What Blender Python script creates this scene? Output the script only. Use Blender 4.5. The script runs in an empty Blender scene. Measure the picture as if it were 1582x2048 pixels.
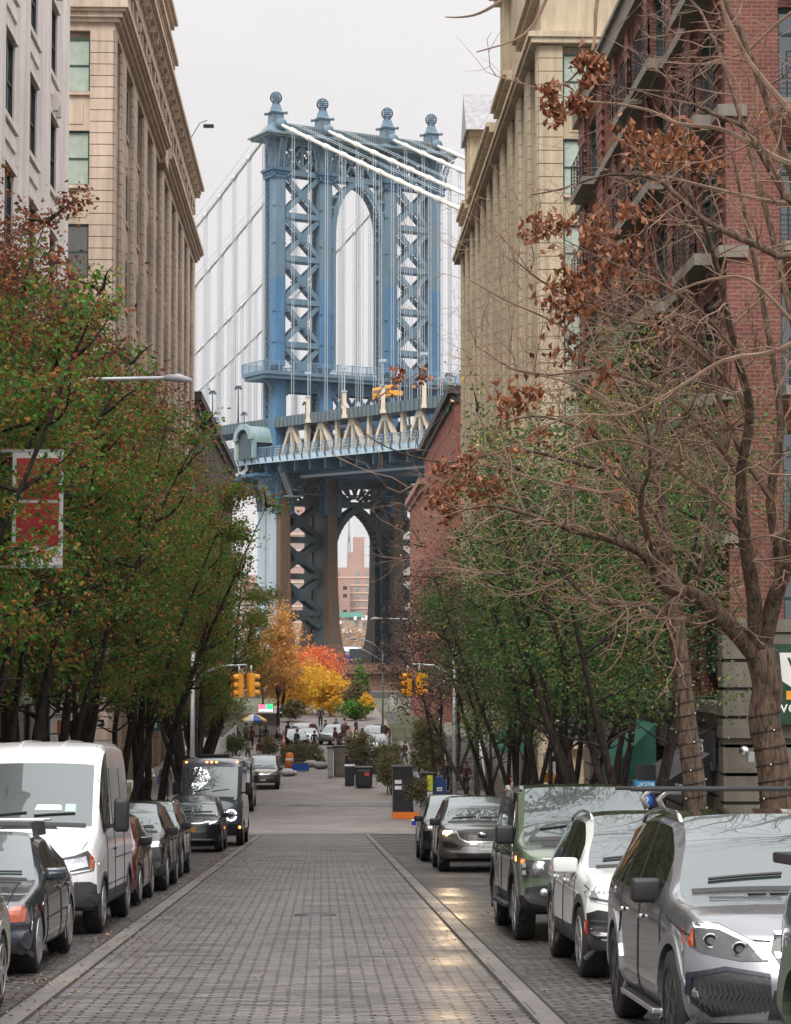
import bpy, bmesh, math, random
from mathutils import Vector, Matrix, Euler
from mathutils.bvhtree import BVHTree
R = math.radians
sc = bpy.context.scene
COL = sc.collection
F = 4400.0            # focal length in photo pixels (photo 1582 x 2048)
CZ = 1.9              # eye height over the roadway
PITCH, YAW = 3.4595, 1.899

# ---------------------------------------------------------------- camera
cam_d = bpy.data.cameras.new("camera")
cam = bpy.data.objects.new("camera", cam_d); COL.objects.link(cam)
cam_d.sensor_fit = 'VERTICAL'; cam_d.sensor_height = 36.0
cam_d.lens = F/2048*36.0
cam_d.clip_start = 0.5; cam_d.clip_end = 8000
cam.location = (0, 0, CZ)
cam.rotation_euler = (R(90+PITCH), 0, R(-YAW))
sc.camera = cam
CM = Matrix.Translation((0, 0, CZ)) @ Euler((R(90+PITCH), 0, R(-YAW))).to_matrix().to_4x4()
def P(px, py, Y):
    """world point seen at photo pixel (px,py) at world distance Y down the street"""
    d = CM.to_3x3() @ Vector(((px-791)/F, (1024-py)/F, -1))
    t = Y/d.y
    return Vector((0, 0, CZ)) + d*t

# ---------------------------------------------------------------- ground height
def road_z(y):
    if y < 92: return -0.0645*y
    if y < 110: t = (y-92)/18; return -5.934-0.0645*18*(t-t*t/2)*.55
    if y < 185: return -6.253
    if y < 205: return -6.253+1.1*(y-185)/20
    return -5.15

# ---------------------------------------------------------------- object helpers
def tag(o, label=None, cat=None, group=None, kind=None):
    if label: o['label'] = label
    if cat: o['category'] = cat
    if group: o['group'] = group
    if kind: o['kind'] = kind
    return o
def empty(name, loc=(0, 0, 0), rz=0, label=None, cat=None, group=None, parent=None):
    o = bpy.data.objects.new(name, None); COL.objects.link(o)
    o.location = loc; o.rotation_euler = (0, 0, rz); o.empty_display_size = .2
    if parent: o.parent = parent
    return tag(o, label, cat, group)
def copy_tree(o, loc=None, rz=None, label=None, group=None, parent=None, sc_=None):
    c = o.copy(); COL.objects.link(c)
    if parent: c.parent = parent
    if loc is not None: c.location = loc
    if rz is not None: c.rotation_euler = (0, 0, rz)
    if sc_ is not None: c.scale = sc_
    if label: c['label'] = label
    if group: c['group'] = group
    for ch in list(o.children): copy_tree(ch, parent=c)
    return c

class MB:
    """collects shapes and links them as one mesh object"""
    def __init__(s): s.v = []; s.f = []; s.m = []; s.cur = 0; s.sm = []
    def add(s, vs, fs, smooth=False):
        b = len(s.v); s.v += [tuple(v) for v in vs]
        for f in fs:
            s.f.append([i+b for i in f]); s.m.append(s.cur); s.sm.append(smooth)
        return s
    def quad(s, a, b, c, d): return s.add([a, b, c, d], [(0, 1, 2, 3)])
    def box(s, x0, x1, y0, y1, z0, z1):
        vs = [(x, y, z) for x in (x0, x1) for y in (y0, y1) for z in (z0, z1)]
        return s.add(vs, [(0, 1, 3, 2), (4, 6, 7, 5), (0, 4, 5, 1), (2, 3, 7, 6), (0, 2, 6, 4), (1, 5, 7, 3)])
    def cbox(s, c, sx, sy, sz, M=None):
        vs = [Vector((x*sx/2, y*sy/2, z*sz/2)) for x in (-1, 1) for y in (-1, 1) for z in (-1, 1)]
        if M is not None: vs = [M @ v for v in vs]
        vs = [v+Vector(c) for v in vs]
        return s.add(vs, [(0, 1, 3, 2), (4, 6, 7, 5), (0, 4, 5, 1), (2, 3, 7, 6), (0, 2, 6, 4), (1, 5, 7, 3)])
    def beam(s, p0, p1, w, h, up=(0, 0, 1)):
        p0 = Vector(p0); p1 = Vector(p1); d = (p1-p0)
        if d.length < 1e-6: return s
        d.normalize(); up = Vector(up)
        if abs(d.dot(up)) > .98: up = Vector((0, 1, 0)) if abs(d.y) < .9 else Vector((1, 0, 0))
        a = d.cross(up).normalized()*w/2; b = a.cross(d).normalized()*h/2
        vs = [p0-a-b, p0+a-b, p0+a+b, p0-a+b, p1-a-b, p1+a-b, p1+a+b, p1-a+b]
        return s.add(vs, [(0, 1, 2, 3), (7, 6, 5, 4), (0, 4, 5, 1), (1, 5, 6, 2), (2, 6, 7, 3), (3, 7, 4, 0)])
    def tube(s, pts, rad, n=6, cap=True):
        pts = [Vector(p) for p in pts]
        if not hasattr(rad, '__len__'): rad = [rad]*len(pts)
        vs = []; fs = []; ref = None
        for i, p in enumerate(pts):
            d = (pts[min(i+1, len(pts)-1)]-pts[max(i-1, 0)])
            if d.length < 1e-9: d = Vector((0, 0, 1))
            d.normalize()
            if ref is None:
                ref = Vector((0, 0, 1)) if abs(d.z) < .9 else Vector((1, 0, 0))
            a = (ref-d*ref.dot(d))
            if a.length < 1e-4: a = d.orthogonal()
            a.normalize(); ref = a; b = d.cross(a)
            for k in range(n):
                t = 2*math.pi*k/n
                vs.append(p+(a*math.cos(t)+b*math.sin(t))*rad[i])
        for i in range(len(pts)-1):
            for k in range(n):
                fs.append((i*n+k, i*n+(k+1) % n, (i+1)*n+(k+1) % n, (i+1)*n+k))
        if cap:
            fs.append(tuple(range(n))[::-1]); fs.append(tuple((len(pts)-1)*n+k for k in range(n)))
        return s.add(vs, fs, n > 5)
    def lathe(s, c, prof, n=12, axis='z', smooth=True):
        """prof: list of (r, h) along axis"""
        vs = []; fs = []; c = Vector(c)
        for r, h in prof:
            for k in range(n):
                t = 2*math.pi*k/n; a, b = r*math.cos(t), r*math.sin(t)
                vs.append(c+(Vector((a, b, h)) if axis == 'z' else Vector((h, a, b)) if axis == 'x' else Vector((a, h, b))))
        for i in range(len(prof)-1):
            for k in range(n):
                fs.append((i*n+k, i*n+(k+1) % n, (i+1)*n+(k+1) % n, (i+1)*n+k))
        fs.append(tuple(range(n))[::-1]); fs.append(tuple((len(prof)-1)*n+k for k in range(n)))
        return s.add(vs, fs, smooth)
    def sphere(s, c, r, n=10, m=6, sz=1.0):
        prof = [(max(1e-3, r*math.sin(math.pi*i/m)), -r*sz*math.cos(math.pi*i/m)) for i in range(m+1)]
        return s.lathe(c, prof, n)
    def prism(s, poly, ax, a0, a1):
        """poly of 2d points, extruded along axis ax ('x','y','z') from a0 to a1"""
        n = len(poly)
        def mk(p, a): return (a, p[0], p[1]) if ax == 'x' else (p[0], a, p[1]) if ax == 'y' else (p[0], p[1], a)
        vs = [mk(p, a0) for p in poly]+[mk(p, a1) for p in poly]
        fs = [tuple(range(n))[::-1], tuple(range(n, 2*n))]+[(i, (i+1) % n, n+(i+1) % n, n+i) for i in range(n)]
        return s.add(vs, fs)
    def build(s, name, mat, parent=None, label=None, cat=None, group=None, kind=None, loc=None, bev=0, fixn=True):
        me = bpy.data.meshes.new(name)
        me.from_pydata(s.v, [], s.f)
        mats = mat if isinstance(mat, (list, tuple)) else [mat]
        for m in mats: me.materials.append(m)
        me.polygons.foreach_set('material_index', s.m)
        me.polygons.foreach_set('use_smooth', s.sm)
        if fixn:
            bm = bmesh.new(); bm.from_mesh(me)
            bmesh.ops.recalc_face_normals(bm, faces=bm.faces)
            if bev:
                try: bmesh.ops.bevel(bm, geom=list(bm.edges), offset=bev, segments=2, affect='EDGES', profile=.6)
                except Exception: pass
            bm.to_mesh(me); bm.free()
        me.update()
        o = bpy.data.objects.new(name, me); COL.objects.link(o)
        if parent: o.parent = parent
        if loc: o.location = loc
        return tag(o, label, cat, group, kind)

# ---------------------------------------------------------------- materials
def newmat(name):
    m = bpy.data.materials.new(name); m.use_nodes = True
    nt = m.node_tree; return m, nt, nt.nodes['Principled BSDF']
def nd(nt, t, **kw):
    n = nt.nodes.new(t)
    for k, v in kw.items():
        if k in n.inputs: n.inputs[k].default_value = v
        else: setattr(n, k, v)
    return n
def c4(c): return (c[0], c[1], c[2], 1)
_mc = {}
def simple(name, col, rough=.6, metal=0, var=.15, scale=3.0, bump=0, coat=0, emit=None, es=0, spec=.5):
    """painted / plain surface with a little procedural mottling"""
    if name in _mc: return _mc[name]
    m, nt, b = newmat(name)
    tc = nd(nt, 'ShaderNodeTexCoord'); nz = nd(nt, 'ShaderNodeTexNoise'); nz.inputs['Scale'].default_value = scale
    nz.inputs['Detail'].default_value = 5
    nt.links.new(tc.outputs['Object'], nz.inputs['Vector'])
    r = nd(nt, 'ShaderNodeValToRGB'); nt.links.new(nz.outputs['Fac'], r.inputs['Fac'])
    r.color_ramp.elements[0].position = .3; r.color_ramp.elements[1].position = .7
    r.color_ramp.elements[0].color = c4([c*(1-var) for c in col]); r.color_ramp.elements[1].color = c4([min(1, c*(1+var)) for c in col])
    nt.links.new(r.outputs['Color'], b.inputs['Base Color'])
    b.inputs['Roughness'].default_value = rough; b.inputs['Metallic'].default_value = metal
    b.inputs['Specular IOR Level'].default_value = spec
    if coat:
        b.inputs['Coat Weight'].default_value = coat; b.inputs['Coat Roughness'].default_value = .04
    if bump:
        bp = nd(nt, 'ShaderNodeBump'); bp.inputs['Strength'].default_value = bump; bp.inputs['Distance'].default_value = .02
        n2 = nd(nt, 'ShaderNodeTexNoise'); n2.inputs['Scale'].default_value = scale*8; n2.inputs['Detail'].default_value = 6
        nt.links.new(tc.outputs['Object'], n2.inputs['Vector'])
        nt.links.new(n2.outputs['Fac'], bp.inputs['Height']); nt.links.new(bp.outputs['Normal'], b.inputs['Normal'])
    if emit:
        b.inputs['Emission Color'].default_value = c4(emit); b.inputs['Emission Strength'].default_value = es
    _mc[name] = m; return m

def stone(name, col, var=.12, streak=.2, bump=.25, rough=.85):
    """weathered facade stone: mottling plus vertical rain streaks"""
    m, nt, b = newmat(name)
    tc = nd(nt, 'ShaderNodeTexCoord')
    n1 = nd(nt, 'ShaderNodeTexNoise', Scale=.35, Detail=8.0, Roughness=.65)
    nt.links.new(tc.outputs['Object'], n1.inputs['Vector'])
    mp = nd(nt, 'ShaderNodeMapping'); mp.inputs['Scale'].default_value = (1.3, 1.3, .09)
    nt.links.new(tc.outputs['Object'], mp.inputs['Vector'])
    n2 = nd(nt, 'ShaderNodeTexNoise', Scale=1.6, Detail=6.0, Roughness=.7); nt.links.new(mp.outputs['Vector'], n2.inputs['Vector'])
    r = nd(nt, 'ShaderNodeValToRGB'); nt.links.new(n1.outputs['Fac'], r.inputs['Fac'])
    r.color_ramp.elements[0].position = .25; r.color_ramp.elements[1].position = .75
    r.color_ramp.elements[0].color = c4([c*(1-var) for c in col]); r.color_ramp.elements[1].color = c4([min(1, c*(1+var*.8)) for c in col])
    r2 = nd(nt, 'ShaderNodeValToRGB'); nt.links.new(n2.outputs['Fac'], r2.inputs['Fac'])
    r2.color_ramp.elements[0].position = .32; r2.color_ramp.elements[1].position = .6
    r2.color_ramp.elements[0].color = c4([1-streak*1.0, 1-streak*1.05, 1-streak*1.15]); r2.color_ramp.elements[1].color = (1, 1, 1, 1)
    mx = nd(nt, 'ShaderNodeMix', data_type='RGBA', blend_type='MULTIPLY'); mx.inputs['Factor'].default_value = 1
    nt.links.new(r.outputs['Color'], mx.inputs[6]); nt.links.new(r2.outputs['Color'], mx.inputs[7])
    nt.links.new(mx.outputs[2], b.inputs['Base Color'])
    n3 = nd(nt, 'ShaderNodeTexNoise', Scale=18.0, Detail=6.0); nt.links.new(tc.outputs['Object'], n3.inputs['Vector'])
    bp = nd(nt, 'ShaderNodeBump'); bp.inputs['Strength'].default_value = bump; bp.inputs['Distance'].default_value = .03
    nt.links.new(n3.outputs['Fac'], bp.inputs['Height']); nt.links.new(bp.outputs['Normal'], b.inputs['Normal'])
    b.inputs['Roughness'].default_value = rough
    return m

def brick(name, c1, c2, mortar, bw=.22, bh=.075, ms=.012, ax='y'):
    """ax: 'y' walls running along y (u=y), 'x' walls along x; 'b' both mixed by normal"""
    m, nt, b = newmat(name)
    tc = nd(nt, 'ShaderNodeTexCoord'); sx = nd(nt, 'ShaderNodeSeparateXYZ'); cx = nd(nt, 'ShaderNodeCombineXYZ')
    nt.links.new(tc.outputs['Object'], sx.inputs[0])
    ad = nd(nt, 'ShaderNodeMath', operation='ADD'); nt.links.new(sx.outputs[0], ad.inputs[0]); nt.links.new(sx.outputs[1], ad.inputs[1])
    nt.links.new(ad.outputs[0], cx.inputs[0]); nt.links.new(sx.outputs[2], cx.inputs[1])
    bt = nd(nt, 'ShaderNodeTexBrick'); bt.inputs['Scale'].default_value = 1
    bt.inputs['Brick Width'].default_value = bw; bt.inputs['Row Height'].default_value = bh; bt.inputs['Mortar Size'].default_value = ms
    bt.inputs['Color1'].default_value = c4(c1); bt.inputs['Color2'].default_value = c4(c2); bt.inputs['Mortar'].default_value = c4(mortar)
    nt.links.new(cx.outputs[0], bt.inputs['Vector'])
    n1 = nd(nt, 'ShaderNodeTexNoise', Scale=.6, Detail=6.0); nt.links.new(tc.outputs['Object'], n1.inputs['Vector'])
    r2 = nd(nt, 'ShaderNodeValToRGB'); nt.links.new(n1.outputs['Fac'], r2.inputs['Fac'])
    r2.color_ramp.elements[0].position = .3; r2.color_ramp.elements[0].color = (.68, .66, .66, 1)
    r2.color_ramp.elements[1].position = .7; r2.color_ramp.elements[1].color = (1.0, 1.0, 1.0, 1)
    mx = nd(nt, 'ShaderNodeMix', data_type='RGBA', blend_type='MULTIPLY'); mx.inputs['Factor'].default_value = 1
    nt.links.new(bt.outputs['Color'], mx.inputs[6]); nt.links.new(r2.outputs['Color'], mx.inputs[7])
    nt.links.new(mx.outputs[2], b.inputs['Base Color'])
    bp = nd(nt, 'ShaderNodeBump'); bp.inputs['Strength'].default_value = .5; bp.inputs['Distance'].default_value = .015
    bp.invert = True
    nt.links.new(bt.outputs['Fac'], bp.inputs['Height']); nt.links.new(bp.outputs['Normal'], b.inputs['Normal'])
    b.inputs['Roughness'].default_value = .88
    return m

def glass(name, tint=(.02, .025, .03), refl=.3, rough=.03, rtint=(.9, .95, 1), wob=0.0, bl=.35):
    m, nt, b = newmat(name)
    b.inputs['Base Color'].default_value = c4(tint); b.inputs['Roughness'].default_value = .25
    g = nd(nt, 'ShaderNodeBsdfGlossy'); g.inputs['Roughness'].default_value = rough; g.inputs['Color'].default_value = c4(rtint)
    if wob:
        tc = nd(nt, 'ShaderNodeTexCoord'); n3 = nd(nt, 'ShaderNodeTexNoise', Scale=.7, Detail=1.0)
        nt.links.new(tc.outputs['Object'], n3.inputs['Vector'])
        bp = nd(nt, 'ShaderNodeBump'); bp.inputs['Strength'].default_value = wob; bp.inputs['Distance'].default_value = .05
        nt.links.new(n3.outputs['Fac'], bp.inputs['Height']); nt.links.new(bp.outputs['Normal'], g.inputs['Normal'])
    fr = nd(nt, 'ShaderNodeLayerWeight'); fr.inputs['Blend'].default_value = bl
    mr = nd(nt, 'ShaderNodeMapRange'); mr.inputs['To Min'].default_value = refl; mr.inputs['To Max'].default_value = 1
    nt.links.new(fr.outputs['Fresnel'], mr.inputs['Value'])
    mx = nd(nt, 'ShaderNodeMixShader'); nt.links.new(mr.outputs[0], mx.inputs['Fac'])
    nt.links.new(b.outputs[0], mx.inputs[1]); nt.links.new(g.outputs[0], mx.inputs[2])
    nt.links.new(mx.outputs[0], nt.nodes['Material Output'].inputs['Surface'])
    return m

def barkmat(name, dark, light):
    m, nt, b = newmat(name)
    tc = nd(nt, 'ShaderNodeTexCoord'); mp = nd(nt, 'ShaderNodeMapping'); mp.inputs['Scale'].default_value = (14, 14, 3.2)
    nt.links.new(tc.outputs['Object'], mp.inputs['Vector'])
    n1 = nd(nt, 'ShaderNodeTexNoise', Scale=1.0, Detail=8.0, Roughness=.75, Distortion=.6); nt.links.new(mp.outputs['Vector'], n1.inputs['Vector'])
    r = nd(nt, 'ShaderNodeValToRGB'); nt.links.new(n1.outputs['Fac'], r.inputs['Fac'])
    e = r.color_ramp.elements; e[0].position = .38; e[0].color = c4([c*.35 for c in dark]); e[1].position = .62; e[1].color = c4(light)
    e2 = e.new(.48); e2.color = c4(dark)
    nt.links.new(r.outputs['Color'], b.inputs['Base Color']); b.inputs['Roughness'].default_value = .95; b.inputs['Specular IOR Level'].default_value = .2
    bp = nd(nt, 'ShaderNodeBump'); bp.inputs['Strength'].default_value = .9; bp.inputs['Distance'].default_value = .03
    nt.links.new(n1.outputs['Fac'], bp.inputs['Height']); nt.links.new(bp.outputs['Normal'], b.inputs['Normal'])
    return m
def leafmat(name, cols, rough=.55, trans=.25):
    """each leaf picks one of the colours (random per island)"""
    m, nt, b = newmat(name)
    g = nd(nt, 'ShaderNodeNewGeometry'); r = nd(nt, 'ShaderNodeValToRGB')
    r.color_ramp.interpolation = 'LINEAR'
    nt.links.new(g.outputs['Random Per Island'], r.inputs['Fac'])
    while len(r.color_ramp.elements) < len(cols): r.color_ramp.elements.new(.5)
    for i, c in enumerate(cols):
        r.color_ramp.elements[i].position = i/(len(cols)-1); r.color_ramp.elements[i].color = c4(c)
    nt.links.new(r.outputs['Color'], b.inputs['Base Color']); b.inputs['Roughness'].default_value = rough
    b.inputs['Specular IOR Level'].default_value = .35
    t = nd(nt, 'ShaderNodeBsdfTranslucent'); nt.links.new(r.outputs['Color'], t.inputs['Color'])
    mx = nd(nt, 'ShaderNodeMixShader'); mx.inputs['Fac'].default_value = trans
    nt.links.new(b.outputs[0], mx.inputs[1]); nt.links.new(t.outputs[0], mx.inputs[2])
    nt.links.new(mx.outputs[0], nt.nodes['Material Output'].inputs['Surface'])
    return m

# ---------------------------------------------------------------- text
_tc = {}
def text_mesh(name, s, size, mat, M, parent=None, ext=.004, align='CENTER', label=None):
    """flat extruded lettering as a mesh; M places it (text in local xy, facing +z)"""
    cu = bpy.data.curves.new(name, 'FONT'); cu.body = s; cu.size = size; cu.extrude = ext
    cu.align_x = align; cu.align_y = 'CENTER'; cu.resolution_u = 2
    ob = bpy.data.objects.new(name, cu); COL.objects.link(ob)
    dg = bpy.context.evaluated_depsgraph_get()
    me = bpy.data.meshes.new_from_object(ob.evaluated_get(dg))
    bpy.data.objects.remove(ob); bpy.data.curves.remove(cu)
    me.transform(M); me.materials.clear(); me.materials.append(mat); me.name = name
    o = bpy.data.objects.new(name, me); COL.objects.link(o)
    if parent: o.parent = parent
    if label: o['label'] = label
    return o
def face_m(loc, facing, tilt=0):
    """matrix for a text/plate whose normal looks along facing: '-y','+x','-x' """
    rz = {'-y': 0, '+x': R(90), '-x': R(-90), '+y': R(180)}[facing] if isinstance(facing, str) else facing
    return Matrix.Translation(loc) @ Matrix.Rotation(rz, 4, 'Z') @ Matrix.Rotation(R(90)-tilt, 4, 'X')

# ---------------------------------------------------------------- world and sun: bright overcast
w = bpy.data.worlds.new("World"); sc.world = w; w.use_nodes = True
nt = w.node_tree; bg = nt.nodes['Background']
sky = nd(nt, 'ShaderNodeTexSky'); sky.sky_type = 'NISHITA'; sky.sun_disc = False
SUN_EL, SUN_AZ = R(48), R(200)
sky.sun_elevation = SUN_EL; sky.sun_rotation = SUN_AZ; sky.dust_density = 6; sky.air_density = 1.2
hs = nd(nt, 'ShaderNodeHueSaturation'); hs.inputs['Saturation'].default_value = .12
nt.links.new(sky.outputs[0], hs.inputs['Color'])
tc = nd(nt, 'ShaderNodeTexCoord'); sp = nd(nt, 'ShaderNodeSeparateXYZ'); nt.links.new(tc.outputs['Generated'], sp.inputs[0])
# cloud deck: dimmer at the horizon, brightest overhead, with soft billows
mr = nd(nt, 'ShaderNodeMapRange'); mr.inputs['From Min'].default_value = .30; mr.inputs['From Max'].default_value = 1.0
mr.inputs['To Min'].default_value = 5.7; mr.inputs['To Max'].default_value = 25.0; nt.links.new(sp.outputs[2], mr.inputs['Value'])
nz = nd(nt, 'ShaderNodeTexNoise', Scale=2.6, Detail=5.0, Roughness=.5)
mpn = nd(nt, 'ShaderNodeMapping'); mpn.inputs['Scale'].default_value = (1, 1, 2.2)
nt.links.new(tc.outputs['Generated'], mpn.inputs['Vector']); nt.links.new(mpn.outputs['Vector'], nz.inputs['Vector'])
mr2 = nd(nt, 'ShaderNodeMapRange'); mr2.inputs['From Min'].default_value = .3; mr2.inputs['From Max'].default_value = .7
mr2.inputs['To Min'].default_value = .9; mr2.inputs['To Max'].default_value = 1.06; nt.links.new(nz.outputs['Fac'], mr2.inputs['Value'])
mu = nd(nt, 'ShaderNodeMath', operation='MULTIPLY'); nt.links.new(mr.outputs[0], mu.inputs[0]); nt.links.new(mr2.outputs[0], mu.inputs[1])
cm = nd(nt, 'ShaderNodeCombineColor')
for i, k in enumerate((1.0, .972, .985)):
    q = nd(nt, 'ShaderNodeMath', operation='MULTIPLY'); q.inputs[1].default_value = k
    nt.links.new(mu.outputs[0], q.inputs[0]); nt.links.new(q.outputs[0], cm.inputs[i])
mx = nd(nt, 'ShaderNodeMix', data_type='RGBA'); mx.inputs['Factor'].default_value = .93
nt.links.new(hs.outputs[0], mx.inputs[6]); nt.links.new(cm.outputs[0], mx.inputs[7])
nt.links.new(mx.outputs[2], bg.inputs['Color']); bg.inputs['Strength'].default_value = .1
sl = bpy.data.lights.new("sun", 'SUN'); sl.energy = 1.5; sl.angle = R(18); sl.color = (1, .95, .88)
so = bpy.data.objects.new("sun", sl); COL.objects.link(so)
# sun high behind the camera, a little to the right
so.rotation_euler = (R(90)-SUN_EL, 0, R(-18))
sc.view_settings.view_transform = 'Standard'; sc.view_settings.look = 'None'
sc.view_settings.gamma = 1; sc.view_settings.exposure = 0.62
try:
    sc.cycles.max_bounces = 6; sc.cycles.diffuse_bounces = 3; sc.cycles.glossy_bounces = 3
    sc.cycles.transmission_bounces = 3; sc.cycles.transparent_max_bounces = 6
    sc.cycles.use_denoising = True; sc.cycles.caustics_reflective = False; sc.cycles.caustics_refractive = False
except Exception: pass
# ================================================================ GROUND
def ground_mat(name, c1, c2, joint, bw, bh, ms, uk=1.0, rough=(.35, .75), off=.5, leaf=0, bump=.6, dirt=.35, spec=.5, irr=.0, streak=0):
    m, nt, b = newmat(name)
    tc = nd(nt, 'ShaderNodeTexCoord'); mp = nd(nt, 'ShaderNodeMapping'); mp.inputs['Scale'].default_value = (uk, 1, 1)
    nt.links.new(tc.outputs['Object'], mp.inputs['Vector'])
    vec = mp.outputs['Vector']
    if irr:
        nw = nd(nt, 'ShaderNodeTexNoise', Scale=1.7, Detail=3.0); nt.links.new(tc.outputs['Object'], nw.inputs['Vector'])
        ma = nd(nt, 'ShaderNodeVectorMath', operation='SCALE'); ma.inputs['Scale'].default_value = irr
        nt.links.new(nw.outputs['Color'], ma.inputs[0])
        mb_ = nd(nt, 'ShaderNodeVectorMath', operation='ADD'); nt.links.new(vec, mb_.inputs[0]); nt.links.new(ma.outputs[0], mb_.inputs[1]); vec = mb_.outputs[0]
    bt = nd(nt, 'ShaderNodeTexBrick'); bt.offset = off
    for k, v in (('Scale', 1), ('Brick Width', bw*uk), ('Row Height', bh), ('Mortar Size', ms), ('Mortar Smooth', .3)): bt.inputs[k].default_value = v
    bt.inputs['Color1'].default_value = c4(c1); bt.inputs['Color2'].default_value = c4(c2); bt.inputs['Mortar'].default_value = c4(joint)
    nt.links.new(vec, bt.inputs['Vector'])
    n1 = nd(nt, 'ShaderNodeTexNoise', Scale=.55, Detail=9.0, Roughness=.65); nt.links.new(tc.outputs['Object'], n1.inputs['Vector'])
    r = nd(nt, 'ShaderNodeValToRGB'); nt.links.new(n1.outputs['Fac'], r.inputs['Fac'])
    r.color_ramp.elements[0].position = .35; r.color_ramp.elements[0].color = (1-dirt, 1-dirt, 1-dirt*1.05, 1)
    r.color_ramp.elements[1].position = .62; r.color_ramp.elements[1].color = (1, 1, 1, 1)
    mx = nd(nt, 'ShaderNodeMix', data_type='RGBA', blend_type='MULTIPLY'); mx.inputs['Factor'].default_value = 1
    nt.links.new(bt.outputs['Color'], mx.inputs[6]); nt.links.new(r.outputs['Color'], mx.inputs[7])
    n2 = nd(nt, 'ShaderNodeTexNoise', Scale=22.0, Detail=5.0); nt.links.new(tc.outputs['Object'], n2.inputs['Vector'])
    r3 = nd(nt, 'ShaderNodeValToRGB'); nt.links.new(n2.outputs['Fac'], r3.inputs['Fac'])
    r3.color_ramp.elements[0].position = .3; r3.color_ramp.elements[0].color = (.7, .7, .7, 1); r3.color_ramp.elements[1].position = .7; r3.color_ramp.elements[1].color = (1.15, 1.15, 1.15, 1)
    if streak:
        mps = nd(nt, 'ShaderNodeMapping'); mps.inputs['Scale'].default_value = (.9, 9, 1); nt.links.new(tc.outputs['Object'], mps.inputs['Vector'])
        ns = nd(nt, 'ShaderNodeTexNoise', Scale=1.0, Detail=4.0, Roughness=.7); nt.links.new(mps.outputs['Vector'], ns.inputs['Vector'])
        rs = nd(nt, 'ShaderNodeValToRGB'); nt.links.new(ns.outputs['Fac'], rs.inputs['Fac'])
        rs.color_ramp.elements[0].position = .40; rs.color_ramp.elements[0].color = (1-streak, 1-streak, 1-streak, 1); rs.color_ramp.elements[1].position = .5; rs.color_ramp.elements[1].color = (1, 1, 1, 1)
        m5 = nd(nt, 'ShaderNodeMix', data_type='RGBA', blend_type='MULTIPLY'); m5.inputs['Factor'].default_value = 1
        nt.links.new(mx.outputs[2], m5.inputs[6]); nt.links.new(rs.outputs['Color'], m5.inputs[7]); mx = m5
    mx2 = nd(nt, 'ShaderNodeMix', data_type='RGBA', blend_type='MULTIPLY'); mx2.inputs['Factor'].default_value = 1
    nt.links.new(mx.outputs[2], mx2.inputs[6]); nt.links.new(r3.outputs['Color'], mx2.inputs[7])
    nt.links.new(mx2.outputs[2], b.inputs['Base Color'])
    mr = nd(nt, 'ShaderNodeMapRange'); mr.inputs['To Min'].default_value = rough[1]; mr.inputs['To Max'].default_value = rough[0]
    mr.inputs['From Min'].default_value = .35; mr.inputs['From Max'].default_value = .62
    nt.links.new(n1.outputs['Fac'], mr.inputs['Value']); nt.links.new(mr.outputs[0], b.inputs['Roughness'])
    b.inputs['Specular IOR Level'].default_value = spec
    bp = nd(nt, 'ShaderNodeBump'); bp.inputs['Strength'].default_value = bump; bp.inputs['Distance'].default_value = .012; bp.invert = True
    bp2 = nd(nt, 'ShaderNodeBump'); bp2.inputs['Strength'].default_value = .35; bp2.inputs['Distance'].default_value = .012
    nt.links.new(n2.outputs['Fac'], bp2.inputs['Height']); nt.links.new(bp2.outputs['Normal'], bp.inputs['Normal'])
    nt.links.new(bt.outputs['Fac'], bp.inputs['Height']); nt.links.new(bp.outputs['Normal'], b.inputs['Normal'])
    return m
M_SETT = ground_mat('granite_sett_lane', (.20, .18, .175), (.125, .113, .112), (.004, .005, .005), .29, .13, .010, uk=.55, rough=(.33, .55), spec=.5, irr=.018, dirt=.35, streak=.78, bump=.8)
M_COB = ground_mat('old_cobble', (.13, .115, .105), (.06, .055, .052), (.008, .008, .008), .24, .15, .016, uk=.6, rough=(.36, .65), irr=.12, dirt=.45, bump=1.0, streak=.6)
M_BAND = ground_mat('granite_band', (.165, .15, .142), (.13, .12, .113), (.03, .027, .025), .9, 1.1, .01, rough=(.45, .7), dirt=.25, bump=.3)
M_WALK = ground_mat('pavement_slabs', (.27, .255, .235), (.24, .225, .21), (.09, .085, .08), 1.5, 1.5, .015, rough=(.6, .85), off=0, dirt=.25, bump=.3)
M_PLAZA = ground_mat('fine_grey_setts', (.30, .265, .25), (.25, .22, .21), (.13, .12, .115), .2, .14, .008, rough=(.6, .85), dirt=.2, bump=.4, irr=.02)
M_XW = ground_mat('bluestone_crossing_slab', (.17, .17, .18), (.14, .14, .15), (.07, .07, .07), 1.2, .6, .01, rough=(.5, .8), dirt=.3, bump=.3)
M_EARTH = simple('park_earth_and_lawn', (.07, .075, .04), rough=.95, var=.4, scale=.4, bump=.4)
def sheet(name, x0, x1, ys, zo, mat, kind='structure', nx=1):
    m = MB(); vs = []; fs = []
    for y in ys:
        for i in range(nx+1): vs.append((x0+(x1-x0)*i/nx, y, road_z(y)+zo))
    for j in range(len(ys)-1):
        for i in range(nx):
            a = j*(nx+1)+i; fs.append((a, a+1, a+nx+2, a+nx+1))
    m.add(vs, fs); return m.build(name, mat, kind=kind, fixn=False)
YS = [-30, 0, 20, 40, 60, 81, 92, 95, 98, 101, 104, 107, 110, 140, 185, 190, 195, 200, 205, 240, 300]
sheet('ground', -90, 90, YS, -.16, M_EARTH)
sheet('road', -5.0, 4.75, [y for y in YS if y <= 92], -.012, M_COB)
sheet('road_lane', -2.47, 1.77, [y for y in YS if y <= 92], -.004, M_SETT)
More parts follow.
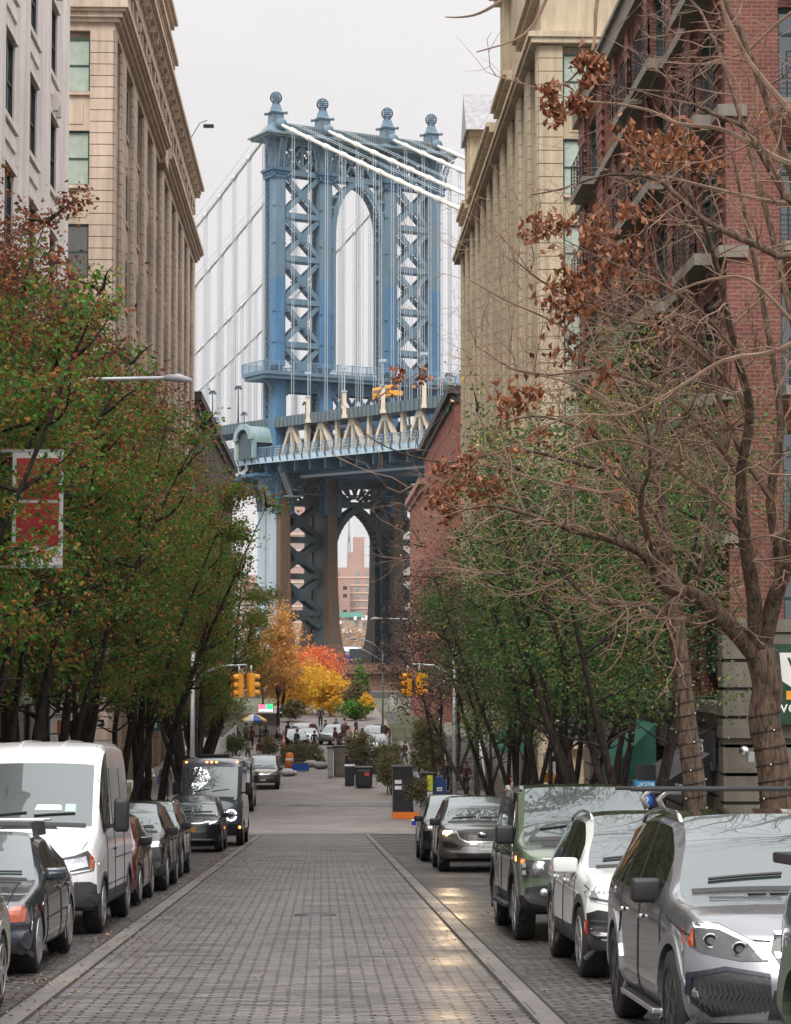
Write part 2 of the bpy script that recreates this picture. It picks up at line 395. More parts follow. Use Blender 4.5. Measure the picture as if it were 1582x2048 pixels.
for xj in (-2.71, -2.47, 1.73, 1.965): sheet('joint_gap', xj, xj+.035, [y for y in YS if y <= 92], .002, simple('joint_earth', (.012, .01, .009), rough=.95))
g = sheet('kerb_band', -2.675, -2.47, [y for y in YS if y <= 92], .004, M_BAND)
g = sheet('kerb_band', 1.765, 1.965, [y for y in YS if y <= 92], .004, M_BAND)
ys2 = [81, 92, 95, 98, 101, 104, 107, 110]
sheet('cross_street', -90, 90, [81, 92, 95, 98], -.02, M_PLAZA)
sheet('plaza', -5.6, 5.4, [91.9, 95, 98, 101, 104, 107, 110, 140, 185], -.008, M_PLAZA)
sheet('crossing_slab', -5.0, 4.75, [91.2, 92, 92.9], .004, M_XW)
sheet('crossing_slab', -5.6, 5.4, [112, 114.5], .002, M_XW)
sheet('path', -6, 6, [185, 190, 195, 200, 205, 240, 260], -.02, M_PLAZA)
# raised pavements with kerbs
def pave(name, x0, x1, ya, yb, h=.13):
    ys = [y for y in YS if ya < y < yb]; ys = [ya]+ys+[yb]
    m = MB(); xin, xout = (x1, x0) if abs(x1) < abs(x0) else (x0, x1)
    for a, b in zip(ys[:-1], ys[1:]):
        za, zb_ = road_z(a), road_z(b)
        m.quad((x0, a, za+h), (x1, a, za+h), (x1, b, zb_+h), (x0, b, zb_+h))
        m.quad((xin, a, za+h), (xin, b, zb_+h), (xin, b, zb_-.1), (xin, a, za-.1))
    m.quad((x0, ya, road_z(ya)+h), (x1, ya, road_z(ya)+h), (x1, ya, road_z(ya)-.1), (x0, ya, road_z(ya)-.1))
    m.build(name, M_WALK, kind='structure')
pave('pavement', -10.2, -5.0, -30, 81); pave('pavement', 4.75, 9.8, -30, 81)
pave('pavement', -10.4, -5.6, 99, 185); pave('pavement', 5.4, 10.2, 99, 185)
# quay and river
m = MB(); m.box(-400, 400, 300, 303, -12, -4.4); m.build('quay', M_MASON if 'M_MASON' in globals() else M_WALK, kind='structure')
m = MB(); m.quad((-900, 303, -9.3), (900, 303, -9.3), (900, 790, -9.3), (-900, 790, -9.3))
mw, nt_, b_ = newmat('river_water'); b_.inputs['Base Color'].default_value = (.10, .12, .13, 1); b_.inputs['Roughness'].default_value = .12
tc2 = nd(nt_, 'ShaderNodeTexCoord'); n_ = nd(nt_, 'ShaderNodeTexNoise', Scale=.5, Detail=4.0); nt_.links.new(tc2.outputs['Object'], n_.inputs['Vector'])
bp_ = nd(nt_, 'ShaderNodeBump'); bp_.inputs['Strength'].default_value = .5; nt_.links.new(n_.outputs['Fac'], bp_.inputs['Height']); nt_.links.new(bp_.outputs['Normal'], b_.inputs['Normal'])
m.build('river', mw, kind='structure', fixn=False)
m = MB(); m.quad((-1500, 790, -7.5), (1500, 790, -7.5), (2500, 5000, -7.5), (-2500, 5000, -7.5)); m.build('far_shore', simple('far_ground', (.18, .16, .14), scale=.02), kind='structure', fixn=False)
# ================================================================ BUILDINGS
M_TAN = stone('tan_limestone', (.56, .45, .355), var=.2, streak=.34)
M_TANR = stone('ochre_limestone', (.5, .42, .30), var=.2, streak=.36)
M_WHITE = stone('white_painted_concrete', (.74, .68, .65), var=.12, streak=.26)
M_GREYST = stone('grey_cast_stone', (.20, .175, .145), var=.2, streak=.35)
M_CONC = stone('weathered_concrete', (.23, .215, .185), var=.18, streak=.35)
M_BRICK = brick('red_brick', (.24, .078, .058), (.16, .054, .042), (.27, .18, .15), bw=.26, bh=.1, ms=.01)
M_BRICKF = brick('orange_red_brick', (.42, .15, .11), (.33, .11, .085), (.3, .17, .14), bw=.3, bh=.12, ms=.012)
M_TEAL = simple('dark_teal_frame_paint', (.012, .055, .05), rough=.4)
M_DKFR = simple('black_green_frame_paint', (.015, .028, .028), rough=.4)
M_WGL = glass('window_glass', tint=(.035, .045, .045), refl=.22, rough=.06, wob=.35)
M_WGLD = glass('dark_window_glass', tint=(.012, .018, .02), refl=.10, rough=.06, wob=.35)
M_BLIND = simple('window_blind_behind_glass', (.36, .43, .37), rough=.12, spec=.9)
M_BLACK = simple('black_iron', (.012, .013, .015), rough=.45)
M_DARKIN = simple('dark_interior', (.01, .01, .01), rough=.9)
M_ROOFD = simple('dark_roofing', (.05, .05, .055), rough=.9)
M_ZINC = simple('zinc_roof', (.27, .27, .28), rough=.6, metal=.1, var=.2)
GRV = simple('dark_groove_joint', (.12, .095, .07), rough=.95)  # dark brown fill of the joints between pier courses

_wm = {}
def window(parent, loc, facing, w, h, fm, pm, mull=1, rail=.5, key=''):
    """window part: pane mesh with child frame; local x along wall, y outward, z up from sill"""
    k = (round(w, 2), round(h, 2), fm.name, pm.name, mull, rail)
    if k not in _wm:
        a = MB(); a.box(-w/2, w/2, -.02, 0, 0, h)
        f = MB(); t = .075
        f.box(-w/2, -w/2+t, .002, .07, 0, h); f.box(w/2-t, w/2, .002, .07, 0, h)
        f.box(-w/2+t, w/2-t, .002, .07, h-t, h); f.box(-w/2+t, w/2-t, .002, .07, 0, t)
        for i in range(1, mull):
            x = -w/2+w*i/mull; f.box(x-.06, x+.06, .003, .085, t, h-t)
        if rail: f.box(-w/2+t, w/2-t, .003, .05, h*rail-.035, h*rail+.035)
        ao = a.build('window', pm); fo = f.build('frame', fm)
        _wm[k] = (ao.data, fo.data); bpy.data.objects.remove(ao); bpy.data.objects.remove(fo)
    ad, fd = _wm[k]
    o = bpy.data.objects.new('window', ad); COL.objects.link(o); o.parent = parent; o.location = loc
    o.rotation_euler = (0, 0, {'-y': R(180), '+x': R(-90), '-x': R(90)}[facing])
    c = bpy.data.objects.new('frame', fd); COL.objects.link(c); c.parent = o
    return o

def loft(name, s, X0, y0, y1, ys, zt, flh, z_roof, mat, label, pierw=2.2, proj=.36, course=.53, south_w=14, wh=2.5,
         nfl=6, cat='building', pbl=.5):
    """pilastered loft building along the street. s: +1 left side, -1 right side of the street.
    ys: near edge of every pier; zt: top of the top window row"""
    B = empty(name, (X0, y0, road_z((y0+y1)/2)), label=label, cat=cat)
    off = Vector(B.location)
    def T(u, y, z): return (s*u, y-off.y, z-off.z)
    zb = road_z(y1)-1.5
    core = MB()
    def bx(mb, u0, u1, ya, yb, za, zc):
        mb.box(min(s*u0, s*u1), max(s*u0, s*u1), ya-off.y, yb-off.y, za-off.z, zc-off.z)
    # core mass set back behind the window plane
    bx(core, -south_w, -proj-.5, y0+.56, y1, zb, z_roof-.1)
    core.build('inner_wall', mat, B)
    gl = MB(); pr = MB(); sp = MB()
    # piers: stacked courses with chamfered arrises and a groove between them
    def pier(ya, yb, uo, ui):
        pr = MB(); gl = MB()
        n = int((zt+.35-zb)/course)
        ch = .10
        bx(pr, -proj-.48, -.165, ya+.03, yb, zb, zt+.33)
        for k in range(n+1):
            za = zt+.35-(k+1)*course+.035; zc = zt+.35-k*course
            poly = [(s*ui, ya-off.y), (s*(uo-ch), ya-off.y), (s*uo, ya+ch-off.y), (s*uo, yb-ch-off.y), (s*(uo-ch), yb-off.y), (s*ui, yb-off.y)]
            pr.prism(poly, 'z', za-off.z, zc-off.z)
        bx(gl, -.16, uo-.045, ya+.045, yb-.045, zb, zt+.3)
        po = pr.build('pier', mat, B); gl.build('pier_joint', GRV, po)
    for i, ya in enumerate(ys):
        pier(ya, min(ya+pierw, y1), 0, -.165)
    # corner pier wraps round to the south face
    n = int((zt+.35-zb)/course); cw = 1.15
    for k in range(n+1):
        za = zt+.35-(k+1)*course+.035; zc = zt+.35-k*course
        ch = .12
        poly = [(s*-cw, y0-off.y), (s*-ch, y0-off.y), (0, y0+ch-off.y), (0, y0+cw-ch-off.y), (s*-ch, y0+cw-off.y), (s*-cw, y0+cw-off.y)]
        pr.prism(poly, 'z', za-off.z, zc-off.z)
    bx(gl, -cw+.03, -.05, y0+.05, y0+cw-.05, zb, zt+.3)
    po = pr.build('corner_pier', mat, B); gl.build('pier_joint', GRV, po)
    # spandrels, sills; windows
    edges = [(y0+cw, ys[0])]+[(ys[i]+pierw, ys[i+1]) for i in range(len(ys)-1)]
    if ys[-1]+pierw < y1-.5: edges.append((ys[-1]+pierw, y1))
    rnd = random.Random(5)
    for fl in range(11):
        wt = zt-fl*flh; wb = wt-wh
        if wb < zb: break
        for (ya, yb) in edges:
            bx(sp, -proj-.45, -proj+.05, ya, yb, wb-(flh-wh)+.02, wb-.16)       # spandrel
            bx(sp, -proj+.065, -proj+.10, ya+.35, yb-.35, wb-(flh-wh)+.3, wb-.45)  # raised panel
            bx(sp, -proj-.1, -proj+.14, ya, yb, wb-.155, wb)                      # sill
            if fl < nfl:
                wdt = yb-ya
                window(B, T(-proj-.03, (ya+yb)/2, wb), '+x' if s > 0 else '-x', wdt-.02, wh+.01, M_TEAL,
                       rnd.choice([M_WGLD, M_WGLD, M_WGL]), mull=2 if wdt > 2.2 else 1)
        # south face
        sy = y0
        sx0 = -cw; bayw = 2.5; pw = 1.15
        for b in range(4):
            ua = sx0-b*(bayw+pw); ub = ua-bayw
            bx(sp, ub, ua, sy+.12, sy+.6, wb-(flh-wh)+.02, wb-.16)
            bx(sp, ub+.3, ua-.3, sy+.085, sy+.118, wb-(flh-wh)+.32, wb-.45)
            bx(sp, ub, ua, sy-.02, sy+.6, wb-.155, wb)
            if fl < 7 and b < 2:
                window(B, T((ua+ub)/2, sy+.3, wb), '-y', bayw-.02, wh+.01, M_TEAL, rnd.choice([M_BLIND, M_BLIND, M_WGL]))
            if fl == 0:
                for k in range(n+1):
                    za = zt+.35-(k+1)*course+.035; zc = zt+.35-k*course
                    bx(sp, ub-pw, ub, sy, sy+.6, za, zc)
                bx(sp, ub-pw+.02, ub-.02, sy+.04, sy+.55, zb, zt+.3)
    sp.build('wall', mat, B)
    return B, bx, off, T

# ---- left: tan loft building beyond the crossing
ysL = [103.1+6.35*i for i in range(10)]
B, bx, off, T = loft('loft_building', 1, -9.5, 99.4, 162.8, ysL, 29.6, 4.3, 35, M_TAN,
    'tall tan stone loft building with ribbed piers on the left beyond the crossing', nfl=6, south_w=16)
fr = MB()
bx(fr, -16, -.02, 99.42, 162.8, 29.93, 30.3)       # frieze
cor = MB()
def cornice(mb, bxf, ya, yb, z, steps, s_end=True, us=-16):
    for (dz0, dz1, pj) in steps:
        bxf(mb, us, pj, ya-(pj if s_end else 0), yb, z+dz0, z+dz1)
st = [(0, .18, .18), (.18, .42, .34), (.42, .55, .5), (.55, .85, .62), (.85, .93, .55)]
cornice(cor, bx, 99.4, 127.2, 30.3, st)
cornice(cor, bx, 129.6, 162.8, 30.3, st, False)
bx(cor, -6, .3, 127.2, 129.6, 30.0, 31.6)           # plain block in the break of the cornice
cor.build('cornice', M_TAN, B)
up = MB()
bx(up, -16, -.35, 99.6, 162.6, 31.2, 35.4)
for i in range(11):
    ya = 100.2+6.0*i
    for j in range(3):
        a = ya+.3+j*1.75
        if a+.6 < 162: bx(up, -.35, -.1, a-.5, a-.08, 31.3, 34.3)
    bx(up, -.35, -.05, ya-.9, ya-.2, 31.2, 34.6)
    bx(up, -.06, .16, ya-.72, ya-.38, 33.3, 33.75)    # little bracket block
bx(up, -.35, -.02, 99.6, 162.6, 34.4, 35.2)
up.build('attic_wall', M_TAN, B)
fr.build('frieze', M_TAN, B)
for i in range(11):
    for j in range(3):
        a = 100.2+6.0*i+.9+j*1.75
        if a < 162: window(B, T(-.34, a, 31.9), '+x', 1.15, 2.4, M_TEAL, M_WGLD, key='a')
tc_ = MB()
for (za, zb_, pj) in [(35.2, 35.45, .15), (35.45, 35.7, .4), (35.7, 36.0, .62), (36.0, 36.08, .58)]:
    bx(tc_, -16, pj, 99.6-pj, 162.8+pj*.3, za, zb_)
for i in range(26): bx(tc_, 0, .38, 100.5+2.45*i, 100.75+2.45*i, 35.0, 35.44)
tc_.build('top_cornice', M_TAN, B)
tw = MB()
bx(tw, -14, -.25, 99.8, 138.5, 35.9, 52)
for z_, pj in ((37.7, .25), (38.0, .45), (40.2, .2), (40.5, .4)): bx(tw, -14, pj, 99.5, 135.5+pj, z_, z_+.3)
for i in range(9):
    bx(tw, -.25, -.05, 101+4.2*i, 102.2+4.2*i, 36.1, 52)
tw.build('setback_tower', M_TAN, B)
for i in range(9):
    window(B, T(-.24, 104+4.2*i-.35, 41.8), '+x', 2.2, 2.6, M_TEAL, M_WGL, mull=2)
# flood light on the roof edge
fl_ = MB(); fl_.tube([T(.4, 148, 36.1), T(1.1, 148, 37.3), T(1.6, 148, 37.5)], .03, 5); fl_.cbox(T(1.7, 148, 37.1), .7, .4, .18)
tag(fl_.build('flood_light', M_BLACK), 'small dark flood light on a bent arm above the left roof edge', 'flood light'); fl_o = COL.objects[-1]
fl_o.location = off

# ---- right: ochre loft building beyond the crossing
ysR = [101.8+4.88*i for i in range(11)]
B, bx, off, T = loft('loft_building', -1, 9.6, 97.3, 155, ysR, 28.5, 3.9, 31, M_TANR,
    'long ochre stone loft building with narrow ribbed piers on the right beyond the crossing', pierw=2.0, proj=.42, course=.6,
    nfl=4, south_w=16)
a = MB()
bx(a, -16, .3, 97.0, 155, 28.9, 29.15); bx(a, -16, .42, 96.9, 155, 29.15, 29.4)
a.build('belt_cornice', M_TANR, B)
a = MB(); bx(a, -16, -.2, 97.5, 155, 29.4, 31.6)
bx(a, -3, -.1, 130, 133, 31.5, 32.3)
bx(a, -14, -.3, 97.5, 117, 31.5, 45)
bx(a, -14, .05, 114.5, 117, 31.6, 36.5); bx(a, -14, .35, 113.5, 117.5, 36.5, 37); bx(a, -14, .6, 112.5, 118, 37.0, 42)
a.build('attic_wall', M_TANR, B)
a = MB()
for (ya, yb) in ((98, 107), (112.5, 121), (124, 140.5), (146, 152.6)):
    bx(a, -1.5, .12, ya, yb, 31.2, 31.5); bx(a, -1.5, .3, ya, yb, 31.5, 31.75)
a.build('roof_cornice', M_TANR, B)
# gabled dormer facing the street
a = MB(); bx(a, -6, .05, 141.5, 145.6, 31.4, 35.4); bx(a, -6, .12, 141.2, 145.9, 35.0, 35.4)
bx(a, .05, .16, 142, 142.5, 31.5, 35); bx(a, .05, .16, 144.6, 145.1, 31.5, 35)
a.build('dormer_wall', M_TANR, B)
a = MB(); q = [(140.7-off.y, 35.3-off.z), (143.5-off.y, 38.3-off.z), (146.3-off.y, 35.3-off.z)]
a.prism(q, 'x', 6.5, -.35)
a.build('dormer_roof', M_ZINC, B)

# ---- left near: white loft building
B = empty('white_building', (-9.5, 20, road_z(50)), label='white painted concrete building with dark sash windows at the left edge of the street', cat='building')
off = Vector(B.location)
def bxw(mb, u0, u1, ya, yb, za, zc): mb.box(u0, u1, ya-off.y, yb-off.y, za-off.z, zc-off.z)
wl = MB(); zb = road_z(81)-1
ZS = [17.9+4.1*k for k in range(-5, 4)]
bays = [50.6+5.35*i for i in range(6)]+[45.2-5.35*i for i in range(5)]    # centre of each bay
bays.sort()
bxw(wl, -14, -.33, 20, 80.97, zb, 40)
for c_ in bays:
    for z_ in ZS:
        bxw(wl, -.32, -.121, c_-1.34, c_+1.34, z_+2.62, z_+4.1-.12)     # spandrel
for b0, b1 in [(c_+1.3, c_+4.05) for c_ in bays]+[(bays[0]-4.05, bays[0]-1.3)]:
    b1 = min(b1, 80.98)
    bxw(wl, -.32, -.12, b0, b1, zb, 40)
    m_ = (b0+b1)/2 if b1 < 80 else 80.1
    pl = [(-.125, m_-1.05-off.y), (.0, m_-.95-off.y), (.1, m_-.6-off.y), (.13, m_-off.y), (.1, m_+.6-off.y), (.0, min(m_+.95, 81.2)-off.y), (-.125, min(m_+1.05, 81.2)-off.y)]
    wl.prism(pl, 'z', zb-off.z, 40-off.z)
wl.build('wall', M_WHITE, B)
sl_ = MB(); sl_.box(-1.5, 1.5, -.02, .27, -.18, -.002); sl_.box(-1.4, 1.4, .13, .2, -.75, -.3); sl_.box(-1.4, 1.4, .13, .24, 2.62, 2.8)
slo = sl_.build('sill', M_WHITE); SILL = slo.data; bpy.data.objects.remove(slo)
rnd = random.Random(2)
for c_ in bays[4:]:
    for z_ in ZS:
        wo_ = window(B, (-.25, c_-off.y, z_-off.z), '+x', 2.58, 2.62, M_DKFR, rnd.choice([M_WGL, M_WGLD]), mull=2)
        so2 = bpy.data.objects.new('sill', SILL); COL.objects.link(so2); so2.parent = COL.objects[-1].parent if False else wo_; 
dc = MB()
for z_ in (ZS[6]+3.2, ZS[5]+3.05):     # keystone scrolls on the last bay
    for k in (-.5, 0, .5): dc.cbox((.05, bays[-1]+k-off.y, z_+(.25 if k == 0 else 0)-off.z), .22, .22, .55)
dc.build('keystone', M_WHITE, B)

# ---- right near: red brick apartment house on a stone base
B = empty('brick_building', (9.6, 51.6, road_z(60)), label='red brick apartment building with black railed balconies on a grey stone base', cat='building')
off = Vector(B.location)
def bxr(mb, u0, u1, ya, yb, za, zc): mb.box(min(-u0, -u1), max(-u0, -u1), ya-off.y, yb-off.y, za-off.z, zc-off.z)
FL = [1.2, 4.6, 8.0, 11.4, 14.8, 18.2]
zb = road_z(81)-1
wa = MB(); conc = MB()
# bays along the street: (y0, y1, is_door)
OPN = [(52.9, 55.6, 1), (57.2, 58.7, 0), (60.3, 63.1, 1), (64.4, 67.2, 1), (68.6, 70.3, 0), (71.8, 73.6, 0), (75.7, 78.6, 1)]
bxr(wa, -14, -.51, 52.11, 80.98, .61, 21.3)
prev = 52.11
for (ya, yb, d) in OPN+[(81, 81, 0)]:
    bxr(wa, -.5, 0, prev, ya, .6, 21.4)
    bxr(wa, 0, .11, prev+.35, ya-.35 if ya-.35 > prev+.4 else prev+.5, .6, 21.2) if ya-prev > 1.2 else None
    prev = yb
for (ya, yb, d) in OPN:
    for i, z_ in enumerate(FL):
        top = z_+2.45
        nz_ = FL[i+1] if i < 5 else 21.4
        bxr(wa, -.5, -.03, ya, yb, top, nz_+(0 if d else .75))
# toothed quoin courses
prev = 51.6
for (ya, yb, d) in OPN+[(81, 81, 0)]:
    if ya-prev > 1.2:
        for k in range(int(20.4/.36)):
            z_ = .7+.36*k
            bxr(wa, .05, .125, prev+.18, ya-.18, z_, z_+.09)
    prev = yb
wa.build('wall', M_BRICK, B)
for z_ in FL[1:]+[.55]: bxr(conc, -.5, .2, 51.5, 81.1, z_-.3, z_-.02)
bxr(conc, -14, .28, 51.3, 81.3, 21.2, 22.0); bxr(conc, -14, .4, 51.2, 81.4, 21.9, 22.06)
conc.build('belt_course', M_CONC, B)
for (ya, yb, d) in OPN:
    for z_ in FL:
        window(B, (.2, (ya+yb)/2-off.y, z_+(0 if d else .75)-off.z), '-x', yb-ya, 2.45-(0 if d else .75), M_TEAL, M_WGL if (ya+z_) % 2 > .7 else M_WGLD, mull=2, rail=.72)
def railing(mb, path, zb_, h, n=9, r=.018):
    for a_, b_ in zip(path[:-1], path[1:]):
        a_ = Vector(a_); b_ = Vector(b_)
        for k in range(n):
            z_ = zb_+.1+(h-.1)*k/(n-1)
            mb.beam((a_.x, a_.y, z_), (b_.x, b_.y, z_), r*(1.6 if k == n-1 else 1), r*(1.6 if k == n-1 else 1))
        m = max(2, int((b_-a_).length/1.1)+1)
        for k in range(m+1):
            p = a_.lerp(b_, k/m); mb.beam((p.x, p.y, zb_), (p.x, p.y, zb_+h), .035, .035)
for (ya, yb, d) in OPN:
    if not d: continue
    for z_ in FL[1:]:
        bal = MB(); U = .62
        bxr(bal, .2, U, ya-.4, yb+.4, z_-.32, z_-.04); bal.build('balcony_slab', M_CONC, B)
        rl = MB(); o_ = off
        railing(rl, [(-.12, ya-.35-o_.y, 0), (-U+.04, ya-.35-o_.y, 0), (-U+.04, yb+.35-o_.y, 0), (-.12, yb+.35-o_.y, 0)], z_-.04-o_.z, 1.1)
        rl.build('balcony_railing', M_BLACK, B)
# south end of the brick block, facing the camera: pier, teal window bay
so_ = MB()
bxr(so_, -1.28, .0, 51.6, 52.1, .6, 21.4); bxr(so_, -14, -4.6, 51.6, 52.1, .6, 21.4)
for i, z_ in enumerate(FL):
    bxr(so_, -4.6, -1.28, 51.7, 52.1, z_+2.4, (FL[i+1] if i < 5 else 21.4))
so_.build('south_wall', M_BRICK, B)
for z_ in FL:
    window(B, (2.94, .35, z_-off.z), '-y', 3.3, 2.4, M_TEAL, M_WGLD, mull=3, rail=.75)
for z_ in FL[1:]:
    q3 = MB(); bxr(q3, -4.6, -1.2, 50.7, 51.49, z_-.27, z_-.045); q3.build('balcony_slab', M_CONC, B)
    q3 = MB(); railing(q3, [(1.3, -.85, 0), (4.5, -.85, 0)], z_-.04-off.z, 1.1); q3.build('balcony_railing', M_BLACK, B)
# stone base along the street: grooved piers, dark shop openings, fascia
sb = MB(); gr = MB(); dk = MB()
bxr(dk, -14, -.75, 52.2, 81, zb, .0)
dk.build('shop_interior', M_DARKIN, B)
SH = [(55.3, 58.6), (61.5, 66), (69, 73), (75.5, 79)]
prev = 51.6
for (ya, yb) in SH+[(81, 81)]:
    z_ = .02
    k = 0
    while z_ > zb:
        bxr(sb, -.75, 0, prev, ya, z_-.56, z_ if k == 0 else z_-.035); z_ -= .6; k += 1
    bxr(gr, -.7, -.035, prev+.03, ya-.03, zb, 0)
    prev = yb
for (ya, yb) in SH: bxr(sb, -.75, -.06, ya, yb, -.95, .0)
bxr(sb, -.8, .12, 51.4, 81.05, .02, .25)
# south part of the stone base: taller rusticated pavilion
for (u0, u1) in ((-.55, .3), (-1.6, -.75), (-3.2, -2.5), (-5.5, -4.6)):
    z_ = 2.2; k = 0
    while z_ > zb:
        bxr(sb, u0, u1, 51.0, 51.6, z_-.62, z_-.04); z_ -= .66
    bxr(gr, u0+.03, u1-.03, 51.04, 51.58, zb, 2.15)
bxr(sb, -6, .34, 50.85, 51.6, -.25, .0); bxr(sb, -6, .24, 51.04, 51.6, -1.15, -.26)
bxr(sb, -6, .3, 50.95, 51.6, 2.2, 2.5); bxr(sb, -6, .22, 51.12, 51.58, .25, 2.2)
sb.build('stone_base', M_GREYST, B); gr.build('stone_joint', simple('dark_joint', (.03, .028, .025), rough=.95), B)

# ---- right far: two red brick warehouses
def warehouse(name, s, X0, y0, y1, zt, mat, label, ribs=1.15, corb=True, low=None, roofm=None):
    B = empty(name, (X0, y0, road_z(y0)), label=label, cat='building'); of = Vector(B.location)
    a = MB()
    def b(mb, u0, u1, ya, yb, za, zc): mb.box(min(s*u0, s*u1), max(s*u0, s*u1), ya-of.y, yb-of.y, za-of.z, zc-of.z)
    zb = road_z(y0)-2
    b(a, -14, -.35, y0, y1, zb, zt)
    n = int((y1-y0)/ribs)
    for i in range(n):
        ya = y0+ribs*i
        b(a, -.35, 0, ya, ya+ribs*.55, zb, zt-1.2)
    if low:
        for z_ in low: b(a, -.35, -.08, y0, y1, z_, z_+.8)
    a.build('wall', mat, B)
    c = MB(); b(c, -14, .2, y0-.2, y1, zt-1.2, zt-.6); b(c, -14, .5, y0-.4, y1, zt-.6, zt)
    c.build('cornice', roofm or M_ROOFD, B)
    w_ = MB()
    for i in range(n):
        ya = y0+ribs*i+ribs*.6
        z_ = zb+4
        while z_ < zt-3:
            b(w_, -.36, -.3, ya, ya+ribs*.35, z_, z_+1.6); z_ += 3.2
    w_.build('window_strip', M_WGLD, B)
    return B
warehouse('brick_warehouse', -1, 9.5, 157.8, 206, 20.6, M_BRICKF, 'taller ribbed red brick warehouse behind the ochre building', low=[2, 9])
warehouse('brick_warehouse', -1, 9.5, 206.5, 240, 17.6, M_BRICKF, 'lower ribbed red brick warehouse at the far end of the right row', low=[12.6, 4], roofm=simple('pink_terracotta', (.3, .16, .12), rough=.85))
warehouse('brick_warehouse', 1, -9.6, 165, 236, 20.9, simple('dark_umber_masonry', (.10, .075, .065), rough=.9, var=.3, scale=1.5, bump=.3), 'dark brown warehouse beyond the left tan building', low=[3, 10], ribs=2.2)

# ---- far shore
def slab(name, px0, px1, pyt, Y, depth, mat, label, fl=3.0, band=None, winm=None, step=None, cat='apartment tower', grp=None):
    a = P(px0, pyt, Y); c = P(px1, pyt, Y); zt = a.z; x0, x1 = a.x, c.x; zb = -14
    B = empty(name, ((x0+x1)/2, Y, zb), label=label, cat=cat, group=grp); w_ = (x1-x0)/2
    m = MB(); m.box(-w_, w_, 0, depth, 0, zt-zb)
    if step:
        for (f0, f1, h) in step: m.box(-w_+2*w_*f0, -w_+2*w_*f1, 2+f0, depth*.7-f0, zt-zb-.5, zt-zb+h)
    m.build('wall', mat, B)
    b = MB(); g = MB(); n = int((zt-zb)/fl); nw = max(2, int(2*w_/3.6))
    for k in range(2, n):
        z_ = k*fl
        if band: b.box(-w_-.2, w_+.2, -.25, 0, z_, z_+.45)
        for i in range(nw):
            x = -w_+2*w_*(i+.5)/nw
            if random.Random(k*31+i).random() < .8: g.box(x-.75, x+.75, -.06, .02, z_+1.0, z_+2.3)
    if band: b.build('floor_band', band, B)
    g.build('window_row', winm or M_WGLD, B)
    return B
M_PINKB = simple('pinkish_far_brick', (.40, .265, .225), rough=.9, var=.12, scale=.05)
M_FBAND = simple('pale_floor_band', (.62, .5, .42), rough=.9)
M_FGL = glass('far_curtain_glass', tint=(.22, .27, .3), refl=.25, rough=.15)
slab('apartment_tower', 558, 628, 1006, 820, 22, M_PINKB, 'brown brick slab tower with pale floor bands behind the left tower legs', band=M_FBAND, winm=M_FGL)
slab('apartment_tower', 661, 700, 1160, 840, 20, M_PINKB, 'lower part of the pink brick tower framed in the bridge arch', winm=M_WGLD)
slab('apartment_tower', 667, 744, 1135, 860, 25, M_PINKB, 'broad pink brick apartment tower framed in the bridge arch', band=M_FBAND, winm=M_FGL, step=[(.38, .75, 6), (.52, .8, 12)])
slab('apartment_tower', 484, 520, 1150, 900, 20, M_PINKB, 'low brick apartment block left of the bridge tower', winm=M_WGLD)
slab('apartment_tower', 788, 850, 1070, 950, 20, simple('grey_far_brick', (.3, .25, .24), var=.1, scale=.05), 'grey apartment block right of the bridge arch', winm=M_FGL)
slab('apartment_tower', 612, 660, 1230, 830, 20, M_PINKB, 'brick block low behind the middle tower legs', winm=M_WGLD)
sk = slab('skyscraper', 712, 742, 1048, 2300, 40, simple('pale_steel_cladding', (.5, .52, .54), rough=.5), 'pale ribbed steel skyscraper in the haze behind the arch', winm=M_FGL, cat='skyscraper', fl=9)
sk = slab('skyscraper', 655, 668, 1075, 2400, 40, simple('blue_glass_cladding', (.4, .45, .48), rough=.4), 'thin blue glass skyscraper at the left edge of the arch', winm=M_FGL, cat='skyscraper', fl=9)
sk = slab('skyscraper', 690, 712, 1135, 2500, 40, simple('pale_steel_cladding', (.5, .52, .54)), 'pale office block under the antenna mast', winm=M_FGL, cat='skyscraper', fl=9)
a = MB(); p = P(698, 1130, 2500)
for (y0_, y1_, r_) in ((1140, 1085, 2.2), (1085, 1055, 1.3), (1055, 1030, .6)):
    a.tube([P(698, y0_, 2500), P(698, y1_, 2500)], r_, 6)
a.build('antenna_mast', M_BRIDGE if 'M_BRIDGE' in globals() else simple('mast_grey', (.2, .23, .25)), label='tall thin antenna mast rising above the far skyline', cat='antenna')
# low white rooftops and a green roof on the far shore
a = MB(); rn = random.Random(8)
E = empty('pier_shed', P(705, 1300, 800)+Vector((0, 0, 0)), label='low waterfront shed with green roof and white roof units', cat='shed')
m = MB(); p0 = P(661, 1232, 800); p1 = P(748, 1232, 800); o_ = E.location
m.box(p0.x-o_.x, p1.x-o_.x, 0, 20, -16-o_.z, p0.z-o_.z-.5); m.build('wall', simple('shed_stone', (.38, .33, .3), var=.3, scale=.2), E)
m = MB(); m.box(p0.x-o_.x-1, p1.x-o_.x-4, -1, 20, p0.z-o_.z-.5, p0.z-o_.z+1.4); m.build('roof', simple('green_copper', (.12, .32, .27)), E)
m = MB()
for i in range(12):
    x = p0.x-o_.x+i*1.4; zz = p0.z-o_.z-rn.choice([1.5, 3, 4.5, 6]); m.box(x, x+rn.uniform(.6, 1.3), -1.8-.05*i, -1.2, zz, zz+rn.uniform(.8, 1.8))
m.build('roof_unit', simple('white_units', (.75, .75, .76)), E)
